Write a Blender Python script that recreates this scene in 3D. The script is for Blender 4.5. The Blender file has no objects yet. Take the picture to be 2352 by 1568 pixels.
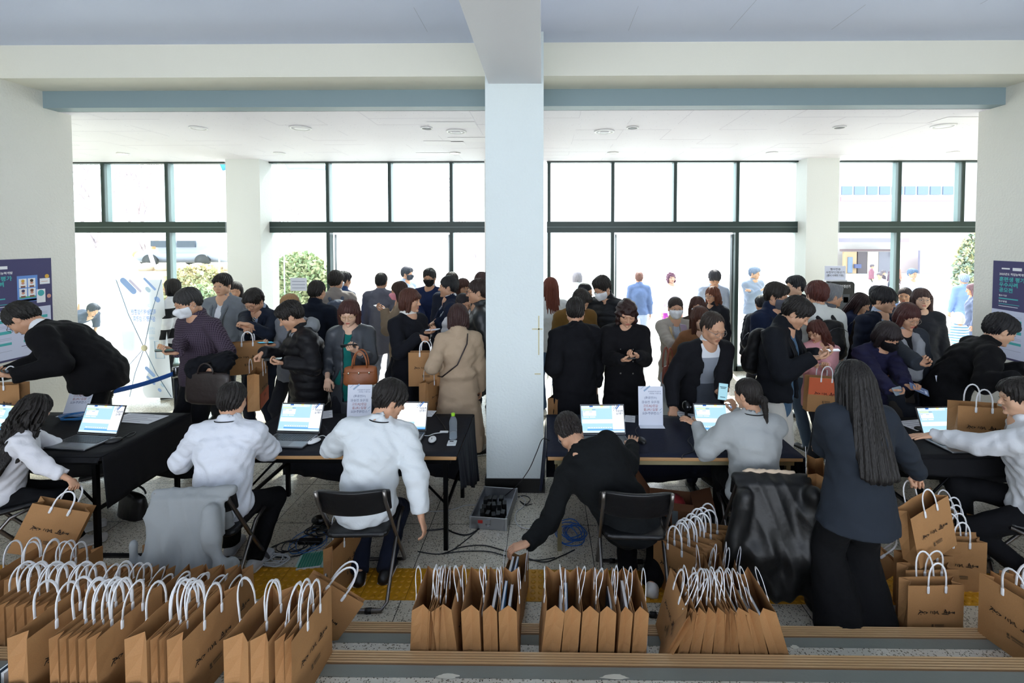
import bpy, math, random
import numpy as np
from mathutils import Vector, Matrix, Euler
S = bpy.context.scene
COL = S.collection
# ---------------------------------------------------------------- camera, sky, sun, exposure
CAM_H, FPX, PX, PY = 2.34, 1100.0, 1235.0, 586.0
cam_d = bpy.data.cameras.new('camera'); cam = bpy.data.objects.new('camera', cam_d); COL.objects.link(cam)
cam.location = (0, 0, CAM_H)
cam.rotation_euler = (math.radians(90-1.9), 0, math.radians(0.72))
cam_d.sensor_width = 36; cam_d.lens = FPX*36/2352
cam_d.shift_x = -(PX-1176)/2352; cam_d.shift_y = -(784-PY)/2352
cam_d.clip_start = 0.05; cam_d.clip_end = 400
S.camera = cam
CR = np.array(Euler(cam.rotation_euler).to_matrix())
W = bpy.data.worlds.new('world'); S.world = W; W.use_nodes = True
wn = W.node_tree; bg = wn.nodes['Background']
bg.inputs[0].default_value = (0.86, 0.92, 1.0, 1); bg.inputs[1].default_value = 4.0
sun_d = bpy.data.lights.new('sun', 'SUN'); sun = bpy.data.objects.new('sun', sun_d); COL.objects.link(sun)
sun_d.energy = 9.0; sun_d.angle = math.radians(2); sun_d.color = (1, .96, .9)
sun.rotation_euler = (math.radians(-47), math.radians(6), 0)
S.view_settings.view_transform = 'Standard'; S.view_settings.look = 'None'
S.view_settings.gamma = 1; S.view_settings.use_curve_mapping = False; S.view_settings.exposure = 0.32
try:
    S.cycles.use_denoising = True; S.cycles.adaptive_threshold = .02; S.cycles.max_bounces = 7; S.cycles.diffuse_bounces = 4; S.cycles.transparent_max_bounces = 10
except Exception: pass

def ray(px, py):
    d = CR @ np.array([(px-PX)/FPX, -(py-PY)/FPX, -1.0]); return d
def at(px, py, Y):
    d = ray(px, py); t = Y/d[1]; return np.array([d[0]*t, Y, CAM_H+d[2]*t])
def gz(px, py, z):
    d = ray(px, py); t = (z-CAM_H)/d[2]; return np.array([d[0]*t, d[1]*t, z])
def proj(p):
    q = CR.T @ (np.array(p)-np.array([0, 0, CAM_H])); return (PX+FPX*q[0]/-q[2], PY-FPX*q[1]/-q[2])

# ---------------------------------------------------------------- materials
MC = {}
def lin(c):
    if isinstance(c, str):
        c = c.lstrip('#'); c = [int(c[i:i+2], 16)/255 for i in (0, 2, 4)]
        c = [x/12.92 if x <= .04045 else ((x+.055)/1.055)**2.4 for x in c]
    return tuple(c[:3])+(1,)
def mat(col, kind='plain', rough=None, **kw):
    key = (str(col), kind, rough, str(sorted(kw.items())))
    if key in MC: return MC[key]
    m = bpy.data.materials.new(kind); m.use_nodes = True; MC[key] = m
    nt = m.node_tree; N = nt.nodes; L = nt.links
    b = N['Principled BSDF']; c = lin(col); b.inputs['Base Color'].default_value = c
    b.inputs['Roughness'].default_value = {'cloth': .9, 'skin': .55, 'hair': .52, 'metal': .25, 'plastic': .4, 'leather': .42, 'paper': .85, 'paint': .6, 'glass': .05}.get(kind, .6) if rough is None else rough
    def node(t, **k):
        n = N.new(t)
        for a, v in k.items():
            if a in n.inputs: n.inputs[a].default_value = v
            else: setattr(n, a, v)
        return n
    def bump(h, st=.3, dist=.01):
        bp = node('ShaderNodeBump'); bp.inputs['Strength'].default_value = st; bp.inputs['Distance'].default_value = dist
        L.new(h, bp.inputs['Height']); L.new(bp.outputs[0], b.inputs['Normal'])
    tc = node('ShaderNodeTexCoord')
    def mix(f, c1, c2):
        mx = N.new('ShaderNodeMix'); mx.data_type = 'RGBA'; L.new(f, mx.inputs[0]); mx.inputs[6].default_value = lin(c1) if not hasattr(c1, 'is_linked') else (0, 0, 0, 1); mx.inputs[7].default_value = lin(c2)
        if hasattr(c1, 'is_linked'): L.new(c1, mx.inputs[6])
        return mx.outputs[2]
    def math_(op, a, bb=None):
        n = N.new('ShaderNodeMath'); n.operation = op
        for i, v in enumerate((a, bb)):
            if v is None: continue
            if isinstance(v, (int, float)): n.inputs[i].default_value = v
            else: L.new(v, n.inputs[i])
        return n.outputs[0]
    if kind == 'cloth':
        b.inputs['Specular IOR Level'].default_value = .22; b.inputs['Sheen Weight'].default_value = .05 if max(c[:3]) > .06 else 0
        n = node('ShaderNodeTexNoise'); n.inputs['Scale'].default_value = 14; n.inputs['Detail'].default_value = 3; n.inputs['Distortion'].default_value = 1.2
        L.new(tc.outputs['Object'], n.inputs['Vector'])
        n2 = node('ShaderNodeTexNoise'); n2.inputs['Scale'].default_value = 260
        L.new(tc.outputs['Object'], n2.inputs['Vector'])
        bump(math_('ADD', n.outputs[0], math_('MULTIPLY', n2.outputs[0], .06)), kw.get('bs', .45), .012)
        pat = kw.get('pat')
        if pat:
            sp = node('ShaderNodeSeparateXYZ'); L.new(tc.outputs['Object'], sp.inputs[0])
            sc_ = kw.get('ps', .02); c2 = kw['c2']
            def line(o, thr): return math_('GREATER_THAN', math_('SINE', math_('MULTIPLY', o, 2*math.pi/sc_)), thr)
            if pat == 'check': f = math_('MAXIMUM', line(sp.outputs[0], .75), line(sp.outputs[2], .75))
            elif pat == 'hstripe': f = line(sp.outputs[2], .1)
            elif pat == 'vstripe': f = line(sp.outputs[0], .3)
            elif pat == 'dstripe': f = line(math_('ADD', sp.outputs[0], sp.outputs[2]), .2)
            elif pat == 'blocks':
                z1, z2, c3 = kw['zz']; o_ = mix(math_('LESS_THAN', sp.outputs[2], z1), col, c2); f = math_('LESS_THAN', sp.outputs[2], z2); col, c2 = o_, c3
            L.new(mix(f, col, c2), b.inputs['Base Color'])
    elif kind == 'skin':
        b.inputs['Subsurface Weight'].default_value = .08; b.inputs['Subsurface Radius'].default_value = (.012, .005, .003)
    elif kind == 'hair':
        n = node('ShaderNodeTexNoise'); n.inputs['Scale'].default_value = 55; n.inputs['Detail'].default_value = 2
        mp = node('ShaderNodeMapping'); mp.inputs['Scale'].default_value = (3, 3, .25); L.new(tc.outputs['Object'], mp.inputs[0]); L.new(mp.outputs[0], n.inputs['Vector'])
        bump(n.outputs[0], .6, .01); b.inputs['Specular IOR Level'].default_value = .35
        L.new(mix(n.outputs[0], col, tuple(min(1, x*1.7+.004) for x in c[:3])), b.inputs['Base Color'])
    elif kind == 'metal': b.inputs['Metallic'].default_value = .9
    elif kind == 'leather':
        n = node('ShaderNodeTexNoise'); n.inputs['Scale'].default_value = 10; n.inputs['Detail'].default_value = 4; L.new(tc.outputs['Object'], n.inputs['Vector'])
        bump(n.outputs[0], .5, .015)
    elif kind == 'kraft':
        n = node('ShaderNodeTexNoise'); n.inputs['Scale'].default_value = 320; n.inputs['Detail'].default_value = 5
        mp = node('ShaderNodeMapping'); mp.inputs['Scale'].default_value = (1, 1, .7); L.new(tc.outputs['Object'], mp.inputs[0]); L.new(mp.outputs[0], n.inputs['Vector'])
        r = N.new('ShaderNodeValToRGB'); L.new(n.outputs[0], r.inputs[0]); r.color_ramp.elements[0].position = .3; r.color_ramp.elements[1].position = .7
        r.color_ramp.elements[0].color = tuple(x*.92 for x in c[:3])+(1,); r.color_ramp.elements[1].color = tuple(min(1, x*1.05) for x in c[:3])+(1,)
        L.new(r.outputs[0], b.inputs['Base Color']); b.inputs['Roughness'].default_value = .75
        n3 = node('ShaderNodeTexNoise'); n3.inputs['Scale'].default_value = 9; n3.inputs['Detail'].default_value = 1; L.new(tc.outputs['Object'], n3.inputs['Vector']); bump(n3.outputs[0], .35, .02)
    elif kind == 'wall':
        n = node('ShaderNodeTexNoise'); n.inputs['Scale'].default_value = 45; n.inputs['Detail'].default_value = 5; L.new(tc.outputs['Object'], n.inputs['Vector'])
        bump(n.outputs[0], kw.get('bs', .5), .012)
        n2 = node('ShaderNodeTexNoise'); n2.inputs['Scale'].default_value = .9; n2.inputs['Detail'].default_value = 3; L.new(tc.outputs['Object'], n2.inputs['Vector'])
        L.new(mix(n2.outputs[0], tuple(x*.94 for x in c[:3]), tuple(min(1, x*1.04) for x in c[:3])), b.inputs['Base Color'])
    elif kind == 'emit':
        b.inputs['Emission Color'].default_value = c; b.inputs['Emission Strength'].default_value = kw.get('st', 1.0); b.inputs['Base Color'].default_value = (0.02, 0.02, 0.02, 1)
    elif kind == 'glass':
        N.remove(b); tr = N.new('ShaderNodeBsdfTransparent'); gl = N.new('ShaderNodeBsdfGlossy'); gl.inputs['Roughness'].default_value = .02
        tr.inputs[0].default_value = c; ms = N.new('ShaderNodeMixShader'); fr = N.new('ShaderNodeFresnel'); fr.inputs[0].default_value = 1.3
        L.new(fr.outputs[0], ms.inputs[0]); L.new(tr.outputs[0], ms.inputs[1]); L.new(gl.outputs[0], ms.inputs[2]); L.new(ms.outputs[0], N['Material Output'].inputs[0])
    elif kind == 'clear':
        b.inputs['Transmission Weight'].default_value = .85; b.inputs['Roughness'].default_value = .1; b.inputs['IOR'].default_value = 1.15
    return m

# ---------------------------------------------------------------- object helpers
def link(o, parent=None):
    COL.objects.link(o)
    if parent is not None: o.parent = parent
    return o
def tag(o, label=None, cat=None, group=None, kind=None):
    if label: o['label'] = label
    if cat: o['category'] = cat
    if group: o['group'] = group
    if kind: o['kind'] = kind
    return o
def thing(name, label, cat, loc=(0, 0, 0), rz=0.0, group=None, rot=None):
    o = bpy.data.objects.new(name, None); link(o); o.location = tuple(float(x) for x in loc); o.rotation_euler = rot if rot is not None else (0, 0, rz)
    o.empty_display_size = .1
    return tag(o, label, cat, group)
def mesh_np(name, V, Q, mats, mi=None, parent=None, smooth=True):
    """V (n,3), Q (m,4) quads; a quad whose last index repeats the third is a triangle"""
    V = np.asarray(V, dtype=np.float32); Q = np.asarray(Q, dtype=np.int32)
    tri = Q[:, 3] == Q[:, 2]
    me = bpy.data.meshes.new(name)
    me.vertices.add(len(V)); me.vertices.foreach_set('co', V.ravel())
    cnt = np.where(tri, 3, 4).astype(np.int32); st = np.concatenate([[0], np.cumsum(cnt)[:-1]]).astype(np.int32)
    keep = np.ones(Q.shape, bool); keep[tri, 3] = False
    li = Q[keep].astype(np.int32)
    me.loops.add(len(li)); me.loops.foreach_set('vertex_index', li)
    me.polygons.add(len(Q)); me.polygons.foreach_set('loop_start', st)
    try: me.polygons.foreach_set('loop_total', cnt)
    except Exception: pass
    me.polygons.foreach_set('use_smooth', np.full(len(Q), smooth, dtype=bool))
    if mi is not None: me.polygons.foreach_set('material_index', np.asarray(mi, dtype=np.int32))
    for m in (mats if isinstance(mats, (list, tuple)) else [mats]): me.materials.append(m)
    me.update(calc_edges=True); me.validate()
    return link(bpy.data.objects.new(name, me), parent)

class MB:
    """collects simple shapes into one mesh"""
    def __init__(s): s.v = []; s.f = []; s.m = []; s.sm = []
    def add(s, v, f, m=0, sm=False):
        o = len(s.v); s.v += [tuple(float(c) for c in p) for p in v]
        for q in f: s.f.append(tuple(i+o for i in q)); s.m.append(m); s.sm.append(sm)
        return s
    def box(s, lo, hi, m=0, M=None, bev=0):
        x0, y0, z0 = lo; x1, y1, z1 = hi
        if bev:
            return s.rbox(lo, hi, bev, m, M)
        v = [(x0, y0, z0), (x1, y0, z0), (x1, y1, z0), (x0, y1, z0), (x0, y0, z1), (x1, y0, z1), (x1, y1, z1), (x0, y1, z1)]
        if M is not None: v = [M @ Vector(p) for p in v]
        return s.add(v, [(0, 3, 2, 1), (4, 5, 6, 7), (0, 1, 5, 4), (1, 2, 6, 5), (2, 3, 7, 6), (3, 0, 4, 7)], m)
    def rbox(s, lo, hi, r, m=0, M=None, n=3):
        # box with rounded vertical edges (in xy) and small chamfer in z
        x0, y0, z0 = lo; x1, y1, z1 = hi; ring = []
        for cx, cy, a0 in ((x1-r, y1-r, 0), (x0+r, y1-r, 90), (x0+r, y0+r, 180), (x1-r, y0+r, 270)):
            for i in range(n+1):
                a = math.radians(a0+90*i/n); ring.append((cx, cy, math.cos(a), math.sin(a)))
        c = min(r*.5, (z1-z0)*.3); v = []; K = len(ring)
        for z, rr in ((z0, r-c), (z0+c, r), (z1-c, r), (z1, r-c)):
            v += [(cx+ca*rr, cy+sa*rr, z) for cx, cy, ca, sa in ring]
        f = [tuple(range(K-1, -1, -1)), tuple(range(3*K, 4*K))]
        for j in range(3): f += [(j*K+i, j*K+(i+1) % K, (j+1)*K+(i+1) % K, (j+1)*K+i) for i in range(K)]
        if M is not None: v = [M @ Vector(p) for p in v]
        return s.add(v, f, m)
    def tube(s, pts, r, m=0, n=8, sm=True, closed=False, flat=None, M=None):
        """pts list, r radius or list; flat=(axis, ratio): squash towards axis"""
        P = [Vector(p) for p in pts]
        if M is not None: P = [M @ p for p in P]
        K = len(P); R = r if isinstance(r, (list, tuple)) else [r]*K; v = []; up = Vector((0, 0, 1)); pn = None
        for i, p in enumerate(P):
            a = P[(i-1) % K] if (i > 0 or closed) else p; b_ = P[(i+1) % K] if (i < K-1 or closed) else p
            t = (b_-a); t = t.normalized() if t.length > 1e-9 else Vector((0, 0, 1))
            if pn is None:
                pn = t.cross(up)
                if pn.length < .05: pn = t.cross(Vector((1, 0, 0)))
            pn = (pn-t*pn.dot(t)); pn = pn.normalized() if pn.length > 1e-6 else t.orthogonal().normalized()
            bn = t.cross(pn)
            for j in range(n):
                th = 2*math.pi*j/n; q = pn*math.cos(th)*R[i]+bn*math.sin(th)*R[i]
                if flat is not None:
                    ax = Vector(flat[0]).normalized(); q = q-ax*q.dot(ax)*(1-flat[1])
                v.append(p+q)
        f = []
        for i in range(K if closed else K-1):
            i2 = (i+1) % K
            f += [(i*n+j, i*n+(j+1) % n, i2*n+(j+1) % n, i2*n+j) for j in range(n)]
        if not closed: f += [tuple(range(n-1, -1, -1)), tuple((K-1)*n+j for j in range(n))]
        return s.add(v, f, m, sm)
    def lathe(s, prof, c=(0, 0, 0), m=0, n=20, sm=True, M=None):
        v = []; K = len(prof)
        for r, z in prof:
            for j in range(n):
                a = 2*math.pi*j/n; v.append((c[0]+r*math.cos(a), c[1]+r*math.sin(a), c[2]+z))
        if M is not None: v = [M @ Vector(p) for p in v]
        f = []
        for i in range(K-1): f += [(i*n+j, i*n+(j+1) % n, (i+1)*n+(j+1) % n, (i+1)*n+j) for j in range(n)]
        f += [tuple(range(n-1, -1, -1)), tuple((K-1)*n+j for j in range(n))]
        return s.add(v, f, m, sm)
    def ell(s, c, r, m=0, n=14, k=9, M=None, R=None):
        v = []; f = []
        for i in range(k+1):
            ph = math.pi*i/k
            for j in range(n):
                a = 2*math.pi*j/n; p = Vector((r[0]*math.sin(ph)*math.cos(a), r[1]*math.sin(ph)*math.sin(a), -r[2]*math.cos(ph)))
                if R is not None: p = R @ p
                p = p+Vector(c); v.append(M @ p if M is not None else p)
        for i in range(k): f += [(i*n+j, i*n+(j+1) % n, (i+1)*n+(j+1) % n, (i+1)*n+j) for j in range(n)]
        return s.add(v, f, m, True)
    def grid(s, fn, nu, nv, m=0, sm=True, thick=0):
        v = [fn(i/nu, j/nv) for j in range(nv+1) for i in range(nu+1)]
        f = [(j*(nu+1)+i, j*(nu+1)+i+1, (j+1)*(nu+1)+i+1, (j+1)*(nu+1)+i) for j in range(nv) for i in range(nu)]
        return s.add(v, f, m, sm)
    def build(s, name, mats, parent=None, sub=None, solid=0, bevel=0):
        me = bpy.data.meshes.new(name); me.from_pydata(s.v, [], s.f)
        for m in (mats if isinstance(mats, (list, tuple)) else [mats]): me.materials.append(m)
        me.polygons.foreach_set('material_index', s.m); me.polygons.foreach_set('use_smooth', s.sm); me.update()
        o = link(bpy.data.objects.new(name, me), parent)
        if solid:
            md = o.modifiers.new('solid', 'SOLIDIFY'); md.thickness = solid; md.offset = 0
        if bevel:
            md = o.modifiers.new('bevel', 'BEVEL'); md.width = bevel; md.segments = 2; md.limit_method = 'ANGLE'
        if sub:
            md = o.modifiers.new('sub', 'SUBSURF'); md.levels = md.render_levels = sub
        return o
def copy_tree(o, parent=None):
    c = o.copy(); COL.objects.link(c)
    if parent is not None: c.parent = parent
    for ch in [x for x in o.children]: copy_tree(ch, c)
    return c
TXC = {}
def text_geo(body, size=1.0, align='CENTER', offset=0.0, spacing=1.0):
    key = (body, align, offset, spacing)
    if key not in TXC:
        cu = bpy.data.curves.new('txt', 'FONT'); cu.body = body; cu.size = 1; cu.align_x = align; cu.align_y = 'CENTER'; cu.offset = offset; cu.resolution_u = 2; cu.space_line = spacing
        o = bpy.data.objects.new('txt', cu); COL.objects.link(o)
        dg = bpy.context.evaluated_depsgraph_get(); me = bpy.data.meshes.new_from_object(o.evaluated_get(dg))
        v = [tuple(x.co) for x in me.vertices]; f = [tuple(p.vertices) for p in me.polygons]
        bpy.data.objects.remove(o); bpy.data.curves.remove(cu); bpy.data.meshes.remove(me)
        TXC[key] = (v, f)
    v, f = TXC[key]
    return [(x*size, y*size, 0) for x, y, z in v], f
def add_text(mb, body, size, M, m=0, align='CENTER', mirror=False, offset=0.0, spacing=1.0, width=None):
    v, f = text_geo(body, size, align, offset, spacing)
    if not v: return
    if width is not None:
        w = max(p[0] for p in v)-min(p[0] for p in v); v = [(x*width/w, y, z) for x, y, z in v]
    if mirror: v = [(-x, y, z) for x, y, z in v]; f = [tuple(reversed(q)) for q in f]
    mb.add([M @ Vector(p) for p in v], f, m)
def frame(o, x, y):
    """matrix taking local x,y (unit axes) to the plane at o"""
    x = Vector(x).normalized(); y = Vector(y).normalized(); z = x.cross(y).normalized(); o = Vector(o)
    return Matrix(((x.x, y.x, z.x, o.x), (x.y, y.y, z.y, o.y), (x.z, y.z, z.z, o.z), (0, 0, 0, 1)))
def flatrect(mb, M, x0, y0, x1, y1, m, z=0.0):
    mb.add([M @ Vector((x0, y0, z)), M @ Vector((x1, y0, z)), M @ Vector((x1, y1, z)), M @ Vector((x0, y1, z))], [(0, 1, 2, 3)], m)
# ---------------------------------------------------------------- implicit surfaces -> meshes
def nrm(v):
    v = np.asarray(v, float); n = np.linalg.norm(v); return v/n if n > 1e-9 else v
def C(a, b, ra, rb=None, op='u', k=.02, m=0): return dict(t='c', a=np.array(a, float), b=np.array(b, float), ra=ra, rb=ra if rb is None else rb, op=op, k=k, m=m)
def E(c, r, R=None, op='u', k=.02, m=0): return dict(t='e', c=np.array(c, float), r=np.array(r, float), R=np.eye(3) if R is None else np.asarray(R), op=op, k=k, m=m)
def FL(a, b, X, N, wa, wb, op='u', k=.03, m=0): return dict(t='f', a=np.array(a, float), b=np.array(b, float), X=nrm(X), N=nrm(N), wa=wa, wb=wb, op=op, k=k, m=m)
def HS(p, n, op='i', k=.004, box=None): return dict(t='h', p=np.array(p, float), n=nrm(n), op=op, k=k, m=None, box=box)
def FN(fn, lo, hi, op='u', k=.01, m=0): return dict(t='fn', fn=fn, lo=np.array(lo, float), hi=np.array(hi, float), op=op, k=k, m=m)
def bounds(p):
    t = p['t']
    if t == 'c':
        r = max(p['ra'], p['rb']); return np.minimum(p['a'], p['b'])-r, np.maximum(p['a'], p['b'])+r
    if t == 'e':
        e = np.sqrt(((p['R']*p['r'][None, :])**2).sum(1)); return p['c']-e, p['c']+e
    if t == 'f':
        r = max(max(p['wa']), max(p['wb'])); return np.minimum(p['a'], p['b'])-r, np.maximum(p['a'], p['b'])+r
    if t == 'fn': return p['lo'], p['hi']
    if t == 'h': return p['box'] if p['box'] is not None else (np.full(3, -1e9), np.full(3, 1e9))
def dist(p, X, Y, Z):
    t = p['t']
    if t == 'c':
        a, b = p['a'], p['b']; d = b-a; L = max(d@d, 1e-12)
        x, y, z = X-a[0], Y-a[1], Z-a[2]; h = np.clip((x*d[0]+y*d[1]+z*d[2])/L, 0, 1)
        return np.sqrt((x-h*d[0])**2+(y-h*d[1])**2+(z-h*d[2])**2)-(p['ra']+(p['rb']-p['ra'])*h)
    if t == 'e':
        x, y, z = X-p['c'][0], Y-p['c'][1], Z-p['c'][2]; R = p['R']; r = p['r']
        q = [x*R[0, i]+y*R[1, i]+z*R[2, i] for i in range(3)]
        k0 = np.sqrt(sum((q[i]/r[i])**2 for i in range(3))); k1 = np.sqrt(sum((q[i]/r[i]**2)**2 for i in range(3)))+1e-9
        return k0*(k0-1)/k1
    if t == 'f':
        a, b = p['a'], p['b']; d = b-a; L = max(d@d, 1e-12)
        x, y, z = X-a[0], Y-a[1], Z-a[2]; h = np.clip((x*d[0]+y*d[1]+z*d[2])/L, 0, 1)
        x, y, z = x-h*d[0], y-h*d[1], z-h*d[2]
        w = p['wa'][0]+(p['wb'][0]-p['wa'][0])*h; dd = p['wa'][1]+(p['wb'][1]-p['wa'][1])*h
        u = x*p['X'][0]+y*p['X'][1]+z*p['X'][2]; v = x*p['N'][0]+y*p['N'][1]+z*p['N'][2]
        rx, ry, rz = x-u*p['X'][0]-v*p['N'][0], y-u*p['X'][1]-v*p['N'][1], z-u*p['X'][2]-v*p['N'][2]
        mn = np.minimum(w, dd)
        s = (u/w)**2+(v/dd)**2+(rx*rx+ry*ry+rz*rz)/(mn*mn)
        g = np.sqrt((u/w**2)**2+(v/dd**2)**2+(rx*rx+ry*ry+rz*rz)/mn**4)+1e-6
        s = np.sqrt(s); return s*(s-1)/g
    if t == 'h': return (X-p['p'][0])*p['n'][0]+(Y-p['p'][1])*p['n'][1]+(Z-p['p'][2])*p['n'][2]
    if t == 'fn': return p['fn'](X, Y, Z)
def mesh_sdf(prims, vox, warp=None):
    us = [bounds(p) for p in prims if p['op'] == 'u']
    lo = np.min([b[0] for b in us], 0)-3*vox; hi = np.max([b[1] for b in us], 0)+3*vox
    n = np.ceil((hi-lo)/vox).astype(int)+1
    ax = [(lo[i]+vox*np.arange(n[i])).astype(np.float32) for i in range(3)]
    F = np.full(n, .5, np.float32); M = np.zeros(n, np.int8)
    for p in prims:
        b0, b1 = bounds(p); pad = p['k']+2.5*vox
        i0 = np.clip(np.floor((b0-pad-lo)/vox).astype(np.int64), 0, n-1); i1 = np.clip(np.ceil((b1+pad-lo)/vox).astype(np.int64)+1, 0, n)
        if (i1 <= i0).any(): continue
        sl = tuple(slice(i0[i], i1[i]) for i in range(3))
        X, Y, Z = ax[0][sl[0]][:, None, None], ax[1][sl[1]][None, :, None], ax[2][sl[2]][None, None, :]
        d = dist(p, X, Y, Z).astype(np.float32)+np.zeros((1, 1, 1), np.float32); f = F[sl]; k = max(p['k'], 1e-5)
        if p['op'] == 'u':
            h = np.maximum(k-np.abs(f-d), 0); new = np.minimum(f, d)-h*h/(4*k)
            if p['m'] is not None:
                mm = M[sl]; mm[np.broadcast_to(d < f, mm.shape)] = p['m']; M[sl] = mm
        elif p['op'] == 's':
            d = -d; h = np.maximum(k-np.abs(f-d), 0); new = np.maximum(f, d)+h*h/(4*k)
        else:
            h = np.maximum(k-np.abs(f-d), 0); new = np.maximum(f, d)+h*h/(4*k)
        F[sl] = new
    if warp is not None:
        F = F+warp(ax[0][:, None, None], ax[1][None, :, None], ax[2][None, None, :]).astype(np.float32)
    F[0] = F[-1] = .5; F[:, 0] = F[:, -1] = .5; F[:, :, 0] = F[:, :, -1] = .5
    I = F < 0
    c = np.zeros([s-1 for s in I.shape], np.int8); O = [(i, j, k) for i in (0, 1) for j in (0, 1) for k in (0, 1)]
    for i, j, k in O: c += I[i:I.shape[0]-1+i, j:I.shape[1]-1+j, k:I.shape[2]-1+k]
    act = (c > 0) & (c < 8); ci = np.argwhere(act); idx = np.full(act.shape, -1, np.int32); idx[act] = np.arange(len(ci))
    acc = np.zeros((len(ci), 3), np.float32); cnt = np.zeros(len(ci), np.float32)
    for a in O:
        for d in range(3):
            if a[d]: continue
            b = list(a); b[d] = 1
            fa = F[ci[:, 0]+a[0], ci[:, 1]+a[1], ci[:, 2]+a[2]]; fb = F[ci[:, 0]+b[0], ci[:, 1]+b[1], ci[:, 2]+b[2]]
            m = (fa < 0) != (fb < 0); t = np.where(m, fa/(fa-fb+1e-12), 0)
            pos = np.repeat(np.array([a], np.float32), len(ci), 0); pos[:, d] = t
            acc[m] += pos[m]; cnt[m] += 1
    V = lo+vox*(ci+acc/cnt[:, None]); Q = []; MI = []
    for d in range(3):
        e1, e2 = (d+1) % 3, (d+2) % 3
        s0 = [slice(1, -1)]*3; s1 = [slice(1, -1)]*3; s0[d] = slice(0, -1); s1[d] = slice(1, None)
        A, B = I[tuple(s0)], I[tuple(s1)]; w = np.argwhere(A != B)
        if not len(w): continue
        fl = A[w[:, 0], w[:, 1], w[:, 2]]; off = np.ones(3, int); off[d] = 0; w = w+off
        def cell(o1, o2):
            q = w.copy(); q[:, e1] += o1; q[:, e2] += o2; return idx[q[:, 0], q[:, 1], q[:, 2]]
        q = np.stack([cell(-1, -1), cell(0, -1), cell(0, 0), cell(-1, 0)], 1); q[~fl] = q[~fl][:, ::-1]
        ins = w.copy(); ins[~fl, d] += 1; MI.append(M[ins[:, 0], ins[:, 1], ins[:, 2]]); Q.append(q)
    return V, np.concatenate(Q), np.concatenate(MI)
def folds(amp, f=1.0, seed=0, base=(0, 0, 0)):
    bx, by, bz = base
    def w(X, Y, Z):
        x, y, z = (X-bx)*f, (Y-by)*f, (Z-bz)*f
        a = np.sin(19*x+9*np.sin(7*z+seed)+6*np.sin(9*y)+seed)*np.sin(13*z+5*np.sin(8*x+2*seed)+7*y)
        b = np.sin(31*z+17*x+6*np.sin(11*y+seed)+seed*1.7)*.6
        c = np.abs(np.sin(11*x+19*z+4*np.sin(5*y+seed)+3*np.sin(6*z+seed)))**.6+np.abs(np.sin(23*z-13*x+5*np.sin(7*y+2*seed)))**.6-1.3
        return amp*(a*.8+b*.5-c*.75)
    return w
# ---------------------------------------------------------------- canonical head (faces -Y), hands, hair
def mell(c, r, n=12, k=8):
    m = MB(); m.ell(c, r, 0, n, k); V = np.array(m.v); Q = np.array(m.f); return V, Q
def mtube(pts, r, n=5):
    m = MB(); m.tube(pts, r, 0, n); V = np.array(m.v); Q = [q if len(q) == 4 else (q[0], q[1], q[2], q[2]) for q in m.f if len(q) == 4]; return V, np.array(Q)
def join(parts):
    Vs, Qs, Ms = [], [], []; o = 0
    for V, Q, M in parts:
        Vs.append(V); Qs.append(Q+o); Ms.append(np.full(len(Q), M) if np.isscalar(M) else M); o += len(V)
    return np.concatenate(Vs), np.concatenate(Qs), np.concatenate(Ms)
def face_prims(sex):
    f = 1 if sex == 'f' else 0; jw = .052-.005*f; P = []
    P += [E((0, .012, .04), (.077, .094, .083), k=.01), E((0, -.022, -.022), (.064-.002*f, .068, .085), k=.03),
          E((0, -.045, -.075), (jw*.62, .032, .03), k=.035), C((-jw, .0, -.055), (jw, .0, -.055), .022, k=.04)]
    for s in (-1, 1):
        P += [E((s*.04, -.058, -.022), (.026, .024, .028), k=.025), C((s*.014, -.088, .026), (s*.045, -.072, .024), .0075, k=.02)]
    for s in (-1, 1): P.append(E((s*.031, -.096, .006), (.019, .014, .011), op='s', k=.014))
    for s in (-1, 1): P.append(E((s*.031, -.077, .005), (.016, .013, .011), k=.006))
    P += [C((0, -.086, .012), (0, -.108, -.024), .006, .0105, k=.012), C((-.013, -.094, -.028), (.013, -.094, -.028), .0075, k=.008),
          C((-.014, -.086, -.0545), (.014, -.086, -.0545), .0065, k=.007), C((-.012, -.085, -.065), (.012, -.085, -.065), .0075, k=.007),
          C((-.02, -.094, -.0598), (.02, -.094, -.0598), .002, op='s', k=.004), E((0, -.083, -.092), (.015, .013, .012), k=.015)]
    for s in (-1, 1):
        P += [E((s*.078, .008, -.004), (.008, .02, .031), R=np.array(Euler((0, 0, s*.35)).to_matrix()), k=.008), E((s*.088, .004, -.004), (.006, .011, .017), op='s', k=.004)]
    P.append(C((0, .022, -.05), (0, .03, -.112), .050-.008*f, .047-.007*f, k=.03))
    return P
HEADC = {}
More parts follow.
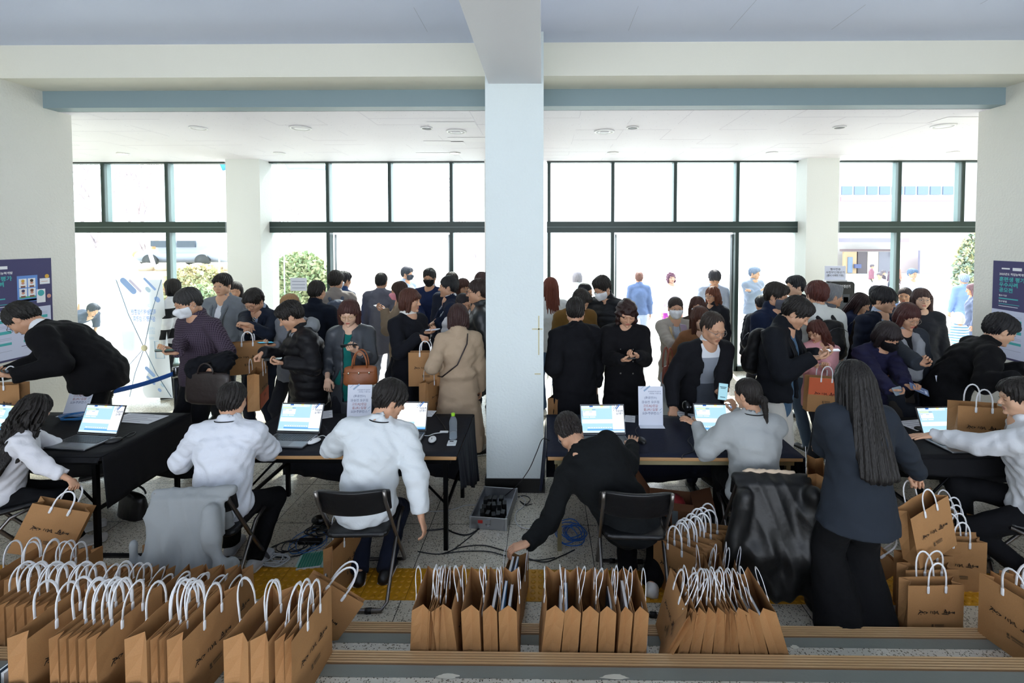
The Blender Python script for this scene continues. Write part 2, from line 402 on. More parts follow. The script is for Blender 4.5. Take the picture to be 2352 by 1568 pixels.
def head_mesh(sex, eyes):
    k = (sex, eyes)
    if k in HEADC: return HEADC[k]
    V, Q, M = mesh_sdf(face_prims(sex), .0042); M = M*0
    c = V[Q].mean(1)
    lips = (abs(c[:, 0]) < .021) & (c[:, 1] < -.083) & (abs(c[:, 2]+.0598) < .0085*(1-(abs(c[:, 0])/.024)**2)+.001)
    M[lips] = 1; parts = [(V, Q, M)]
    for s in (-1, 1):
        if eyes == 'open':
            v, q = mell((s*.031, -.0865, .0035), (.0135, .0052, .0055)); parts.append((v, q, 3))
            v, q = mell((s*.031, -.0905, .0035), (.0052, .0022, .0052)); parts.append((v, q, 2))
            v, q = mtube([(s*(.031+x), -.0905+.25*abs(x), .0085-22*x*x) for x in (-.014, -.007, 0, .007, .014)], .0013); parts.append((v, q, 2))
        else:
            v, q = mtube([(s*(.031+x), -.0915+.3*abs(x), .0005+14*x*x) for x in (-.014, -.007, 0, .007, .014)], .0015); parts.append((v, q, 2))
        v, q = mtube([(s*(.014+.008*t), -.0915+.0012*t*t, .0265+.0015*t-.0009*t*t*(t > 2)) for t in (0, 1, 2, 3, 4)], [.002, .0032, .0034, .003, .0015]); parts.append((v, q, 2))
    HEADC[k] = join(parts); return HEADC[k]
def strands(amp, fr=38, zf=1.0):
    def w(X, Y, Z):
        a = np.arctan2(X, Y-.02+1e-6); r = np.sqrt(X*X+Y*Y)
        return amp*(np.sin(fr*a+3*zf*np.sin(26*zf*Z)+2.5*zf*np.sin(50*r)+2*np.sin(5*a))+.7*np.sin(fr*1.9*a+34*zf*Z+4*np.sin(3*a)))*np.clip(r/.05, 0, 1)*(1+.8*np.clip((.03-Z)/.06, 0, 1))
    return w
def hair_prims(st):
    P = []
    ear = [E((s*.088, -.004, -.022), (.026, .026, .034), op='s', k=.01) for s in (-1, 1)]
    if st in ('short', 'crop', 'bowl', 'swept', 'thin'):
        g = {'short': (.09, .11, .104), 'crop': (.086, .105, .097), 'bowl': (.098, .115, .106), 'swept': (.09, .11, .108), 'thin': (.083, .101, .091)}[st]
        P += [E((0, .014, .042), g, k=.01), E((0, .042, .0), (.072, .066, .068), k=.02)]
        if st == 'bowl': P += [C((-.052, -.066, .05), (.052, -.066, .05), .026, k=.02)]
        if st == 'swept': P += [E((0, -.045, .1), (.064, .05, .035), k=.03)]
        if st == 'short': P += [E((.012, -.05, .09), (.062, .045, .034), k=.025), C((-.045, -.075, .062), (.05, -.07, .072), .02, .022, k=.02)]
        if st == 'bowl': P.append(E((0, -.118, -.05), (.07, .075, .08), op='s', k=.008))
        elif st == 'thin': P.append(E((0, -.112, .02), (.066, .1, .085), op='s', k=.02))
        else: P.append(E((0, -.118, -.02), (.068, .072, .088), op='s', k=.012))
        P += ear; P.append(HS((0, .05, -.058), (0, -.35, -1), k=.012))
        if st == 'bowl': return P, strands(.0034, 24)
        return P, strands(.0032, 27)
    if st in ('bob', 'perm', 'bobbangs'):
        P += [E((0, .014, .042), (.093, .108, .099), k=.01), E((0, .045, -.03), (.094, .066, .095), k=.03)]
        for s in (-1, 1): P.append(C((s*.074, -.015, .02), (s*.08, -.02, -.085), .03, .024, k=.03))
        if st == 'bobbangs': P.append(C((-.05, -.07, .05), (.05, -.07, .05), .024, k=.02))
        P.append(E((0, -.125, -.045-(.02 if st == 'bobbangs' else 0)), (.057, .09, .1 if st == 'bob' else .092), op='s', k=.012)); P.append(E((0, 0, -.14), (.055, .075, .075), op='s', k=.02))
        P.append(HS((0, 0, -.118), (0, -.2, -1), k=.012))
        if st == 'perm':
            P[-1] = HS((0, 0, -.13), (0, -.2, -1), k=.02)
            return P, (lambda X, Y, Z: .007*np.sin(60*X+2*np.sin(40*Z))*np.sin(55*Y+45*Z)+.004*np.sin(95*Z+50*X))
        return P, strands(.0025, 30, .5)
    if st in ('long', 'longbangs', 'wavy'):
        P += [E((0, .014, .042), (.09, .107, .097), k=.01), FL((0, .05, .0), (0, .11, -.33), (1, 0, 0), (0, 1, 0), (.095, .06), (.09, .04), k=.03)]
        for s in (-1, 1): P.append(C((s*.073, -.01, .02), (s*.088, -.015, -.2), .03, .018, k=.03))
        P.append(E((0, -.125, -.05), (.056, .09, .105), op='s', k=.012)); P.append(E((0, -.03, -.16), (.052, .085, .1), op='s', k=.02))
        return P, (strands(.005, 16) if st == 'wavy' else strands(.003, 26, .4))
    if st in ('longest', 'longwave'):
        P += [E((0, .014, .042), (.094, .11, .1), k=.01), FL((0, .06, .0), (0, .17, -.52), (1, 0, 0), (0, 1, 0), (.1, .07), (.115, .04), k=.03)]
        for s in (-1, 1): P.append(C((s*.078, -.005, .02), (s*.105, .05, -.36), .034, .03, k=.03))
        P.append(E((0, -.13, -.05), (.052, .09, .105), op='s', k=.012)); P.append(E((0, -.03, -.2), (.05, .085, .13), op='s', k=.02))
        return P, (strands(.0026, 24, .25) if st == 'longest' else strands(.006, 15))
    if st in ('pony', 'bun'):
        P += [E((0, .014, .042), (.084, .102, .092), k=.01), E((0, .04, .0), (.074, .07, .075), k=.02)]
        P.append(E((0, -.118, -.022), (.07, .072, .09), op='s', k=.012)); P += ear; P.append(HS((0, .05, -.07), (0, -.35, -1), k=.012))
        if st == 'pony': P += [E((0, .118, -.03), (.024, .024, .026), k=.01), C((0, .125, -.03), (.01, .125, -.19), .026, .01, k=.02)]
        else: P.append(E((0, .1, .075), (.04, .04, .038), k=.01))
        return P, strands(.0022, 40)
HAIRC = {}
def hair_mesh(st):
    if st not in HAIRC:
        P, w = hair_prims(st); HAIRC[st] = mesh_sdf(P, .0046, w)
    return HAIRC[st]
# hand: wrist at origin, fingers along -Z, palm faces -Y, thumb at +X
HANDC = {}
def hand_mesh(pose):
    if pose in HANDC: return HANDC[pose]
    curl = {'relax': (22, 28, 20), 'flat': (4, 6, 4), 'hold': (38, 48, 25), 'grip': (68, 82, 45), 'spread': (10, 14, 8)}[pose]
    P = [E((0, 0, -.012), (.028, .018, .03), k=.01), FL((.004, 0, -.02), (.0, 0, -.08), (1, 0, 0), (0, 1, 0), (.034, .016), (.040, .013), k=.012)]
    for i, (x, ln, r) in enumerate(((.031, .072, .0086), (.011, .08, .009), (-.010, .075, .0086), (-.029, .06, .0076))):
        sp = (x*(3.2 if pose == 'spread' else 1.2)); a = 0; p = np.array([x, 0, -.088]); sc = (.44, .31, .25)
        P.append(C((x*.8, 0, -.06), p, r*1.15, r*1.05, k=.006))
        for j in range(3):
            a += math.radians(curl[j]*(1+.08*i)); L = ln*sc[j]
            d = nrm([sp*2.2*(1-.25*j), -math.sin(a), -math.cos(a)]); q = p+d*L; P.append(C(p, q, r*(1.02-.07*j), r*(.96-.08*j), k=.003)); p = q
    if pose == 'grip': tp = [(.022, -.004, -.018), (.044, -.022, -.045), (.034, -.046, -.066), (.014, -.052, -.074)]
    elif pose == 'hold': tp = [(.024, -.002, -.018), (.05, -.018, -.042), (.056, -.036, -.07), (.05, -.046, -.092)]
    elif pose == 'spread': tp = [(.024, 0, -.018), (.058, -.008, -.036), (.082, -.012, -.056), (.098, -.014, -.078)]
    else: tp = [(.024, 0, -.018), (.05, -.014, -.044), (.056, -.022, -.075), (.052, -.028, -.1)]
    for j, (r0, r1) in enumerate(((.015, .012), (.0115, .0105), (.0105, .0085))): P.append(C(tp[j], tp[j+1], r0, r1, k=.008))
    HANDC[pose] = mesh_sdf(P, .0036); return HANDC[pose]
def glasses_geo(sun=False):
    m = MB(); R = .021
    for s in (-1, 1):
        m.tube([(s*.031+R*1.1*math.cos(a)*(1), -.108+.012*abs(math.cos(a)*(.5 if s*math.cos(a) > 0 else 0)), .003+R*.9*math.sin(a)) for a in [2*math.pi*i/14 for i in range(14)]], .0014, closed=True, n=5)
        m.tube([(s*.054, -.103, .008), (s*.078, -.06, .01), (s*.083, .005, .008)], .0015, n=5)
    m.tube([(-.009, -.11, .008), (0, -.113, .01), (.009, -.11, .008)], .0013, n=5)
    return m
def mask_mesh(sex):
    k = 'mask'+sex
    if k not in HEADC:
        fp = face_prims(sex); P = [dict(p) for p in fp[:5]+fp[6:7]]
        for p in P:
            if p['t'] == 'e': p['r'] = p['r']+.008
            else: p['ra'] += .008; p['rb'] += .008
        P += [C((0, -.092, -.004), (0, -.116, -.03), .013, .02, k=.02), C((0, -.112, -.03), (0, -.098, -.075), .02, .022, k=.03)]
        P += [HS((0, -.1, -.001), (0, .12, 1), k=.008), HS((0, 0, -.112), (0, .1, -1), k=.01), HS((0, -.032, 0), (0, 1, 0), k=.006)]
        HEADC[k] = mesh_sdf(P, .0045)
    return HEADC[k]
SKINS = ['#c99a7c', '#d0a486', '#bd8c6e', '#d8b096']
def rx(a): return np.array(Matrix.Rotation(math.radians(a), 3, 'X'))
def ry(a): return np.array(Matrix.Rotation(math.radians(a), 3, 'Y'))
def rzm(a): return np.array(Matrix.Rotation(math.radians(a), 3, 'Z'))
def ik(A, T, l1, l2, hint):
    d = T-A; D = np.linalg.norm(d); mx = (l1+l2)*.995
    if D > mx: d = d/D*mx; T = A+d; D = mx
    if D < abs(l1-l2)+.04: D = abs(l1-l2)+.04; d = nrm(d)*D; T = A+d
    u = d/D; x = (l1*l1-l2*l2+D*D)/(2*D); hh = math.sqrt(max(l1*l1-x*x, 0)); h = np.array(hint, float); h = nrm(h-u*(h@u))
    return A+u*x+h*hh, T
def skel(h, a):
    """joints for stature h (m), pelvis origin at x=y=0; a = spec"""
    f = a['sex'] == 'f'; yaw, lean, side, tw = a['yaw'], a['lean'], a['side'], a['tw']; k = h/1.72; J = dict(k=k)
    R0 = rzm(yaw)@ry(side*.3)@rx(lean*.3); sit = a['sit']
    pel = np.array([0, 0, (sit+.085*k) if sit is not None else (.515*h-a['crouch'])])
    Rw = rzm(yaw+tw*.3)@ry(side*.8)@rx(lean*.75); Rc = rzm(yaw+tw*.8)@ry(side)@rx(lean*1.0); Rs = rzm(yaw+tw)@ry(side*1.05)@rx(lean*1.15)
    up = np.array([0, 0, 1.0]); wa = pel+Rw@up*.095*h; ch = wa+Rc@up*.115*h; nk = ch+Rs@up*.105*h
    J.update(pel=pel, wa=wa, ch=ch, nk=nk, R0=R0, Rw=Rw, Rc=Rc, Rs=Rs)
    hy, hp, hr = a['head']; RH = rzm(yaw+tw+hy)@ry(hr)@rx(hp); J['RH'] = RH
    hs = a['hs']*(.5+.5*k)*(.96 if f else 1.0); J['hs'] = hs
    nd = nrm(Rs@up+RH@up*.9+np.array([0, 0, .25])); J['hc'] = nk+nd*.055*k+RH@np.array([0, -.012, .115])*hs
    J['crown'] = J['hc']+RH@np.array([0, .01, .142])*hs
    sw = (.096 if f else .108)*h*a['broad']; J['sw'] = sw
    for s, n in ((1, 'l'), (-1, 'r')):
        J['sh'+n] = nk+Rs@np.array([s*sw, .005, -.032*h]); J['hip'+n] = pel+R0@np.array([s*.05*h, 0, -.01*h])
    return J
DEF = dict(yaw=0, lean=0, side=0, tw=0, head=(0, 10, 0), sit=None, crouch=0, sex='m', hs=1.0, broad=1.0, fat=1.0, skin=0, eyes='down', hair=('short', '#15120f'),
           top=None, inner=None, bot=dict(c='#17181c'), shoes='#1a1a1a', arms=(None, None), legs=None, glasses=None, mask=None, vox=.012, group=None, h=None, seed=0, soles='#e8e8e8')
PEOPLE = {}
def person(key, label, hx, hy, Y, **kw):
    a = dict(DEF); a.update(kw); t = at(hx, hy, Y); h = 1.7
    if a.get('pelxy'):
        best = None; a['h'] = h0 = a['h'] or 1.72
        for le in range(0, 84, 3):
            for si in range(-60, 61, 4):
                b = dict(a, lean=le, side=si); c = skel(h0, b)['crown']; e = (c[0]+a['pelxy'][0]-t[0])**2+(c[1]+a['pelxy'][1]-t[1])**2+(c[2]-t[2])**2
                if best is None or e < best[0]: best = (e, le, si)
        a['lean'], a['side'] = best[1:]; print('FIT', key, best)
    if a['h']: h = a['h']
    else:
        for _ in range(6):
            z = skel(h, a)['crown'][2]; z2 = skel(h+.01, a)['crown'][2]; h += (t[2]-z)/max((z2-z)/.01, .2)
    J = skel(h, a); sh = np.array([t[0]-J['crown'][0], t[1]-J['crown'][1], t[2]-J['crown'][2] if a['h'] else 0.0])
    for n in ('pel', 'wa', 'ch', 'nk', 'hc', 'crown', 'shl', 'shr', 'hipl', 'hipr'): J[n] = J[n]+sh
    if not (1.45 < h < 1.97): print('STATURE', key, round(h, 2))
    k = J['k']; seed = a['seed'] or (hash(label) % 97 if False else sum(map(ord, key)) % 97)
    base = np.array([J['pel'][0], J['pel'][1], a.get('floor', 0.0)])
    root = thing('person', label, 'person', base, group=a['group'])
    def out(name, VQM, mats, smooth=True): 
        V, Q, M = VQM; return mesh_np(name, V-base, Q, mats, M, root, smooth)
    f = a['sex'] == 'f'; fat = a['fat']
    yawR = rzm(a['yaw']+a['tw']); hands = {}
    parts = []; ua, fa = .168*h, .148*h
    for n, s, spec in (('l', 1, a['arms'][0]), ('r', -1, a['arms'][1])):
        spec = dict(spec or {}); A = J['sh'+n]; tt = spec.get('t')
        if tt is None: T = A+yawR@np.array([s*.07, -.05, -.54*k*1.02])
        elif tt[0] == 'p': T = at(*tt[1:])
        else: T = J['nk']+yawR@np.array(tt[1:])
        e = spec.get('e'); e = yawR@np.array(e, float) if e is not None else yawR@np.array([s*.45, .5, -.9])
        El, T = ik(A, T, ua, fa, e); d = nrm(T-El)
        if 'd' in spec: d = nrm(np.array(spec['d'], float))
        nn = spec.get('n'); nn = np.array(nn, float) if nn is not None else (yawR@np.array([-s, -.2, 0]) if tt is None else np.array([0, 0, 1.0]) if spec.get('pose') == 'hold' else np.array([0, 0, -1.0]))
        nn = nrm(nn-d*(nn@d)); th = np.cross(d, nn)*(-s)
        Rh = np.stack([th, -nn, -d], 1); pose = spec.get('pose', 'relax')
        V, Q, M = hand_mesh(pose); V = (V*(.93 if f else 1.0)*k)@Rh.T+T
        if np.linalg.det(Rh) < 0: Q = Q[:, ::-1]
        parts.append((V, Q, 0)); J['el'+n] = El; J['wr'+n] = T
        hands[n] = dict(w=T, d=d, n=nn, th=th, palm=T+d*.075*k+nn*.022, El=El)
    V, Q, M = head_mesh(a['sex'], a['eyes']); parts.append(((V*J['hs'])@J['RH'].T+J['hc'], Q, M))
    P = [C(J['hc']+J['RH']@np.array([0, .024, -.07])*J['hs'], J['nk']+J['Rs']@np.array([0, -.014, -.01]), (.049 if not f else .043)*k, (.05 if not f else .046)*k, k=.03), C(J['shl'], J['shr'], .045*k, k=.04), C(J['nk'], J['pel'], .09*k, k=.04)]
    for n in 'lr':
        P += [C(J['sh'+n], J['el'+n], .04*k, .034*k, k=.02), C(J['el'+n], J['wr'+n]+hands[n]['d']*.012, .034*k, (.022 if f else .025)*k, k=.012)]
    # legs
    lg = a['legs']
    for n, s in (('l', 1), ('r', -1)):
        Y0 = rzm(a['yaw'])
        if lg and n in lg: off = np.array(lg[n], float); an = np.array([J['pel'][0], J['pel'][1], base[2]])+Y0@np.array([off[0], off[1], 0])+np.array([0, 0, off[2]])
        elif a['sit'] is not None: an = np.array([J['pel'][0], J['pel'][1], base[2]+.08])+Y0@np.array([s*.11, -.40, 0])
        else: an = np.array([J['hip'+n][0], J['hip'+n][1], base[2]+.075])+Y0@np.array([s*.02, .03*s, 0])
        hint = Y0@np.array([s*.12, -1, .1 if a['sit'] is None else .9])
        kn, an = ik(J['hip'+n], an, .245*h, .246*h, hint); J['kn'+n] = kn; J['an'+n] = an
        P += [C(J['hip'+n], kn, .06*k, .045*k, k=.03), C(kn, an, .042*k, .03*k, k=.02)]
    parts.append(mesh_sdf(P, .014)[:2]+(0,))
    sk = mat(SKINS[a['skin']], 'skin'); hc = a['hair'][1]
    out('body', join(parts), [sk, mat('#b5675a' if f else '#ae7563', 'skin'), mat('#17100c', 'plain', .5), mat('#d8d0c8', 'plain', .3)])
    # hair
    if a['hair'][0] != 'none':
        V, Q, M = hair_mesh(a['hair'][0]); out('hair', ((V*J['hs'])@J['RH'].T+J['hc'], Q, M), mat(hc, 'hair', a['hair'][2] if len(a['hair']) > 2 else None))
    def headobj(name, mb, m):
        V = (np.array(mb.v)*J['hs'])@J['RH'].T+J['hc']; Q = np.array([q if len(q) == 4 else (q[0], q[1], q[2], q[2]) for q in mb.f]); return out(name, (V, Q, np.zeros(len(Q))), m)
    if a['glasses']:
        g = glasses_geo(); g.f = [q for q in g.f if len(q) == 4]; headobj('glasses', g, mat(a['glasses'], 'plastic'))
    if a['mask']:
        V, Q, M = mask_mesh(a['sex']); mo = out('face_mask', ((V*J['hs'])@J['RH'].T+J['hc'], Q, M), mat(a['mask'], 'cloth'))
        g = MB()
        for s in (-1, 1): g.tube([(s*.058, -.045, -.03), (s*.078, -.01, .0), (s*.086, .02, .012)], .0012, n=4); g.tube([(s*.058, -.04, -.075), (s*.078, -.005, -.04), (s*.086, .02, -.02)], .0012, n=4)
        g.f = [q for q in g.f if len(q) == 4]; headobj('mask_strap', g, mat(a['mask'], 'cloth'))
    # ---- upper garment
    def torso(lo, W=1.0, m=0):
        ft = fat; wf = .9 if f else 1.0
        hp = (.165*ft*wf*k*W+lo, .118*ft*k*W+lo); wst = (.148*ft*(.88 if f else 1)*k*W+lo, .108*ft*k*W+lo); cs = (.165*wf*(.4+.6*ft)*k*W+lo, (.122 if not f else .128)*(.4+.6*ft)*k*W+lo); ss = (J['sw']*1.02+lo*.6, .078*k+lo*.6)
        X = lambda R: R[:, 0]; N = lambda R: R[:, 1]
        bf = J['R0']@np.array([0, -.01, 0])
        return [FL(J['pel']+bf, J['wa'], X(J['Rw']), N(J['Rw']), hp, wst, m=m), FL(J['wa'], J['ch'], X(J['Rc']), N(J['Rc']), wst, cs, k=.05, m=m),
                FL(J['ch'], J['nk']+J['Rs']@np.array([0, .01, -.038*k]), X(J['Rs']), N(J['Rs']), cs, ss, k=.05, m=m), E(J['nk']+J['Rs']@np.array([0, -.03, -.04])*k, np.array([.085, .05, .045])*k, R=J['Rs'], k=.04, m=m),
                C(J['shl']+J['Rs']@np.array([-.01, 0, .0]), J['nk']+J['Rs']@np.array([.02, .012, .012*k]), .056*k+lo*.5, .042*k, k=.04, m=m),
                C(J['shr']+J['Rs']@np.array([.01, 0, .0]), J['nk']+J['Rs']@np.array([-.02, .012, .012*k]), .056*k+lo*.5, .042*k, k=.04, m=m)]
    def skirt(top_lo, hem, flare, m=0, W=1.0):
        hp = (.165*fat*k*W+top_lo, .12*fat*k*W+top_lo)
        if a['sit'] is not None: return []
        pe = J['pel']; R = rzm(a['yaw']); return [FL(pe, pe+np.array([0, 0, -hem]), R[:, 0], R[:, 1], hp, (hp[0]+flare, hp[1]+flare), k=.05, m=m)]
    def collar(hc_, r=.057, th=.024, m=1, op=0):
        u = nrm(J['nk']-J['ch']+ (J['hc']-J['nk'])*.8); c0 = J['nk']+J['Rs']@np.array([0, .010, .0])+u*.012
        res = [C(c0-u*.02, c0+u*hc_*k, (r+th+.012)*k, (r+th)*k, k=.012, m=m), C(c0+u*.022, c0+u*(hc_+.12)*k, (r-.001)*k, r*k, op='s', k=.003)]
        if op: res.append(E(c0+J['Rs']@np.array([0, -.065, .03])*k, np.array([.022, .05, .04])*k, R=J['Rs'], op='s', k=.01))
        return res
    def sleeves(r0, r1, r2, cuff=0, m=0, mc=1, short=None):
        P = []
        for n in 'lr':
            w = J['wr'+n]; e = J['el'+n]; d = nrm(w-e); P += [C(J['sh'+n], e, r0*k, r1*k, k=.035, m=m)]
            if short: P[-1] = C(J['sh'+n], J['sh'+n]+(e-J['sh'+n])*short, r0*k, r1*k, k=.035, m=m); continue
            w2 = w-d*(cuff if cuff else .004)*k; P += [C(e, w2, r1*k, r2*k, k=.02, m=m), HS(w2+d*r2*.4*k, d, box=(w2-.08, w2+.08), k=.004)]
        return P
    T = a['top']; 
    if T:
        c2 = T.get('c2', T['c']); lo = T.get('lo', .012); kind = T.get('k', 'cloth'); hem = T.get('hem', .06); R0 = rzm(a['yaw'])
        mats = [mat(T['c'], kind, T.get('rough'), **T.get('mk', {})), mat(c2, kind, T.get('rough'))]
        P = torso(lo)+skirt(lo, hem, T.get('flare', .01))
        if a['sit'] is not None: P.append(E(J['pel']+R0@np.array([0, .01, -.02]), (.17*fat*k+lo, .15*k+lo, .1*k), R=R0, k=.05))
        if T.get('hood') == 2:
            Rs_ = J['Rs']; nk_ = J['nk']
            out('hood', mesh_sdf([E(nk_+Rs_@np.array([0, .105, .03])*k, np.array([.12, .075, .085])*k, R=Rs_), C(nk_+Rs_@np.array([-.095, .03, .03])*k, nk_+Rs_@np.array([-.05, -.085, -.02])*k, .034*k, .024*k, k=.03), C(nk_+Rs_@np.array([.095, .03, .03])*k, nk_+Rs_@np.array([.05, -.085, -.02])*k, .034*k, .024*k, k=.03), C(nk_+Rs_@np.array([0, .05, .03]), J['hc'], .06, .07, op='s', k=.02)], .009, folds(.004, 1.5, seed, base)), mat(c2, 'cloth'))
        elif T.get('hood'):
            P += [E(J['nk']+J['Rs']@np.array([0, .085, .0]), np.array([.105, .055, .085])*k, R=J['Rs'], k=.03, m=1 if T['hood'] == 2 else 0), C(J['nk']+J['Rs']@np.array([-.085, -.005, .012]), J['nk']+J['Rs']@np.array([.085, -.005, .012]), .03*k, k=.03, m=1 if T['hood'] == 2 else 0)]
        if T.get('shawl'):
            rr, zb_ = T['shawl']; P_ = P; P = []
            for s_ in (-1, 1):
                q_ = [J['nk']+J['Rc']@(np.array(v)*k) for v in ((s_*.03, .075, .02), (s_*.085, .0, .0), (s_*.085, -.12, -.1), (s_*.06, -.165-.02*(fat-1)*8, -.2), (s_*.035, -.175, zb_))]
                for a_, b_ in zip(q_, q_[1:]): P.append(C(a_, b_, rr*k, rr*k, k=.015, m=0))
            out('lapel', mesh_sdf(P, .009, folds(.003, 2, seed, base)), mats[1]); P = P_
        if T.get('bulge'): P.append(E(*[J['ch']+J['Rc']@np.array(T['bulge'][:3]), T['bulge'][3]], R=J['Rc'], k=.05))
        if a['inner'] and T.get('open') is not None:
            w0, w1, zt, zb = T['open']; o = J['nk']; Rs = J['Rc']
            def wedge(X, Y, Z):
                x, y, z = X-o[0], Y-o[1], Z-o[2]; lx = x*Rs[0, 0]+y*Rs[1, 0]+z*Rs[2, 0]; ly = x*Rs[0, 1]+y*Rs[1, 1]+z*Rs[2, 1]; lz = x*Rs[0, 2]+y*Rs[1, 2]+z*Rs[2, 2]
                tt = np.clip((lz-zb)/(zt-zb), -.2, 1.5); return np.maximum(np.maximum(np.abs(lx)-(w1+(w0-w1)*tt), ly+.03), np.maximum(zb-lz, lz-zt-.1))
            P.append(FN(wedge, o-1.1, o+.35, op='s', k=.008))
        sl = T.get('sl', (.058+lo*.8, .048+lo*.8, .038+lo*.5)); P += sleeves(*sl, cuff=T.get('cuff', .0))
        hc_ = T.get('collar', .02)
        if hc_:
            if T.get('cc'): out('collar', mesh_sdf(collar(hc_+.008, m=0, op=T.get('cop', 0), th=.028), .008), mats[1])
            P += collar(hc_, m=0, op=T.get('cop', 0))
        else: 
            u = nrm(J['hc']-J['nk']); P.append(C(J['nk']-u*.03*k, J['nk']+u*.15, .058*k, .07*k, op='s', k=.01))
        if a['sit'] is None: P.append(HS(J['pel']+np.array([0, 0, -hem]), (0, 0, -1), box=(J['pel']-np.array([.5, .5, hem+.5]), J['pel']+np.array([.5, .5, -hem+.1])), k=.006))
        am = T.get('amp', .005); fw = folds(am, T.get('ff', 1.0), seed, base); pw = T.get('puff')
        if a['sit'] is None and hem > .25:
            pe = J['pel']; f0 = fw
            fw = lambda X, Y, Z: f0(X, Y, Z)+.012*np.clip((pe[2]-Z)/.4, 0, 1)*np.sin(7*np.arctan2(X-pe[0], Y-pe[1])+seed+3*np.sin(3*Z))
        if pw:
            f1 = fw; fw = lambda X, Y, Z: f1(X, Y, Z)-.012*np.abs(np.sin(math.pi*(Z+.12*np.abs(X-base[0]))/pw))+.006
        out(T.get('n', 'jacket'), mesh_sdf(P, a['vox'], fw), mats)
        if T.get('btn'):
            g = MB(); dxs, z0_, z1_, nb, cb_ = T['btn']
            for dx in dxs:
                for i_ in range(nb):
                    zz = z0_+(z1_-z0_)*i_/max(nb-1, 1); q_ = J['nk']+J['Rc']@np.array([dx, -(.122*k*(.4+.6*fat)+lo+.006), zz])-base; g.ell(q_, (.009, .007, .009), 0, 8, 5)
            mesh_np('button', np.array(g.v), np.array(g.f), mat(cb_, 'metal', .3), None, root)
    if a['inner']:
        I = a['inner']; P = torso(I.get('lo', .002))+skirt(.0, I.get('hem', .05), .0)
        if I.get('collar'): P += collar(I['collar']+.022, r=.05, th=.02, m=0, op=1)
        out(I.get('n', 'shirt'), mesh_sdf(P, a['vox'], folds(.002, 1, seed+3, base)), [mat(I['c'], 'cloth', **I.get('mk', {})), mat(I['c'], 'cloth')])
        if I.get('tie'):
            g = MB(); R = J['Rc']; o = J['nk']; w = []
            pts = [(0, -.085, -.03), (0, -.118, -.08), (0, -.135, -.16), (0, -.138, -.26)]
            pts = [o+R@(np.array(p)*k) for p in pts]; g.tube(pts, [.014, .016, .022, .026], flat=(R[:, 1], .3), n=8)
            mesh_np('necktie', np.array(g.v)-base, np.array([q if len(q) == 4 else q[:3]+(q[2],) for q in g.f if len(q) == 4]), mat(I['tie'], 'cloth', pat='dstripe', c2='#d8d8d8', ps=.022), None, root)
    # ---- lower garment
    B = a['bot']
    if B:
        w = B.get('w', 1.0); lo = .010; P = [FL(J['pel']+np.array([0, 0, -.02]), J['pel']+J['Rw']@np.array([0, 0, .07*k]), J['R0'][:, 0], J['R0'][:, 1], (.16*fat*k, .115*fat*k), (.14*fat*k, .1*fat*k))]
        if B.get('skirt'):
            pe = J['pel']; hm = B['skirt']; R = rzm(a['yaw']); P.append(FL(pe, pe+np.array([0, 0, -hm]), R[:, 0], R[:, 1], (.165*k, .125*k), (.19*k+B.get('flare', .03), .16*k+B.get('flare', .03)), k=.04)); P.append(HS(pe+np.array([0, 0, -hm]), (0, 0, -1)))
        else:
            for n in 'lr':
                an = J['an'+n]; dn = nrm(an-J['kn'+n]); P += [C(J['hip'+n], J['kn'+n], .088*k*fat*(.6+.4*w), .062*k*w, k=.035), C(J['kn'+n], an, .062*k*w, B.get('ank', .05)*k*w, k=.03)]
                P.append(HS(an+dn*.01, dn, box=(an-.12, an+.12)))
        out(B.get('n', 'trousers'), mesh_sdf(P, a['vox']*1.1, folds(.005, .9, seed+5, base)), mat(B['c'], B.get('k', 'cloth'), **B.get('mk', {})))
    if a['shoes']:
        for n, s in (('l', 1), ('r', -1)):
            R = rzm(a['yaw']+s*8)@rx(a.get('toe', 0)); an = J['an'+n]; fl = np.array([an[0], an[1], an[2]-.075])
            P = [FL(fl+R@np.array([0, .04, .034]), fl+R@np.array([0, -.15, .026]), R[:, 0], R[:, 2], (.038, .034), (.045, .026), k=.02, m=0), E(fl+R@np.array([0, .0, .055]), (.038, .06, .04), R=R, k=.02, m=0),
                 FL(fl+R@np.array([0, .045, .008]), fl+R@np.array([0, -.16, .008]), R[:, 0], R[:, 2], (.042, .012), (.047, .012), k=.004, m=1), HS(fl, (0, 0, -1))]
            o = out('shoe', mesh_sdf(P, .008), [mat(a['shoes'], 'leather'), mat(a['soles'], 'plastic')])
    for ex in a.get('extra', []): ex(J, base, root, out, hands)
    PEOPLE[key] = dict(J=J, hands=hands, root=root, base=base, a=a, h=h)
    return PEOPLE[key]
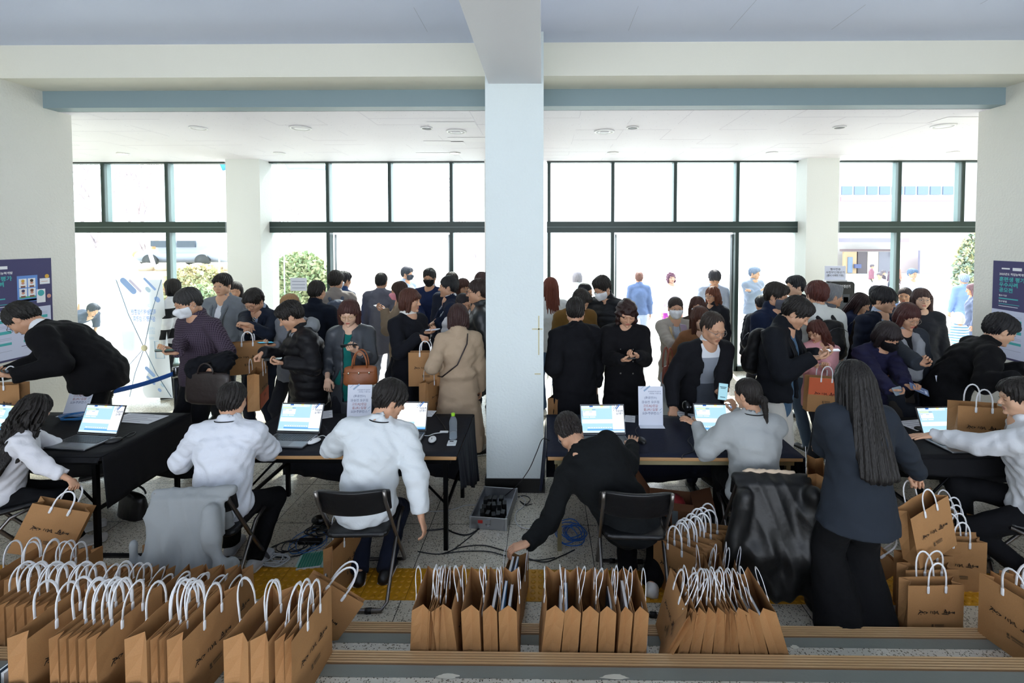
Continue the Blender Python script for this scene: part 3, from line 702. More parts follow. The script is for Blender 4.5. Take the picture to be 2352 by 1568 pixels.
# ---------------------------------------------------------------- the setting
def axp(px, py, X):
    d = ray(px, py); t = X/d[0]; return np.array([X, d[1]*t, CAM_H+d[2]*t])
YP = 4.36; YL = 5.0; YB = 4.6; YW = 8.5
XL = at(98, 226, YL)[0]; XR = at(2310, 222, YL)[0]
ZLOW = at(1180, 244, YL)[2]; ZSOF = at(1180, 205, YL)[2]; ZHI = at(1180, 98, YB)[2]; ZBEAM = at(1180, 192, YP)[2]
def terrazzo(tiles=True, base='#d2cab8'):
    m = bpy.data.materials.new('terrazzo'); m.use_nodes = True; nt = m.node_tree; N = nt.nodes; L = nt.links; b = N['Principled BSDF']
    tc = N.new('ShaderNodeTexCoord'); co = tc.outputs['Object']
    def vor(scale, thr, feat='F1'):
        v = N.new('ShaderNodeTexVoronoi'); v.inputs['Scale'].default_value = scale; L.new(co, v.inputs['Vector'])
        sep = N.new('ShaderNodeSeparateColor'); L.new(v.outputs['Color'], sep.inputs[0])
        # speck size varies per cell
        mu = N.new('ShaderNodeMath'); mu.operation = 'MULTIPLY'; L.new(sep.outputs[0], mu.inputs[0]); mu.inputs[1].default_value = thr
        lt = N.new('ShaderNodeMath'); lt.operation = 'LESS_THAN'; L.new(v.outputs['Distance'], lt.inputs[0]); L.new(mu.outputs[0], lt.inputs[1]); return lt.outputs[0], sep.outputs[1]
    cur = None
    n = N.new('ShaderNodeTexNoise'); n.inputs['Scale'].default_value = 1.6; n.inputs['Detail'].default_value = 4; L.new(co, n.inputs['Vector'])
    c = lin(base)
    def mix(f, a, bcol):
        mx = N.new('ShaderNodeMix'); mx.data_type = 'RGBA'; L.new(f, mx.inputs[0])
        if isinstance(a, tuple): mx.inputs[6].default_value = a
        else: L.new(a, mx.inputs[6])
        mx.inputs[7].default_value = bcol; return mx.outputs[2]
    cur = mix(n.outputs[0], tuple(x*.86 for x in c[:3])+(1,), tuple(min(1, x*1.12) for x in c[:3])+(1,))
    f, r = vor(75, .5); cur = mix(f, cur, lin('#8f8a7c'))
    f, r = vor(42, .42); cur = mix(f, cur, lin('#d9d4c6'))
    f, r = vor(85, .29); cur = mix(f, cur, lin('#3a3631'))
    f, r = vor(52, .2); cur = mix(f, cur, lin('#5f5649'))
    if tiles:
        sp = N.new('ShaderNodeSeparateXYZ'); L.new(co, sp.inputs[0]); fs = []
        for i, (o, p) in enumerate(((gz(951, 1300, 0)[0], .645), (3.853, .62))):
            a = N.new('ShaderNodeMath'); a.operation = 'SUBTRACT'; L.new(sp.outputs[i], a.inputs[0]); a.inputs[1].default_value = o-p*20
            md = N.new('ShaderNodeMath'); md.operation = 'MODULO'; L.new(a.outputs[0], md.inputs[0]); md.inputs[1].default_value = p
            lt = N.new('ShaderNodeMath'); lt.operation = 'LESS_THAN'; L.new(md.outputs[0], lt.inputs[0]); lt.inputs[1].default_value = .005; fs.append(lt.outputs[0])
        mxx = N.new('ShaderNodeMath'); mxx.operation = 'MAXIMUM'; L.new(fs[0], mxx.inputs[0]); L.new(fs[1], mxx.inputs[1]); cur = mix(mxx.outputs[0], cur, lin('#3a3630'))
    L.new(cur, b.inputs['Base Color']); b.inputs['Roughness'].default_value = .26; b.inputs['Specular IOR Level'].default_value = .75
    return m
def structure(o, name=None):
    o['kind'] = 'structure'; return o
TZ = terrazzo(); TZ2 = terrazzo(False, '#cfccc0')
structure(MB().box((-11, 2.66, -.1), (11, YW+.3, 0)).build('floor', TZ))
def gh(y): return float(np.interp(y, [8, 12, 24, 38, 60], [-.02, -.02, -.95, -.4, -.4]))
m = MB(); ys = [YW+.3, 10, 12, 15, 18, 21, 24, 28, 33, 38, 60, 120]
for y0, y1 in zip(ys, ys[1:]): m.add([(-70, y0, gh(y0)), (70, y0, gh(y0)), (70, y1, gh(y1)), (-70, y1, gh(y1))], [(0, 1, 2, 3)])
structure(m.build('ground', mat('#c9c8c4', 'wall', bs=.1)))
WALL = mat('#e8e7de', 'wall'); CREAM = mat('#eceadb', 'wall', bs=.12); HIC = mat('#dde6fd', 'wall', bs=.05); TEAL = mat('#869aa0', 'paint', .5)
# steps up towards the hall
def nosing(name, y0, z):
    m = MB(); m.box((-9, y0-.078, z-.012), (9, y0, z+.001), 1)
    for i in range(5): m.box((-9, y0-.012-i*.0145, z), (9, y0-.003-i*.0145, z+.005), 0)
    return structure(m.build(name, [mat('#c9a67a', 'plastic', .35), mat('#7c5f42', 'plastic', .5)]))
for i, (y1, z) in enumerate(((2.66, .15), (2.30, .30), (1.94, .45))):
    y0 = (2.30, 1.94, -6)[i]
    m = MB(); m.box((-9, y0, z-.15), (9, y1, z), 0); structure(m.build('floor', TZ2)); nosing('trim_%d' % (i+1), y1, z)
    m = MB()
    rnd = random.Random(i); v = []; K = 90
    for j in range(K+1):
        x = -9+18*j/K; v.append((x, y1-.079, z+.0015)); v.append((x, y1-.142-(rnd.random()*.002), z+.0015))
    m.add(v, [(2*j, 2*j+1, 2*j+3, 2*j+2) for j in range(K)], 0); structure(m.build('trim_%d' % (i+4), mat('#7e827c', 'wall', bs=.1)))
# chips in the grey paint on the second step
m = MB(); rnd = random.Random(4)
for cx, cy, z, w in ((-.45, 2.165, .3018, .13), (.33, 2.172, .3018, .16), (-1.9, 2.17, .3018, .04), (1.35, 2.52, .1518, .05)):
    pts = []
    for j in range(16):
        a = 2*math.pi*j/16; r = 1-.4*rnd.random(); pts.append((cx+w*.5*r*math.cos(a), cy+.016*r*math.sin(a), z))
    m.add(pts, [tuple(range(16))])
structure(m.build('trim_7', mat('#d8d6c8', 'paint')))
# tactile paving
m = MB(); y0, y1 = 3.02, 3.317; m.box((-5.1, y0, 0), (4.9, y1, .004), 0)
prof = MB(); prof.lathe([(.0175, 0), (.016, .003), (.011, .005), (.001, .0055)], n=8); pv = np.array(prof.v); pf = np.array([q for q in prof.f if len(q) == 4])
px_ = np.arange(-5.07, 4.9, .05); py_ = y0+.0245+np.arange(6)*.05; VV = []; QQ = []; o = 0
for ix, x in enumerate(px_):
    for y in py_: VV.append(pv+np.array([x, y, .004])); QQ.append(pf+o); o += len(pv)
YEL = mat('#c98f1c', 'plastic', .45)
t = thing('tactile_paving', 'yellow studded tactile paving strip crossing the floor before the steps', 'paving', (0, 3.17, 0))
base = m.build('paving_strip', [YEL], t); base.location = (0, -3.17, 0)
mesh_np('stud', np.concatenate(VV)-np.array([0, 3.17, 0]), np.concatenate(QQ), YEL, None, t)['kind'] = 'stuff'
m = MB()
for i in range(34): m.box((-5.1+.3*i-.0015, y0, .0041), (-5.1+.3*i+.0015, y1, .0046), 0)
j_ = m.build('joint', mat('#6b4a12', 'paint'), t); j_.location = (0, -3.17, 0)
# side walls, ceilings, beams
ZT = 5.4
cy = at(160, 258, 5.3)[1]
structure(MB().box((XL-.5, -6, 0), (XL, 5.30, ZT)).build('wall_left', WALL))
structure(MB().box((XR, -6, 0), (XR+.5, 5.30, ZT)).build('wall_right', WALL))
structure(MB().box((-11, 5.0, 0), (XL-.5, 5.3, ZT)).build('wall_left_return', WALL))
structure(MB().box((XR+.5, 5.0, 0), (11, 5.3, ZT)).build('wall_right_return', WALL))
structure(MB().box((-11, 5.3, 0), (-10.8, YW, ZT)).build('wall_far_left', WALL))
structure(MB().box((10.8, 5.3, 0), (11, YW, ZT)).build('wall_far_right', WALL))
structure(MB().box((XL, -6, ZHI), (XR, YB, ZHI+.2)).build('ceiling', HIC))
m = MB(); rnd = random.Random(8)   # fine board joints of the upper ceiling
for x in np.arange(XL+.6, XR, .9):
    for y in np.arange(1.2, YB-.5, .45):
        if rnd.random() < (.5 if x > 0 else .15): m.box((x, y, ZHI-.001), (x+.002, y+.45, ZHI))
structure(m.build('ceiling_joints', mat('#aab0bf', 'paint')))
structure(MB().box((XL, YB, ZSOF), (XR, YL+.16, ZT)).build('beam_cross', CREAM))
structure(MB().box((-11, YL+.16, ZLOW), (11, YW+.1, ZLOW+.3)).build('ceiling_lower', None or mat('#f0edf5', 'wall', bs=.15)))
structure(MB().box((XL, YL, ZLOW), (XR, YL+.17, ZSOF+.01)).build('trim_lintel', TEAL))
# ceiling tile joints
m = MB(); mp = MB()
rnd = random.Random(12)
for x in np.arange(-8, 8, .6):
    for y in np.arange(YL+.18, YW-.3, .3):
        if rnd.random() < (.5 if x > 0 else .3): m.box((x, y, ZLOW-.001), (x+.0025, y+.3, ZLOW))
        if rnd.random() < .3: m.box((x, y, ZLOW-.001), (x+.6, y+.0025, ZLOW))
structure(m.build('ceiling_tile_joints', mat('#c9c5d2', 'paint')))
rnd = random.Random(3)
for i in range(1500):
    x, y = rnd.uniform(-6, 6), rnd.uniform(YL+.2, YW-.2); r = .004
    mp.add([(x-r, y-r, ZLOW-.0022), (x-r, y+r, ZLOW-.0022), (x+r, y+r, ZLOW-.0022), (x+r, y-r, ZLOW-.0022)], [(0, 1, 2, 3)])
structure(mp.build('ceiling_tile_dots', mat('#c4c0cc', 'paint')))
m = MB()
for px, py in ((1040, 286), (1078, 320), (1022, 328), (1000, 354), (2210, 275)):
    p = gz(px, py, ZLOW); m.box((p[0]-.28, p[1]-.14, ZLOW-.004), (p[0]+.28, p[1]+.14, ZLOW-.0025))
structure(m.build('ceiling_new_tiles', mat('#f2f0f6', 'paint')))
# central pillar and the beam that runs from it over the hall
xa, xb = at(1115.5, 600, YP)[0], at(1248.5, 600, YP)[0]
BLUEW = mat('#e2ecec', 'wall', bs=.35)
structure(MB().box((xa, YP, .13), (xb, YP+.55, ZT)).build('pillar', BLUEW))
structure(MB().box((xa-.014, YP-.014, 0), (xb+.014, YP+.56, .13)).build('baseboard_pillar', mat('#0f1011', 'plastic')))
x0, x1 = at(1122, 192, YP)[0], at(1243, 192, YP)[0]
m = MB(); v = [(x0, -6, ZBEAM), (x1, -6, ZBEAM), (x1, YP+.02, ZBEAM), (x0, YP+.02, ZBEAM), (x0-.03, -6, ZHI+.05), (x1, -6, ZHI+.05), (x1, YB+.1, ZHI+.05), (x0-.03, YB+.1, ZHI+.05)]
m.add(v, [(0, 3, 2, 1), (4, 5, 6, 7), (0, 1, 5, 4), (1, 2, 6, 5), (2, 3, 7, 6), (3, 0, 4, 7)]); structure(m.build('beam', mat('#ececee', 'wall', bs=.1)))
# tape marks left on the pillar
m = MB()
for x0_, y0_, x1_, y1_ in ((1222, 754, 1246, 757), (1236, 725, 1239, 815), (1228, 857, 1242, 860)):
    a_, b_ = at(x0_, y1_, YP-.001), at(x1_, y0_, YP-.001); m.box((a_[0], YP-.0015, a_[2]), (b_[0], YP, b_[2]))
structure(m.build('trim_tape', mat('#cdc8a6', 'paint')))
# window wall
PW = mat('#e4e6e2', 'wall', bs=.2)
for a_, b_ in ((520, 598), (1852, 1926)):
    p0, p1 = at(a_, 500, 8.2), at(b_, 500, 8.2); structure(MB().box((p0[0], 8.2, 0), (p1[0], 8.75, ZLOW)).build('pillar_window', PW))
p0, p1 = at(1113, 500, 8.3), at(1250, 500, 8.3)
structure(MB().box((p0[0], 8.3, 0), (p1[0]-.05, 8.75, ZLOW)).build('pillar_window', PW))
FR = mat('#1f3330', 'paint', .4); FRL = mat('#7f8f90', 'paint', .4); GL = mat('#f4faf9', 'glass')
zt0, zt1, ztop = at(1000, 534, YW)[2], at(1000, 509, YW)[2], at(1000, 374, YW)[2]
def post(m, px, w=.055, z0=0, z1=None, d=.14):
    x = at(px, 520, YW)[0]; m.box((x-w/2, YW-.02, z0), (x+w/2, YW+.0, z1 or ztop), 0); m.box((x-w/2+.004, YW, z0), (x+w/2-.004, YW+d, z1 or ztop), 1)
BAYS = [(-700, 520, [(-580), (-390), (-190), 20, 240, 386], [(-190), 386], []), (600, 1120, [606, 754, 896, 1037], [606, 754, 1037], (760, 1032)),
        (1256, 1850, [1261, 1407, 1550, 1693, 1841], [1261, 1407, 1693, 1841], (1413, 1687)), (1926, 2950, [2063, 2208, 2350, 2490, 2640], [2063, 2350, 2640], (2085, 2340))]
for n, (xa_, xb_, ups, lows, door) in enumerate(BAYS):
    w = thing('window_%d' % (n+1), None, None, (0, 0, 0)); w['kind'] = 'structure'; m = MB(); X0, X1 = at(xa_, 520, YW)[0], at(xb_, 520, YW)[0]
    m.box((X0, YW-.03, zt0), (X1, YW+.14, zt1), 0); m.box((X0, YW-.035, (zt0+zt1)/2-.004), (X1, YW-.03, (zt0+zt1)/2+.004), 1)
    m.box((X0, YW-.02, ztop), (X1, YW+.12, ZLOW+.01), 0)
    for u in ups: post(m, u, z0=zt1)
    for u in lows: post(m, u, .06, z1=zt0)
    if n == 1: post(m, 606, .05)
    if n == 2: post(m, 1845, .06)
    d0, d1 = (at(door[0], 600, YW)[0], at(door[1], 600, YW)[0]) if door else (1e3, 1e3)
    # bottom rails of the fixed lights
    ls = sorted([X0]+[at(u, 520, YW)[0] for u in lows]+[X1])
    for i in range(len(ls)-1):
        mid = (ls[i]+ls[i+1])/2
        if d0 < mid < d1: continue
        m.box((ls[i], YW-.02, 0), (ls[i+1], YW+.08, .09), 0)
    m.build('window_frame', [FR, FRL], w)
    g = MB(); g.box((X0, YW+.05, zt1), (X1, YW+.056, ztop)); g.build('pane', GL, w)
    for i in range(len(ls)-1):
        mid = (ls[i]+ls[i+1])/2
        if d0 < mid < d1: continue
        g = MB(); g.box((ls[i], YW+.05, .09), (ls[i+1], YW+.056, zt0)); g.build('pane', GL, w)
# open door leaves, swung outwards
for n, (px, s) in enumerate(((766, 1), (1030, -1), (1416, 1), (1684, -1))):
    x = at(px, 600, YW)[0]; d = thing('door_%d' % (n+1), None, None, (x, YW+.1, 0)); d['kind'] = 'structure'; d.rotation_euler[2] = -math.atan2(x, YW)+.0*s
    m = MB(); z1 = zt0-.03
    for b in (((-.018, 0, .02), (.018, .05, z1)), ((-.018, .95, .02), (.018, 1.0, z1)), ((-.018, 0, .02), (.018, 1, .09)), ((-.018, 0, z1-.06), (.018, 1, z1))): m.box(*b)
    m.build('door_frame', mat('#9aa3a3', 'metal', .4), d); MB().box((-.004, .05, .09), (.004, .95, z1-.06)).build('door_glass', GL, d)
    m = MB(); m.tube([(-.05*s, .86, .8), (-.05*s, .86, 1.4)], .012); m.build('door_handle', mat('#b9bdbd', 'metal'), d)
# round lights and vents in the lower ceiling
def downlight(px, py, r, lit, kind):
    p = gz(px, py, ZLOW); k = 'recessed' if kind == 'l' else 'flat disc'
    t = thing('ceiling_light', None, 'ceiling light', (p[0], p[1], ZLOW-.002), group=None)
    m = MB(); m.lathe([(r, 0), (r*.98, -.012), (r*.8, -.014), (r*.78, 0)], n=24); m.build('ring', mat('#f2f2f2', 'plastic'), t)
    if lit: MB().lathe([(.001, -.006), (r*.78, -.006)], n=20).build('lens', mat('#fff6e8', 'emit', st=6.0), t)
    elif kind == 'l': MB().lathe([(.001, -.004), (r*.5, -.005), (r*.78, -.008)], n=20).build('reflector', mat('#7c7c80', 'metal', .3), t)
    else: MB().lathe([(.001, -.013), (r*.5, -.013), (r*.79, -.010)], n=20).build('cover', mat('#eceaf0', 'plastic'), t)
    if kind == 'v': MB().box((-r*.4, -r*.3, -.02), (r*.4, r*.3, -.013)).build('grille', mat('#c9c7cc', 'plastic'), t)
    return t
DL = [(455, 293, .1, 0, 'd', 'flat white disc in the porch ceiling, leftmost of the near row'), (690, 293, .13, 0, 'd', 'large flat white ceiling disc left of the pillar, second of the near row'),
      (980, 293, .075, 0, 'l', 'small dark recessed ceiling lamp just left of the pillar'), (1048, 301, .13, 0, 'v', 'round white ceiling fitting with square grille beside the brighter tiles left of the pillar'),
      (1388, 301, .13, 0, 'v', 'round white ceiling fitting with square grille right of the pillar'), (1453, 292, .075, 0, 'l', 'small dark recessed ceiling lamp right of the pillar'),
      (1928, 291, .075, 0, 'l', 'small dark recessed ceiling lamp above the right window pillar'), (2167, 288, .13, 0, 'd', 'large flat white ceiling disc on a bright strip near the right wall'),
      (283, 352, .09, 1, 'l', 'glowing round ceiling lamp near the left wall by the windows'), (642, 351, .09, 0, 'd', 'flat white ceiling disc above the left window pillar'),
      (1045, 351, .09, 1, 'l', 'glowing round ceiling lamp by the windows just left of the pillar'), (1408, 350, .09, 0, 'd', 'flat white ceiling disc by the windows right of the pillar'),
      (1773, 350, .09, 0, 'd', 'flat white ceiling disc by the windows above the right bay'), (2188, 349, .09, 1, 'l', 'glowing round ceiling lamp near the right wall by the windows')]
for a_ in DL: downlight(*a_[:5])['label'] = a_[5]
# ---------------------------------------------------------------- people
BLK = '#15110f'; BRN = '#2c1a13'; RED = '#3d1d14'; GRY = '#3c3b3a'
def hand(px, py, Y, pose='hold', **k): return dict(t=('p', px, py, Y), pose=pose, **k)
def jacket(c, **k): return dict(dict(c=c, n='jacket', hem=.12, lo=.02), **k)
def coat(c, **k): return dict(dict(c=c, n='coat', hem=.42, lo=.022, flare=.04), **k)
def sweater(c, **k): return dict(dict(c=c, n='sweater', hem=.08, lo=.014, collar=.012), **k)
def shirt(c, **k): return dict(dict(c=c, n='shirt', hem=.1, lo=.02, collar=.03, cop=1), **k)
# --- the staff at the desks
person('S1', 'seated person with very long black hair in white blouse holding out a kraft bag', 92, 903, 3.5, yaw=134, lean=20, side=-2, sex='f', head=(34, 20, 0), hair=('longwave', BLK), sit=.46,
       top=shirt('#dcdce2', sl=(.075, .066, .05), cuff=.09, lo=.022, amp=.007, ff=1.3), bot=dict(c='#101114', w=1.15), arms=(hand(190, 1044, 3.75, 'flat', d=(.9, .3, -.1), n=(0, 0, -1)), hand(212, 1136, 3.32, 'grip', n=(-.3, 0, -.4), d=(.8, -.3, -.6))), shoes='#d8d6d2')
person('S2', 'person from behind in white shirt on the chair with the grey hoodie', 537, 874, 3.36, yaw=183, lean=12, head=(6, 16, 0), hair=('crop', BLK), sit=.46, hs=1.04, broad=1.06,
       top=shirt('#d9dde6', n='shirt', sl=(.085, .08, .052), lo=.03, amp=.0075, ff=1.25, hem=.16, cuff=.05, cc=0), bot=dict(c='#0f1013', w=1.2), arms=(hand(412, 1066, 3.45, 'grip'), hand(650, 1060, 3.75, 'flat')), shoes='#c9ccd0', legs=dict(l=(.12, -.3, .075), r=(-.16, -.1, .09)))
person('S3', 'bowl-cut person in white shirt leaning right from a folding chair, hand hanging down', 912, 871, 3.36, yaw=188, lean=8, side=-9, head=(-62, 26, 4), hair=('bowl', BLK), sit=.46, hs=1.07, broad=1.08,
       top=shirt('#d6dce0', sl=(.09, .084, .062), lo=.032, amp=.0075, ff=1.2, hem=.2, cuff=.05), bot=dict(c='#1a2030', w=1.2), arms=(hand(745, 1040, 3.6, 'flat'), hand(968, 1196, 3.12, 'relax', d=(.35, -.15, -1), n=(-1, 0, 0))), shoes='#17181a', soles='#eeeeee', legs=dict(l=(.05, .0, .075), r=(-.12, -.0, .075)))
person('S4', 'person in black sweater bending far left from a folding chair to grab a kraft bag', 1292, 955, 3.5, yaw=172, pelxy=(.52, 3.2), head=(25, 60, 10), hair=('short', '#1a1412'), sit=.46, hs=1.05, h=1.74, broad=1.05,
       top=sweater('#0e1113', sl=(.075, .066, .052), lo=.03, amp=.007, cuff=.02), bot=dict(c='#0c0d10', w=1.25), arms=(hand(1212, 1248, 3.0, 'relax', d=(-1, -.1, -.25), n=(0, 0, -1)), hand(1452, 1022, 3.6, 'flat')), shoes='#ebe8e4', legs=dict(l=(.02, .06, .075), r=(-.14, .06, .075)), glasses='#b9bcc0')
person('S5', 'person with low dark ponytail in light grey sweatshirt holding up a phone at the desk', 1713, 864, 3.5, yaw=176, lean=6, sex='f', head=(38, 12, 0), hair=('pony', '#17120f'), sit=.46, hs=1.02,
       top=sweater('#a9adae', n='sweatshirt', sl=(.085, .078, .05), lo=.035, amp=.007, mk=dict(bs=.3)), bot=dict(c='#131416', w=1.1), arms=(hand(1602, 978, 3.72, 'spread', d=(-.7, .5, .35), n=(-.2, .3, -1)), hand(1690, 946, 3.78, 'hold', d=(-.25, .1, 1), n=(-.6, .6, 0))), shoes='#202124')
person('S6', 'person standing in dark navy blazer and wide black trousers with long straight black hair', 1957, 824, 2.86, yaw=176, lean=5, sex='f', head=(8, 8, 0), hair=('longest', '#120f0e'), hs=1.02,
       top=jacket('#262c35', n='blazer', hem=.16, flare=.035, lo=.034, sl=(.08, .07, .056), amp=.004, mk=dict(bs=.15)), bot=dict(c='#0c0d10', w=1.5, ank=.1), arms=(hand(1895, 1022, 3.15, 'grip', d=(-.3, .6, -.3)), hand(2118, 1102, 2.95, 'grip', d=(.1, .2, -1))), shoes='#0b0b0c')
person('S7', 'person in white shirt at the right edge reaching left over the desk to a mouse', 2338, 866, 3.28, yaw=-128, lean=10, head=(18, 8, 0), hair=('short', BLK), sit=.46, hs=1.02, skin=1,
       top=shirt('#d8dbe0', sl=(.082, .074, .048), lo=.03, amp=.0075, ff=1.2, hem=.18), bot=dict(c='#0f1014', w=1.15), arms=(hand(2146, 1000, 3.55, 'flat', d=(-1, .15, -.1), n=(0, 0, -1)), hand(2300, 1010, 3.9, 'flat')), shoes='#b98b6c', legs=dict(l=(.1, -.02, .08), r=(-.1, -.35, .08)))
# --- visitors left of the pillar
person('V1', 'person with glasses in black sweater over white collar bowing at the left edge', 14, 704, 4.3, yaw=-60, lean=42, side=-4, head=(-16, 52, 0), hair=('crop', '#181614'), hs=1.18, broad=1.25, fat=1.35, h=1.84,
       top=sweater('#0d0d10', lo=.035, sl=(.1, .088, .06), hem=.14), inner=dict(c='#e9ebee', collar=.04), bot=dict(c='#0c0c0f'), arms=(hand(34, 862, 3.95, 'hold', d=(-.9, -.2, .1)), hand(0, 860, 4.3, 'hold')), glasses='#1a1a1a')
person('V2', 'person with white mask in plum checked shirt looking at a phone', 417, 662, 4.75, yaw=-22, lean=4, head=(-10, 24, 0), hair=('crop', '#2b2a2a'), hs=1.12, broad=1.12, fat=1.2, mask='#eef1f5',
       top=shirt('#332a36', lo=.02, amp=.005, hem=.1, mk=dict(pat='check', c2='#5b4f5e', ps=.017)), bot=dict(c='#14151a', w=1.1), arms=(hand(490, 838, 4.5, 'grip', d=(.2, -.3, -.9)), hand(402, 834, 4.35, 'hold', d=(-.7, -.6, .1), n=(.1, 0, 1))))
person('V3', 'person with short black hair in grey cardigan over white t-shirt, facing the hall', 510, 627, 6.1, yaw=2, head=(0, 6, 0), hair=('short', BLK), hs=1.08, broad=1.02, eyes='open', skin=1,
       top=jacket('#777d85', n='cardigan', open=(.02, .075, .06, -.55), collar=.015, c2='#6d737c', lo=.02, shawl=(.016, -.4)), inner=dict(c='#dfe2ea', n='t-shirt'), bot=dict(c='#20242c'))
person('V4', 'person in navy suit with striped tie and glasses, head bowed, holding a kraft bag', 573, 667, 5.35, yaw=-8, lean=4, head=(4, 34, 0), hair=('short', '#1a1715'), hs=1.05, glasses='#3a2c22',
       top=jacket('#1b2332', n='suit_jacket', open=(.055, .004, .03, -.36), hem=.16, collar=.03, shawl=(.02, -.3), c2='#1d2535'), inner=dict(c='#9fb0c8', collar=.035, tie='#10131c'), bot=dict(c='#161c2a'), arms=(hand(570, 745, 5.05, 'grip', d=(-.8, -.2, .2)), hand(556, 752, 5.0, 'grip', d=(.6, -.2, -.2))))
person('V5', 'person with chin-length black hair in black and white top behind the banner', 394, 639, 7.0, yaw=-75, head=(-5, 4, 0), sex='f', hair=('bob', BLK), top=sweater('#d6d8dc', collar=.03, mk=dict(pat='hstripe', c2='#1a1b1e', ps=.3)), bot=dict(c='#22242a'))
person('V5b', 'person with dark hair half hidden behind the grey cardigan', 540, 646, 6.9, yaw=30, head=(0, 5, 0), sex='f', hair=('bob', '#1c1614'), top=jacket('#23262c'), bot=dict(c='#22242a'))
person('V6', 'person in black puffer jacket with grey hood holding an orange-bottomed kraft bag', 650, 694, 4.72, yaw=-52, lean=8, head=(-14, 30, 0), hair=('short', BLK), hs=1.12, broad=1.05, fat=1.1,
       top=jacket('#16161a', k='cloth', puff=.085, lo=.04, sl=(.085, .08, .055), hood=2, c2='#7f8388', hem=.2, rough=.55), bot=dict(c='#15171c'), arms=(hand(655, 832, 4.4, 'hold', d=(-.8, -.3, .0)), hand(606, 808, 4.55, 'grip', d=(-.6, -.2, -.4))), shoes='#7a1f2c')
person('V7', 'person with fair hair, headband and glasses behind the black puffer jacket', 660, 675, 5.25, yaw=-20, head=(0, 15, 0), sex='f', hair=('bob', '#8a6a48'), glasses='#4a3020', top=jacket('#6d7077'), bot=dict(c='#22242a'), arms=(None, hand(632, 792, 5.1, 'hold', d=(-.5, -.6, .1))))
person('V8', 'person from behind in dark navy coat beside the left window post', 729, 642, 6.0, yaw=168, head=(4, 8, 0), hair=('crop', BLK), hs=1.08, broad=1.1, top=coat('#131a28', collar=.05, hem=.3), bot=dict(c='#14161c'))
person('V9', 'person from behind in taupe jacket with grey backpack and mask', 772, 620, 6.7, yaw=-150, head=(-35, 6, 0), hair=('short', BLK), hs=1.06, mask='#d5dae4', top=jacket('#8d8682', collar=.03), bot=dict(c='#20242c'))
person('V10', 'person in blue jacket half hidden behind the backpack wearer', 790, 622, 7.5, yaw=150, head=(0, 5, 0), hair=('short', '#1a1a1e'), hs=1.05, top=jacket('#2b4570', collar=.04), bot=dict(c='#30405c'))
person('V11', 'person with glasses and auburn shoulder-length hair in charcoal coat over teal knit', 800, 688, 4.72, yaw=5, head=(3, 18, 0), sex='f', hair=('bob', '#3a1e1a'), hs=1.08, glasses='#b89a5a', skin=3,
       top=coat('#3b3f46', k='leather', open=(.03, .05, .05, -.7), collar=0, lo=.022, hem=.5, cuff=.1, c2='#0f6a66'), inner=dict(c='#116a64', n='knit_dress', hem=.35, collar=.02), bot=dict(c='#1c1e24'), arms=(hand(817, 806, 4.45, 'hold', d=(-.2, -.6, .3), n=(-.3, -.2, 1)), hand(752, 870, 4.6, 'relax', d=(0, -.1, -1))), shoes='#222222')
person('V12', 'person from behind in long grey hooded coat near the open door', 876, 625, 7.6, yaw=176, head=(5, 5, 0), hair=('crop', '#17171a'), hs=1.05, broad=1.08, top=coat('#5f6270', hood=1, hem=.38, lo=.03), bot=dict(c='#7d8494', w=1.2), shoes='#d8d8d8')
person('V13', 'person with pink mask and beige jacket looking at a phone in profile', 914, 645, 6.3, yaw=-80, head=(0, 10, 0), sex='f', hair=('long', BRN), mask='#e79aa8', top=jacket('#8b7a66', hem=.2, lo=.03), bot=dict(c='#1f2430', w=1.3), arms=(hand(884, 712, 6.15, 'hold', d=(-.8, -.2, .3)), hand(884, 716, 6.4, 'hold', d=(-.8, .2, .3))))
person('V14', 'person with brown bob in black dress with white collar trim turning right', 942, 660, 5.1, yaw=58, head=(22, 4, 0), sex='f', hair=('bobbangs', '#43241a'), hs=1.06, eyes='open',
       top=coat('#15171e', n='dress', hem=.55, collar=.018, c2='#e6e4de', cc=1, lo=.024), bot=dict(c='#15171e'), arms=(hand(976, 764, 4.95, 'hold', d=(.8, -.3, .1)), hand(962, 772, 4.8, 'grip', d=(.7, -.3, -.1))), shoes='#e8e6e2')
person('V15', 'person with dark mask and grey-blue jacket out in the doorway', 935, 612, 9.6, yaw=60, head=(20, 5, 0), hair=('short', '#2a2e36'), hs=1.05, mask='#3d434e', top=jacket('#9aa8bd', hood=1), bot=dict(c='#4a5466'))
person('V16', 'person with black mask and glasses in navy sweater facing the hall', 986, 616, 7.4, yaw=-4, head=(0, 8, 0), hair=('swept', '#15161a'), hs=1.04, eyes='open', mask='#15161a', glasses='#6a5a50', top=sweater('#16254a', lo=.02), inner=dict(c='#c7ccda', collar=.035), bot=dict(c='#161a24'), arms=(hand(1003, 735, 7.1, 'grip'), hand(974, 740, 7.1, 'grip')))
person('V17', 'person in navy suit and tie in profile facing left by the pillar', 1031, 631, 5.9, yaw=-78, head=(-4, 2, 0), hair=('crop', '#141518'), hs=1.05, eyes='open', top=jacket('#182136', n='suit_jacket', open=(.05, .004, .03, -.36), hem=.18, collar=.03, shawl=(.02, -.3), c2='#1a2338'), inner=dict(c='#dfe3ec', collar=.035, tie='#3b4a78'), bot=dict(c='#161c2c'), arms=(hand(1004, 735, 5.7, 'grip', d=(-.6, -.2, -.4)), None))
person('V18', 'person with dark hair just behind the navy suit', 1038, 624, 7.0, yaw=170, head=(0, 5, 0), hair=('short', '#221a18'), top=jacket('#1b2233'), bot=dict(c='#1c2230'))
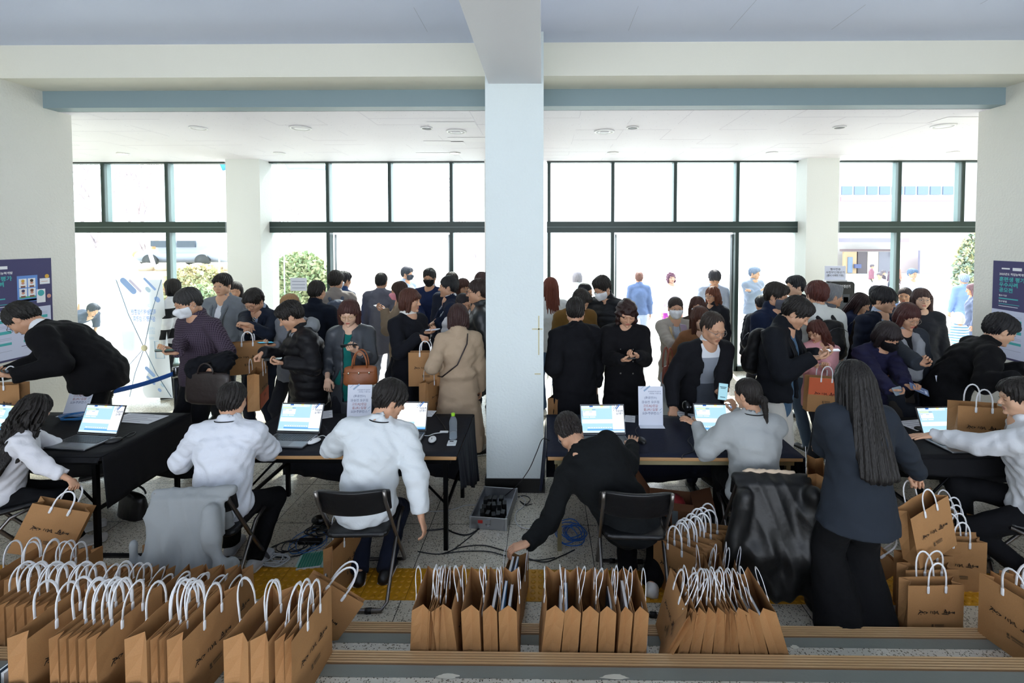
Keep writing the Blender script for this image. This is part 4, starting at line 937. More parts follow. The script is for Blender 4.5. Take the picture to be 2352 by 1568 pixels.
person('V19', 'person with dark red-brown fringe and wavy hair between the suit and the pillar', 1064, 638, 6.55, yaw=35, head=(0, 4, 0), sex='f', hair=('bobbangs', '#3a201a'), eyes='open', top=jacket('#c9ccd6'), bot=dict(c='#30343c'))
person('V20', 'person with tied black hair peeking behind the trench coat', 1066, 672, 5.5, yaw=40, head=(0, 12, 0), sex='f', hair=('pony', '#17131a'), top=jacket('#cfd0d6', puff=.08), bot=dict(c='#202430'))
person('V21', 'person in black leather jacket and glasses in profile at the pillar', 1098, 638, 5.25, yaw=-80, head=(0, 3, 0), hair=('crop', '#2a1d1a'), hs=1.06, eyes='open', glasses='#1c1c1c', top=jacket('#23272b', k='leather', hem=.3, collar=.04, lo=.028), bot=dict(c='#8f8a84'), arms=(hand(1085, 830, 5.1, 'grip'), None))
person('V21b', 'person whose dark hair shows above the leather jacket at the pillar', 1108, 624, 6.6, yaw=150, head=(0, 5, 0), hair=('short', '#3a2a28'), top=jacket('#55504e'), bot=dict(c='#22242a'))
person('V22', 'person from behind in belted beige trench coat with dark bob, reaching for a kraft bag', 1052, 696, 4.82, yaw=-160, head=(-6, 16, 0), sex='f', hair=('bob', '#2f1917'), hs=1.08,
       top=coat('#b49e86', n='trench_coat', hem=.6, flare=.08, lo=.03, sl=(.08, .07, .055), collar=.04, amp=.006, bulge=(0, .03, -.2, (.19, .14, .05))), bot=dict(c='#5e4438', w=.9), arms=(hand(1010, 838, 4.75, 'grip', d=(-.95, -.1, -.05)), None), shoes='#2a2320')
# --- visitors right of the pillar
person('V23', 'person from behind in white sweater and blue jeans with long auburn hair beside the pillar', 1264, 635, 6.4, yaw=-165, head=(0, 4, 0), sex='f', hair=('long', '#5a2a1c'), hs=1.04, top=sweater('#dfe4e6', lo=.02), bot=dict(c='#3f5a7e', w=.95), shoes='#e6e6e6')
person('V24', 'person from behind in long black hooded coat and glasses carrying a kraft bag', 1322, 680, 4.8, yaw=-155, head=(-30, 10, 0), hair=('crop', BLK), hs=1.08, broad=1.08, fat=1.05, glasses='#1c1c1c',
       top=coat('#101116', hood=1, hem=.36, lo=.04, sl=(.09, .08, .06), amp=.006), bot=dict(c='#17191f', w=1.1), arms=(hand(1281, 862, 4.75, 'grip', d=(-.1, -.1, -1)), None))
person('V25', 'person with bowed dark hair in mustard jacket behind the long black coat', 1345, 668, 5.45, yaw=20, head=(20, 36, 0), hair=('short', '#1c1714'), top=jacket('#6e5127', lo=.024), bot=dict(c='#20222a'))
person('V26', 'person with white mask in black padded vest looking down', 1376, 636, 5.9, yaw=-35, head=(-10, 28, 0), hair=('swept', '#1a1614'), hs=1.08, mask='#eef1f6', top=jacket('#1c1f24', puff=.07, lo=.035, collar=.05, rough=.5), bot=dict(c='#20222a'))
person('V27', 'person in dark suit with tied black hair behind the white-masked vest wearer', 1346, 648, 6.6, yaw=60, head=(0, 8, 0), sex='f', hair=('pony', '#14141c'), eyes='open', top=jacket('#191f30', open=(.05, .004, .03, -.3)), inner=dict(c='#e4e6ec', collar=.03), bot=dict(c='#191f30'))
person('V28', 'person with wavy dark red hair in black double-breasted coat typing on a phone', 1442, 689, 4.7, yaw=-3, head=(4, 26, 0), sex='f', hair=('perm', '#24110f'), hs=1.1,
       top=coat('#0f0f13', hem=.42, lo=.032, collar=.025, btn=((-.06, .06), -.18, -.42, 3, '#8d8a84')), bot=dict(c='#0f1014'), arms=(hand(1464, 818, 4.4, 'hold', d=(-.8, -.5, .1)), hand(1428, 826, 4.4, 'hold', d=(.8, -.5, .1))))
person('V29', 'person from behind in denim jacket and light jeans outside the open door', 1468, 622, 9.8, yaw=172, head=(0, 4, 0), sex='f', hair=('bun', '#7a5a50'), hs=1.02, top=jacket('#7187b2', hem=.05, lo=.022), bot=dict(c='#b9c8e0'), shoes='#444b5a')
person('V30', 'person in bright pink dress out in the sunlit forecourt', 1541, 624, 10.2, yaw=10, head=(0, 0, 0), sex='f', hair=('perm', '#5a3a4a'), eyes='open', top=coat('#eadbe8', n='dress', hem=.12), bot=dict(c='#c85cc8', skirt=.55), skin=3)
person('V31', 'person with white mask in grey-beige two-tone jacket at the front of the queue', 1552, 680, 5.7, yaw=-4, head=(0, 4, 0), sex='f', hair=('pony', '#241a18'), hs=1.1, eyes='open', mask='#eef0f4',
       top=jacket('#a39c94', open=(.03, .06, .03, -.5), hem=.2, lo=.028, collar=.02, cc=1, c2='#c4ab80', shawl=(.028, -.36)), inner=dict(c='#aab0ba', n='t-shirt'), bot=dict(c='#9aa3b2', w=1.3), arms=(hand(1572, 782, 5.3, 'hold', d=(-.3, -.3, .9)), hand(1552, 806, 5.1, 'flat', d=(1, -.2, 0))))
person('V32', 'person with white mask and wavy brown hair behind the brown jacket', 1602, 680, 5.9, yaw=-10, head=(0, 5, 0), sex='f', hair=('wavy', '#3a2018'), mask='#e9ecf2', eyes='open', top=jacket('#4a4038'), bot=dict(c='#22242a'))
person('V33', 'person with bowl-cut dark hair in pale blue shirt, head bowed, in the doorway', 1643, 622, 8.6, yaw=-10, head=(0, 28, 0), hair=('bowl', '#2a2a30'), hs=1.1, top=shirt('#b3bfd4'), bot=dict(c='#7a86a0'))
person('V34', 'person with glasses and long auburn hair in a dark top beneath the pale blue shirt', 1636, 657, 6.7, yaw=-60, head=(0, 6, 0), sex='f', hair=('wavy', '#59301f'), glasses='#8a8a90', eyes='open', top=jacket('#23252c', lo=.03, collar=.06), bot=dict(c='#22242a'))
person('V35', 'person with long chestnut hair in brown jacket leaning in behind the polo shirt', 1609, 703, 5.05, yaw=-4, lean=10, head=(8, 12, -6), sex='f', hair=('long', '#3c2015'), hs=1.1, skin=3, top=jacket('#7a5336', hem=.2, lo=.03), bot=dict(c='#22242a'), arms=(None, hand(1540, 855, 5.0, 'grip')))
person('V36', 'person with round glasses in black jacket over white and grey colour-block polo shirt', 1645, 716, 4.3, yaw=14, lean=12, head=(6, 20, 0), hair=('thin', '#2a211c'), hs=1.14, broad=1.08, fat=1.15, glasses='#8d8a86', h=1.72, skin=0,
       top=jacket('#15161b', open=(.085, .15, .05, -.75), lo=.03, hem=.22, collar=0), inner=dict(c='#dfe3ea', n='polo_shirt', collar=.03, lo=.014, mk=dict(pat='blocks', c2='#8d939d', zz=(1.27, 1.03, '#474c56'))), bot=dict(c='#1a2030'), arms=(hand(1652, 925, 4.0, 'hold', d=(.1, -.4, .8), n=(0, -1, .2)), hand(1545, 930, 4.2, 'grip', d=(0, -.1, -1))))
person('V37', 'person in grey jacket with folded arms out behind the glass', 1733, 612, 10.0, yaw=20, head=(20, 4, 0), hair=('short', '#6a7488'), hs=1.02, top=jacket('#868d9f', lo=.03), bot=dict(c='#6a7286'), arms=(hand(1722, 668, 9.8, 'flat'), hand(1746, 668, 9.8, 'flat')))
person('V38', 'person with grey mask and black glasses in navy zip jacket', 1788, 648, 5.3, yaw=34, lean=3, head=(10, 12, 0), hair=('short', '#1c1815'), hs=1.1, broad=1.08, mask='#5a5c66', glasses='#15151a', eyes='open', top=jacket('#18223a', collar=.06, lo=.034), bot=dict(c='#1a1e28'))
person('V39', 'person whose dark hair shows at the glass left of the navy zip jacket', 1748, 678, 6.6, yaw=170, head=(0, 20, 0), hair=('short', '#1a1c22'), hs=.95, top=jacket('#20242e'), bot=dict(c='#22242a'))
person('V40', 'person in black jacket and white trousers reading a phone', 1852, 686, 4.15, yaw=44, lean=6, head=(8, 34, 0), hair=('short', BLK), hs=1.06, broad=1.04, h=1.8,
       top=jacket('#14171d', open=(.05, .07, .05, -.75), collar=.06, lo=.034, sl=(.09, .08, .055), hem=.05), inner=dict(c='#4a6a88', collar=.0, n='shirt', hem=.14), bot=dict(c='#dcd9d2', w=1.35, ank=.07), arms=(hand(1878, 812, 4.3, 'hold', d=(.8, -.3, .1)), hand(1864, 822, 3.95, 'hold', d=(.9, 0, .1))))
person('V41', 'young person in black hooded jacket in profile facing left near the glass', 1828, 632, 6.4, yaw=-85, head=(0, 2, 0), hair=('short', '#14161c'), hs=1.06, eyes='open', skin=3, top=jacket('#1b1e26', hood=1, lo=.03), bot=dict(c='#20242c'))
person('V42', 'person from behind in off-white jacket with black backpack and reddish hair', 1876, 644, 5.3, yaw=-172, head=(-6, 6, 0), hair=('bowl', '#46201a'), hs=1.08, broad=1.1, top=jacket('#cfd2ce', collar=.035, lo=.034), bot=dict(c='#5a6c82'), arms=(hand(1935, 830, 5.2, 'relax'), None))
person('V43', 'person with swept grey hair in profile before the black kiosk', 1913, 652, 5.9, yaw=80, head=(6, 6, 0), hair=('swept', '#6a6c70'), hs=1.08, eyes='open', top=jacket('#5d6068', collar=.04), bot=dict(c='#2a2c34'))
person('V44', 'person in pale pink jacket with long wavy auburn hair behind the orange kraft bag', 1871, 736, 4.95, yaw=10, head=(-75, 22, 0), sex='f', hair=('wavy', '#401d15'), hs=1.0, top=jacket('#d59ba0', lo=.03, hem=.16), inner=dict(c='#dfe2e6'), bot=dict(c='#20242e', w=1.3), arms=(hand(1897, 838, 4.75, 'grip'), hand(1860, 838, 4.75, 'grip')), shoes='#1c4a3a')
person('V45', 'person with long dark hair in navy suit looking down beside the kiosk', 1988, 674, 5.9, yaw=45, head=(0, 26, 0), sex='f', hair=('long', '#241416'), hs=1.04, top=jacket('#1a2440', lo=.022), bot=dict(c='#1a2440', skirt=.5))
person('V46', 'person with round glasses and thick black bowl cut in navy coat over pale shirt', 2034, 658, 5.4, yaw=16, head=(10, 10, 0), hair=('bowl', '#121216'), hs=1.12, broad=1.08, fat=1.15, eyes='open', glasses='#3a2e2a', skin=1,
       top=coat('#151c2c', open=(.06, .05, .03, -.5), hem=.3, lo=.034, collar=.02, puff=.11), inner=dict(c='#b7c4dc', collar=.035), bot=dict(c='#1a1e2a'))
person('V47', 'person with tied dark hair in three-quarter view behind the bowl-cut head', 2079, 658, 6.7, yaw=-45, head=(0, 2, 0), sex='f', hair=('bun', '#241a1c'), eyes='open', top=jacket('#5a78a8', lo=.02), bot=dict(c='#22242a'))
person('V48', 'person with long dark hair and thin glasses in charcoal coat at the open doorway', 2117, 660, 5.9, yaw=-20, head=(0, 2, 0), sex='f', hair=('long', '#33211f'), hs=1.08, eyes='open', glasses='#8a8078', skin=3, top=coat('#22242b', lo=.034, hem=.4), bot=dict(c='#22242a'))
person('V49', 'person whose forehead and dark hair show left of the bowl-cut head', 2014, 656, 6.8, yaw=-20, head=(0, 5, 0), hair=('short', '#20202a'), eyes='open', top=jacket('#2a3040'), bot=dict(c='#22242a'))
person('V50', 'person with short reddish-brown hair in grey shearling coat over black turtleneck', 2094, 697, 4.8, yaw=-4, head=(8, 22, 0), sex='f', hair=('bob', '#3b1c19'), hs=1.1, glasses='#9a8c7c',
       top=coat('#2f343c', open=(.07, .06, .06, -.7), hem=.32, lo=.045, sl=(.09, .085, .075), collar=.03, cc=1, c2='#8d9096', shawl=(.05, -.42)), inner=dict(c='#111216', n='turtleneck', collar=.06), bot=dict(c='#4a4542', w=1.3), arms=(None, hand(2110, 836, 4.4, 'hold', d=(.5, -.4, .5), n=(-.2, -1, .3))))
person('V51', 'person with black mask in navy quilted jacket holding out a card and lanyard', 2052, 743, 4.5, yaw=8, lean=18, head=(2, 30, 0), sex='f', hair=('bobbangs', '#1a1214'), hs=1.12, mask='#121216', h=1.62,
       top=jacket('#1f1f3a', puff=.055, lo=.036, sl=(.085, .078, .06), hem=.14, collar=.012), inner=dict(c='#c4c8d0', collar=.03), bot=dict(c='#22242a'), arms=(hand(2088, 898, 4.15, 'hold', d=(.2, -.6, -.3)), hand(2048, 900, 4.15, 'hold', d=(.5, -.5, -.2))))
person('V52', 'person in black jacket with dark mask under the chin, bowing right at the right edge', 2316, 722, 4.45, yaw=66, lean=34, head=(8, 26, 0), hair=('short', '#121114'), hs=1.14, broad=1.12, skin=1, h=1.76,
       top=jacket('#0e0f12', lo=.045, sl=(.095, .088, .062), hem=.16, collar=.04, amp=.007, btn=((0,), -.1, -.4, 4, '#b9b4a8')), bot=dict(c='#0f1014'), arms=(hand(2352, 845, 4.3, 'grip'), hand(2332, 868, 3.95, 'grip', d=(.9, 0, 0))))
# --- people outside in the sunlight
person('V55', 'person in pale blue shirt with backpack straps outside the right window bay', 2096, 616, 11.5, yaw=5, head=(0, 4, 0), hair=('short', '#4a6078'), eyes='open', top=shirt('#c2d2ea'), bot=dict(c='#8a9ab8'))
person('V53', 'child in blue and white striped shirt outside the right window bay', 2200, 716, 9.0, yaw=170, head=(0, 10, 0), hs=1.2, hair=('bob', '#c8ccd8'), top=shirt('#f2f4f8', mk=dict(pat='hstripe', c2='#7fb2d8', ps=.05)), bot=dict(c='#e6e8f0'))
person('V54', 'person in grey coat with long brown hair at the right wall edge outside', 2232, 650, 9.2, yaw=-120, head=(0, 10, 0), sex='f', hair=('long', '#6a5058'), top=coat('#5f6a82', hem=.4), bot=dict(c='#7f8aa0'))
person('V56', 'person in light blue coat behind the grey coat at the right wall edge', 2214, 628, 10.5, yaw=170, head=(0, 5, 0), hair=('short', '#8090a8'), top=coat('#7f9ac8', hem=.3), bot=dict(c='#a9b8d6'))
person('V57', 'person in dark clothes bending far forward outside the left window', 218, 698, 9.5, yaw=80, lean=74, h=1.6, head=(0, 30, 0), hair=('short', '#2a3040'), top=jacket('#3a4458'), bot=dict(c='#8ea2c4'), arms=(dict(t=('o', .15, .1, -.45)), dict(t=('o', -.15, .1, -.45))))
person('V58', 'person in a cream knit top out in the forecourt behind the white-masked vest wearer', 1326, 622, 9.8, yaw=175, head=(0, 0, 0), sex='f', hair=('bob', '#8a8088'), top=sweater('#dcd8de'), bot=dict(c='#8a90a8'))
for i, (px, pf, Y, c, cb, yaw, lb) in enumerate(((2030, 690, 27, '#4a3f48', '#3a3640', 80, 'tiny pedestrian in dark clothes walking left of the others before the far shops'), (2004, 668, 33, '#8a5a6a', '#444', 60, 'tiny pedestrian in wine red by the far doorway'), (2048, 676, 31, '#5a4656', '#4a4a5a', -80, 'tiny pedestrian in dark plum walking before the far shops'),
        (2062, 668, 35, '#b0786a', '#6a5a5a', 100, 'tiny pedestrian in salmon coat by the far shop window'), (2020, 720, 21, '#b9a8b8', '#8a8a9a', -60, 'tiny pedestrian in pale clothes nearest on the far forecourt'))):
    Y = min(np.arange(14, 37, .25), key=lambda y: abs(at(px, pf, y)[2]-gh(y)+.0)); H_ = 1.62
    hy_ = pf-(H_+.0)*FPX/Y; person('W%d' % i, lb, px, hy_, Y, yaw=yaw, h=H_, floor=gh(Y), vox=.03, hair=('short', '#5a5058'), top=jacket(c), bot=dict(c=cb if len(cb) > 4 else '#444444'))
# ---------------------------------------------------------------- kraft paper bags
KR = mat('#ab7e50', 'kraft'); KRB = mat('#ab7e50', 'kraft', rough=.7); HW = mat('#eeeff2', 'plastic', .45); INK = mat('#17120e', 'plain', .8); LOGO = mat('#5d4a33', 'plain', .8)
BW, BH = .33, .34
ST = [[(555, 350), (622, 378)], [(625, 385), (575, 430), (520, 515)], [(560, 447), (640, 440), (720, 458)], [(650, 390), (695, 445)], [(715, 445), (770, 400)], [(790, 420), (870, 445), (800, 490)], [(745, 480), (755, 505)], [(610, 500), (628, 525)],
      [(1002, 390), (983, 475)], [(1063, 410), (1070, 470), (1085, 495)], [(1120, 385), (1152, 450), (1140, 520)], [(1160, 440), (1160, 500)], [(1205, 415), (1212, 485)], [(1245, 390), (1272, 505)], [(1262, 500), (1315, 515)],
      [(1545, 345), (1525, 400), (1495, 500)], [(1545, 345), (1592, 430)], [(1545, 425), (1562, 490)], [(1575, 450), (1612, 440), (1602, 515)], [(1420, 505), (1560, 530), (1670, 545)], [(1700, 405), (1655, 522)], [(1690, 420), (1722, 518)], [(1740, 462), (1800, 470)], [(1822, 440), (1827, 500)], [(1850, 450), (1870, 500)], [(1892, 430), (1892, 520)], [(1862, 470), (1915, 475)]]
def lettering(m, y, flip):
    s = -1 if flip else 1
    def P(u, v): return (s*((u-1215)/2130*BW), y, .185-(v-440)/2130*BW)
    for st in ST:
        for (a, b), (c, d) in zip(st, st[1:]):
            L = math.hypot(c-a, d-b); nx, ny = -(d-b)/L*15, (c-a)/L*15; ex, ey = (c-a)/L*6, (d-b)/L*6
            m.add([P(a-ex+nx, b-ey+ny), P(a-ex-nx, b-ey-ny), P(c+ex-nx*.7, d+ey-ny*.7), P(c+ex+nx*.7, d+ey+ny*.7)], [(0, 1, 2, 3)], 0)
    for u0, v0, u1, v1 in ((1040, 900, 1110, 1000), (1045, 1015, 1135, 1062), (1160, 908, 1510, 930), (1160, 944, 1510, 968), (1190, 1000, 1515, 1018), (1190, 1028, 1515, 1044)):
        m.add([P(u0, v1), P(u1, v1), P(u1, v0), P(u0, v0)], [(0, 1, 2, 3)], 1)
def make_bag(d=.1, dt=None, g=.045, hh=.13, orange=None, seed=0, tl=0.0):
    dt = d if dt is None else dt; r = random.Random(seed); t = thing('paper_bag', 'kraft bag', 'bag'); w = BW; m = MB(); nz = 4
    def dd(z): return d+(dt-d)*z/BH
    def ring(z):
        f = z/BH; q = dd(z)/2; gi = g*max(0, (f-.12))/.88; j = lambda: (r.random()-.5)*.004
        return [(-w/2, -q, z), (-w/4, -q-.003*math.sin(3*f)+j(), z), (0, -q+j()-.004*f, z), (w/4, -q+j(), z), (w/2, -q, z), (w/2-gi, 0, z), (w/2, q, z), (w/4, q+j(), z), (0, q+j()+.004*f, z), (-w/4, q+j(), z), (-w/2, q, z), (-w/2+gi, 0, z)]
    v = []; 
    for i in range(nz+1): v += ring(BH*i/nz)
    f = [(i*12+j, i*12+(j+1) % 12, (i+1)*12+(j+1) % 12, (i+1)*12+j) for i in range(nz) for j in range(12)]
    m.add(v, f, 0); m.add(v[:12], [tuple(range(11, -1, -1))], 0)
    m.build('bag_body', [KR], t, solid=.0012)
    for s, q0 in ((-1, 0), (1, 0)):
        l = MB(); y = s*(dd(.16)/2+.0068); lettering(l, y, s > 0)
        v2 = []
        for (x, yy, z) in l.v: v2.append((x, s*(dd(z)/2+.0062+.002*(z/BH)), z))
        l.v = v2; l.build('printed_lettering', [INK, LOGO], t)
        hb = MB(); q = s*(dt/2+.004+.003); hx = .052; lean = r.uniform(-.01, .03)+tl
        pts = []
        for i in range(13):
            a = math.pi*i/12; pts.append((-hx*math.cos(a)*(1+.1*math.sin(a)), q+s*lean*math.sin(a), BH+.004+hh*math.sin(a)**.85 if 0 < i < 12 else BH-.02))
        hb.tube(pts, .0060, 0, 6, flat=((0, 1, 0), .3))
        for e in (-1, 1): hb.tube([(e*hx, q, BH-.045), (e*hx, q, BH-.04), (e*hx, q, BH-.008), (e*hx, q, BH-.002)], [.005, .0085, .0085, .006], 0, 8, flat=((0, 1, 0), .4))
        hb.build('bag_handle', [HW], t)
    if orange:
        o = MB(); z0, z1 = orange; n = 6
        for s in (-1, 1):
            for i in range(n):
                za, zb = z0+(z1-z0)*i/n, z0+(z1-z0)*(i+1)/n
                o.add([(-w/2+.001, s*(dd(za)/2+.0055), za), (w/2-.001, s*(dd(za)/2+.0055), za), (w/2-.001, s*(dd(zb)/2+.0065), zb), (-w/2+.001, s*(dd(zb)/2+.0065), zb)], [(0, 1, 2, 3)], 0)
        o.build('orange_panel', [mat('#d4663f', 'kraft')], t)
    return t
BAGN = 0; PROTO = {}
def bag(label, base, yaw=90, leanx=0, d=.1, dt=None, group='kraft gift bags', hh=.13, orange=None, roll=0, var=0):
    key = (round(d, 3), dt, hh, orange, var)
    if key not in PROTO:
        t = PROTO[key] = make_bag(d, dt, hh=hh, orange=orange, seed=var+int(d*1000)); t['used'] = 0
    p = PROTO[key]
    if p['used']: t = copy_tree(p)
    else: t = p
    p['used'] = 1; t.location = tuple(float(x) for x in base); t.rotation_euler = (math.radians(leanx), math.radians(roll), math.radians(yaw)); t['label'] = label
    if group: t['group'] = group
    return t
def row(items, Yn, z, topy, fmt, group, boty=None, names=None, hs_=None):
    """items (x_bottom px, x_top px, thickness px) of bags seen end-on; Yn = depth of the near end"""
    for i, it in enumerate(items):
        xb, xt, th = it[:3]; zt = z+BH; p0 = at(xb, boty or 1513, Yn); pt = at(xt, topy, Yn)
        if boty is None: p0 = pt+(p0-pt)
        dx = pt[0]-p0[0]; a = math.degrees(math.asin(max(-.8, min(.8, dx/BH)))); d = max(.02, th*Yn/1100); c = math.cos(math.radians(a))
        lift = abs(math.sin(math.radians(a)))*d/2
        bag(fmt % names[i] if names else fmt % ORD[i], (p0[0], Yn+BW/2, z+lift+.001), 90+(it[3] if len(it) > 3 else 0), a, round(d*c, 2), var=i % 3, group=group, hh=(hs_[i % 3] if hs_ else (.12, .14, .13)[i % 3]))
ORD = ['first', 'second', 'third', 'fourth', 'fifth', 'sixth', 'seventh', 'eighth', 'ninth', 'tenth', 'eleventh', 'twelfth', 'thirteenth', 'fourteenth', 'fifteenth', 'sixteenth', 'seventeenth', 'eighteenth', 'nineteenth', 'twentieth', 'twenty-first', 'twenty-second', 'twenty-third']
# lower step, middle, left part (before the pillar)
row([(960, 967, 42), (985, 991, 12), (1000, 1004, 12), (1034, 1014, 46), (1087, 1080, 44), (1129, 1125, 32), (1170, 1166, 44)], 2.315, .15, 1431, 'kraft bag, %s from the left in the step row below the pillar', 'bags on the lower step below the pillar', hs_=(.095, .11, .10))
row([(1258, 1276, 42), (1303, 1316, 40), (1346, 1357, 36), (1389, 1397, 38), (1427, 1440, 28), (1464, 1474, 34)], 2.315, .15, 1431, 'kraft bag, %s from the left in the step row below the right table', 'bags on the lower step below the right table', hs_=(.095, .11, .10))
row([(1553, 1592, 26), (1585, 1612, 26), (1616, 1634, 26), (1646, 1656, 26), (1668, 1672, 14), (1690, 1684, 18), (1726, 1704, 32), (1765, 1728, 28), (1808, 1762, 46)], 2.315, .15, 1431, 'kraft bag, %s from the left in the fanned-out step row at right', 'fanned-out bags on the lower step at right', hs_=(.095, .11, .10))
p = gz(1500, 1500, .15); bag('kraft bag turned to show its lettering, leaning right on the middle step row', (p[0]+.05, 2.47, .185), 68, 25, .03, group=None)
# lower step, left
row([(xb, xb+o, 20) for xb, o in ((-18, -4), (5, -4), (28, -4), (51, -4), (74, -3), (97, -3), (120, -2), (143, 0), (167, 3), (192, 8), (220, 16), (250, 30))], 2.315, .15, 1431, 'kraft bag, %s from the left in the tight step row at far left', 'bags packed on the lower step at far left', hs_=(.095, .11, .10))
row([(338, 342, 40), (384, 388, 44), (432, 432, 40), (480, 474, 34)], 2.315, .15, 1431, 'kraft bag, %s from the left behind the front bags under the grey hoodie', 'bags on the lower step under the grey hoodie', hs_=(.03, .05, .04))
c_ = at(733, 1412, 2.52); bag('kraft bag tilted on its corner behind the frontmost left bags', (c_[0]-.17*math.sin(math.radians(36)), 2.52, c_[2]-.17*math.cos(math.radians(36))), 8, 0, .03, group=None, roll=36)
# floor, far left
row([(-20, -18, 40), (28, 30, 40), (72, 72, 36), (108, 104, 30)], 2.70, 0, 1365, 'kraft bag, %s from the left on the floor under the long-haired person', 'bags on the floor at far left', boty=1503)
# upper step, front left
row([(x, x, th, -3) for x, th in ((45, 50), (128, 20), (150, 18), (171, 18), (193, 18), (216, 20))], 1.955, .30, 1509, 'kraft bag, %s from the left at the bottom edge of the photo', 'bags on the upper step at the front left', boty=1509)
row([(x, x, th, -4) for x, th in ((318, 54), (360, 16), (378, 14), (408, 40), (548, 60), (602, 44), (648, 20), (668, 16))], 1.955, .30, 1509, 'big front kraft bag, %s from the left, showing its printed side', 'big printed bags on the upper step', boty=1509)
# floor behind the black folding chair
for i in range(6):
    o = .075*i; bag('kraft bag, %s from the front beside the second folding chair' % ORD[i], (.88+.73*o, 3.09+.55*o, .001), -47+(i*7), 0, .06, group='bags on the floor beside the second folding chair', var=i % 3)
for i, x in enumerate((.93, 1.02, 1.10)): bag('kraft bag, %s of three between the fanned row and the black coat' % ORD[i], (x, 2.86+.02*i, .001), 84-6*i, 8, .06, group='bags before the black coat', var=i)
# floor right
for i, (px, Y) in enumerate(((2137, 2.77), (2128, 2.90), (2118, 3.02))): bag('kraft bag, %s from the front beside the dark trousers' % ORD[i], (at(px, 1400, Y)[0], Y, .001), 2, 0, .07, group='bags standing face-on beside the dark trousers', var=i)
for i, (px, Y) in enumerate(((2196, 3.17), (2187, 3.28), (2181, 3.38), (2176, 3.48))): bag('kraft bag, %s from the front in the stack left of the right chair leg' % ORD[i], (at(px, 1330, Y)[0], Y, .001), -3, 0, .06, group='bags by the right folding chair', var=i % 3)
bag('large kraft bag at the lower right corner with printed lettering', (2.50, 2.48, .151), -76, 0, .08, group=None, var=1)
bag('kraft bag behind the large one at the lower right corner', (2.62, 2.50, .151), -78, 0, .07, group=None, var=2)
bag('kraft bag slumped between the dark trouser legs, upper one', (gz(1962, 1360, 0)[0]-.03, 3.24, .05), -30, 0, .05, group=None, roll=38)
bag('kraft bag lying lowest between the dark trouser legs', (gz(1962, 1392, 0)[0]+.05, 3.12, .03), -26, 0, .05, group=None, roll=-30, var=1)
bag('kraft bag standing upright under the third folding chair', (at(785, 1340, 3.12)[0], 3.16, .001), 78, 0, .07, group=None)
bag('kraft bag poking out left of the grey hoodie', (at(392, 1330, 3.12)[0], 3.16, .001), 60, 0, .07, group=None, var=2)
bag('kraft bag with white handles standing on the right desk', (at(2255, 1000, 3.62)[0], 3.66, .742), -12, 0, .13, group=None, var=1)
bag('kraft bag on the left desk at the photo edge', (at(0, 940, 4.05)[0], 4.08, .742), 8, 0, .1, group=None, var=2)
def held(label, key, side, yaw, drop=.0, **k):
    """bag hanging by its handles from a hand"""
    h_ = PEOPLE[key]['hands'][side]; p = h_['w']+h_['d']*.085*PEOPLE[key]['J']['k']+h_['n']*.03+np.array([0, 0, -drop]); q = {'group': None, 'd': .08, 'hh': .11}; q.update(k); ro = math.radians(q.get('roll', 0)); L = BH+.105
    return bag(label, (p[0]-math.sin(ro)*L*math.cos(math.radians(yaw)), p[1]-math.sin(ro)*L*math.sin(math.radians(yaw)), p[2]-L*math.cos(ro)), yaw, **q)
held('kraft bag held out by the person with very long hair', 'S1', 'r', 24, roll=24, d=.1)
held('kraft bag hanging from the bowed person in navy suit', 'V4', 'r', 22)
held('narrow kraft bag with orange lower half held before the puffer jacket', 'V6', 'r', 108, orange=(.01, .15), d=.1)
held('kraft bag held by the person in black dress', 'V14', 'r', 4)
held('kraft bag hanging from the trench coat wearer\'s hand', 'V22', 'l', 76, d=.1)
held('kraft bag hanging beside the long black hooded coat', 'V24', 'l', 66, d=.1)
held('kraft bag with orange upper half held by the pink jacket wearer', 'V44', 'l', -2, orange=(.17, .335), roll=3)
held('kraft bag full of booklets gripped by the bending person\'s hand', 'S4', 'l', 84, d=.12)
held('kraft bag carried in the left hand of the dark blazer', 'S6', 'l', 62, d=.1)
held('kraft bag swinging from the right hand of the dark blazer', 'S6', 'r', 18, roll=-16, d=.1)
# booklets that stick out of some bags
BKC = [('#e9ecf1', 'white'), ('#2f7fb8', 'blue'), ('#e2e6ea', 'pale'), ('#3a4a5e', 'slate')]
def booklet(label, px, py, Y, c, yaw=88, tilt=6, w=.2, h=.27, up=.10):
    p = at(px, py, Y); t = thing('booklet', label, 'booklet', (p[0], p[1], p[2]-h), 0, 'booklets sticking out of the kraft bags', rot=(math.radians(tilt), 0, math.radians(yaw)))
    MB().box((-w/2, -.005, 0), (w/2, .005, h), bev=0).build('pages', [mat('#eef0f3', 'paper')], t)
    for s in (-1, 1): MB().box((-w/2-.002, s*.0062-.001, -.002), (w/2+.002, s*.0062+.001, h+.002)).build('cover', [mat(c, 'paper', .4)], t)
    m = MB()
    for s in (-1, 1):
        for i in range(4): m.box((-w*.35+.035*i, s*.0077-.0003, h*.35), (-w*.35+.035*i+.012, s*.0077+.0003, h*.85))
        m.box((-w*.4, s*.0077-.0003, h*.1), (w*.4, s*.0077+.0003, h*.26))
    m.build('printing', [mat('#8a93a2' if c != '#2f7fb8' else '#cfe0ee', 'paper')], t)
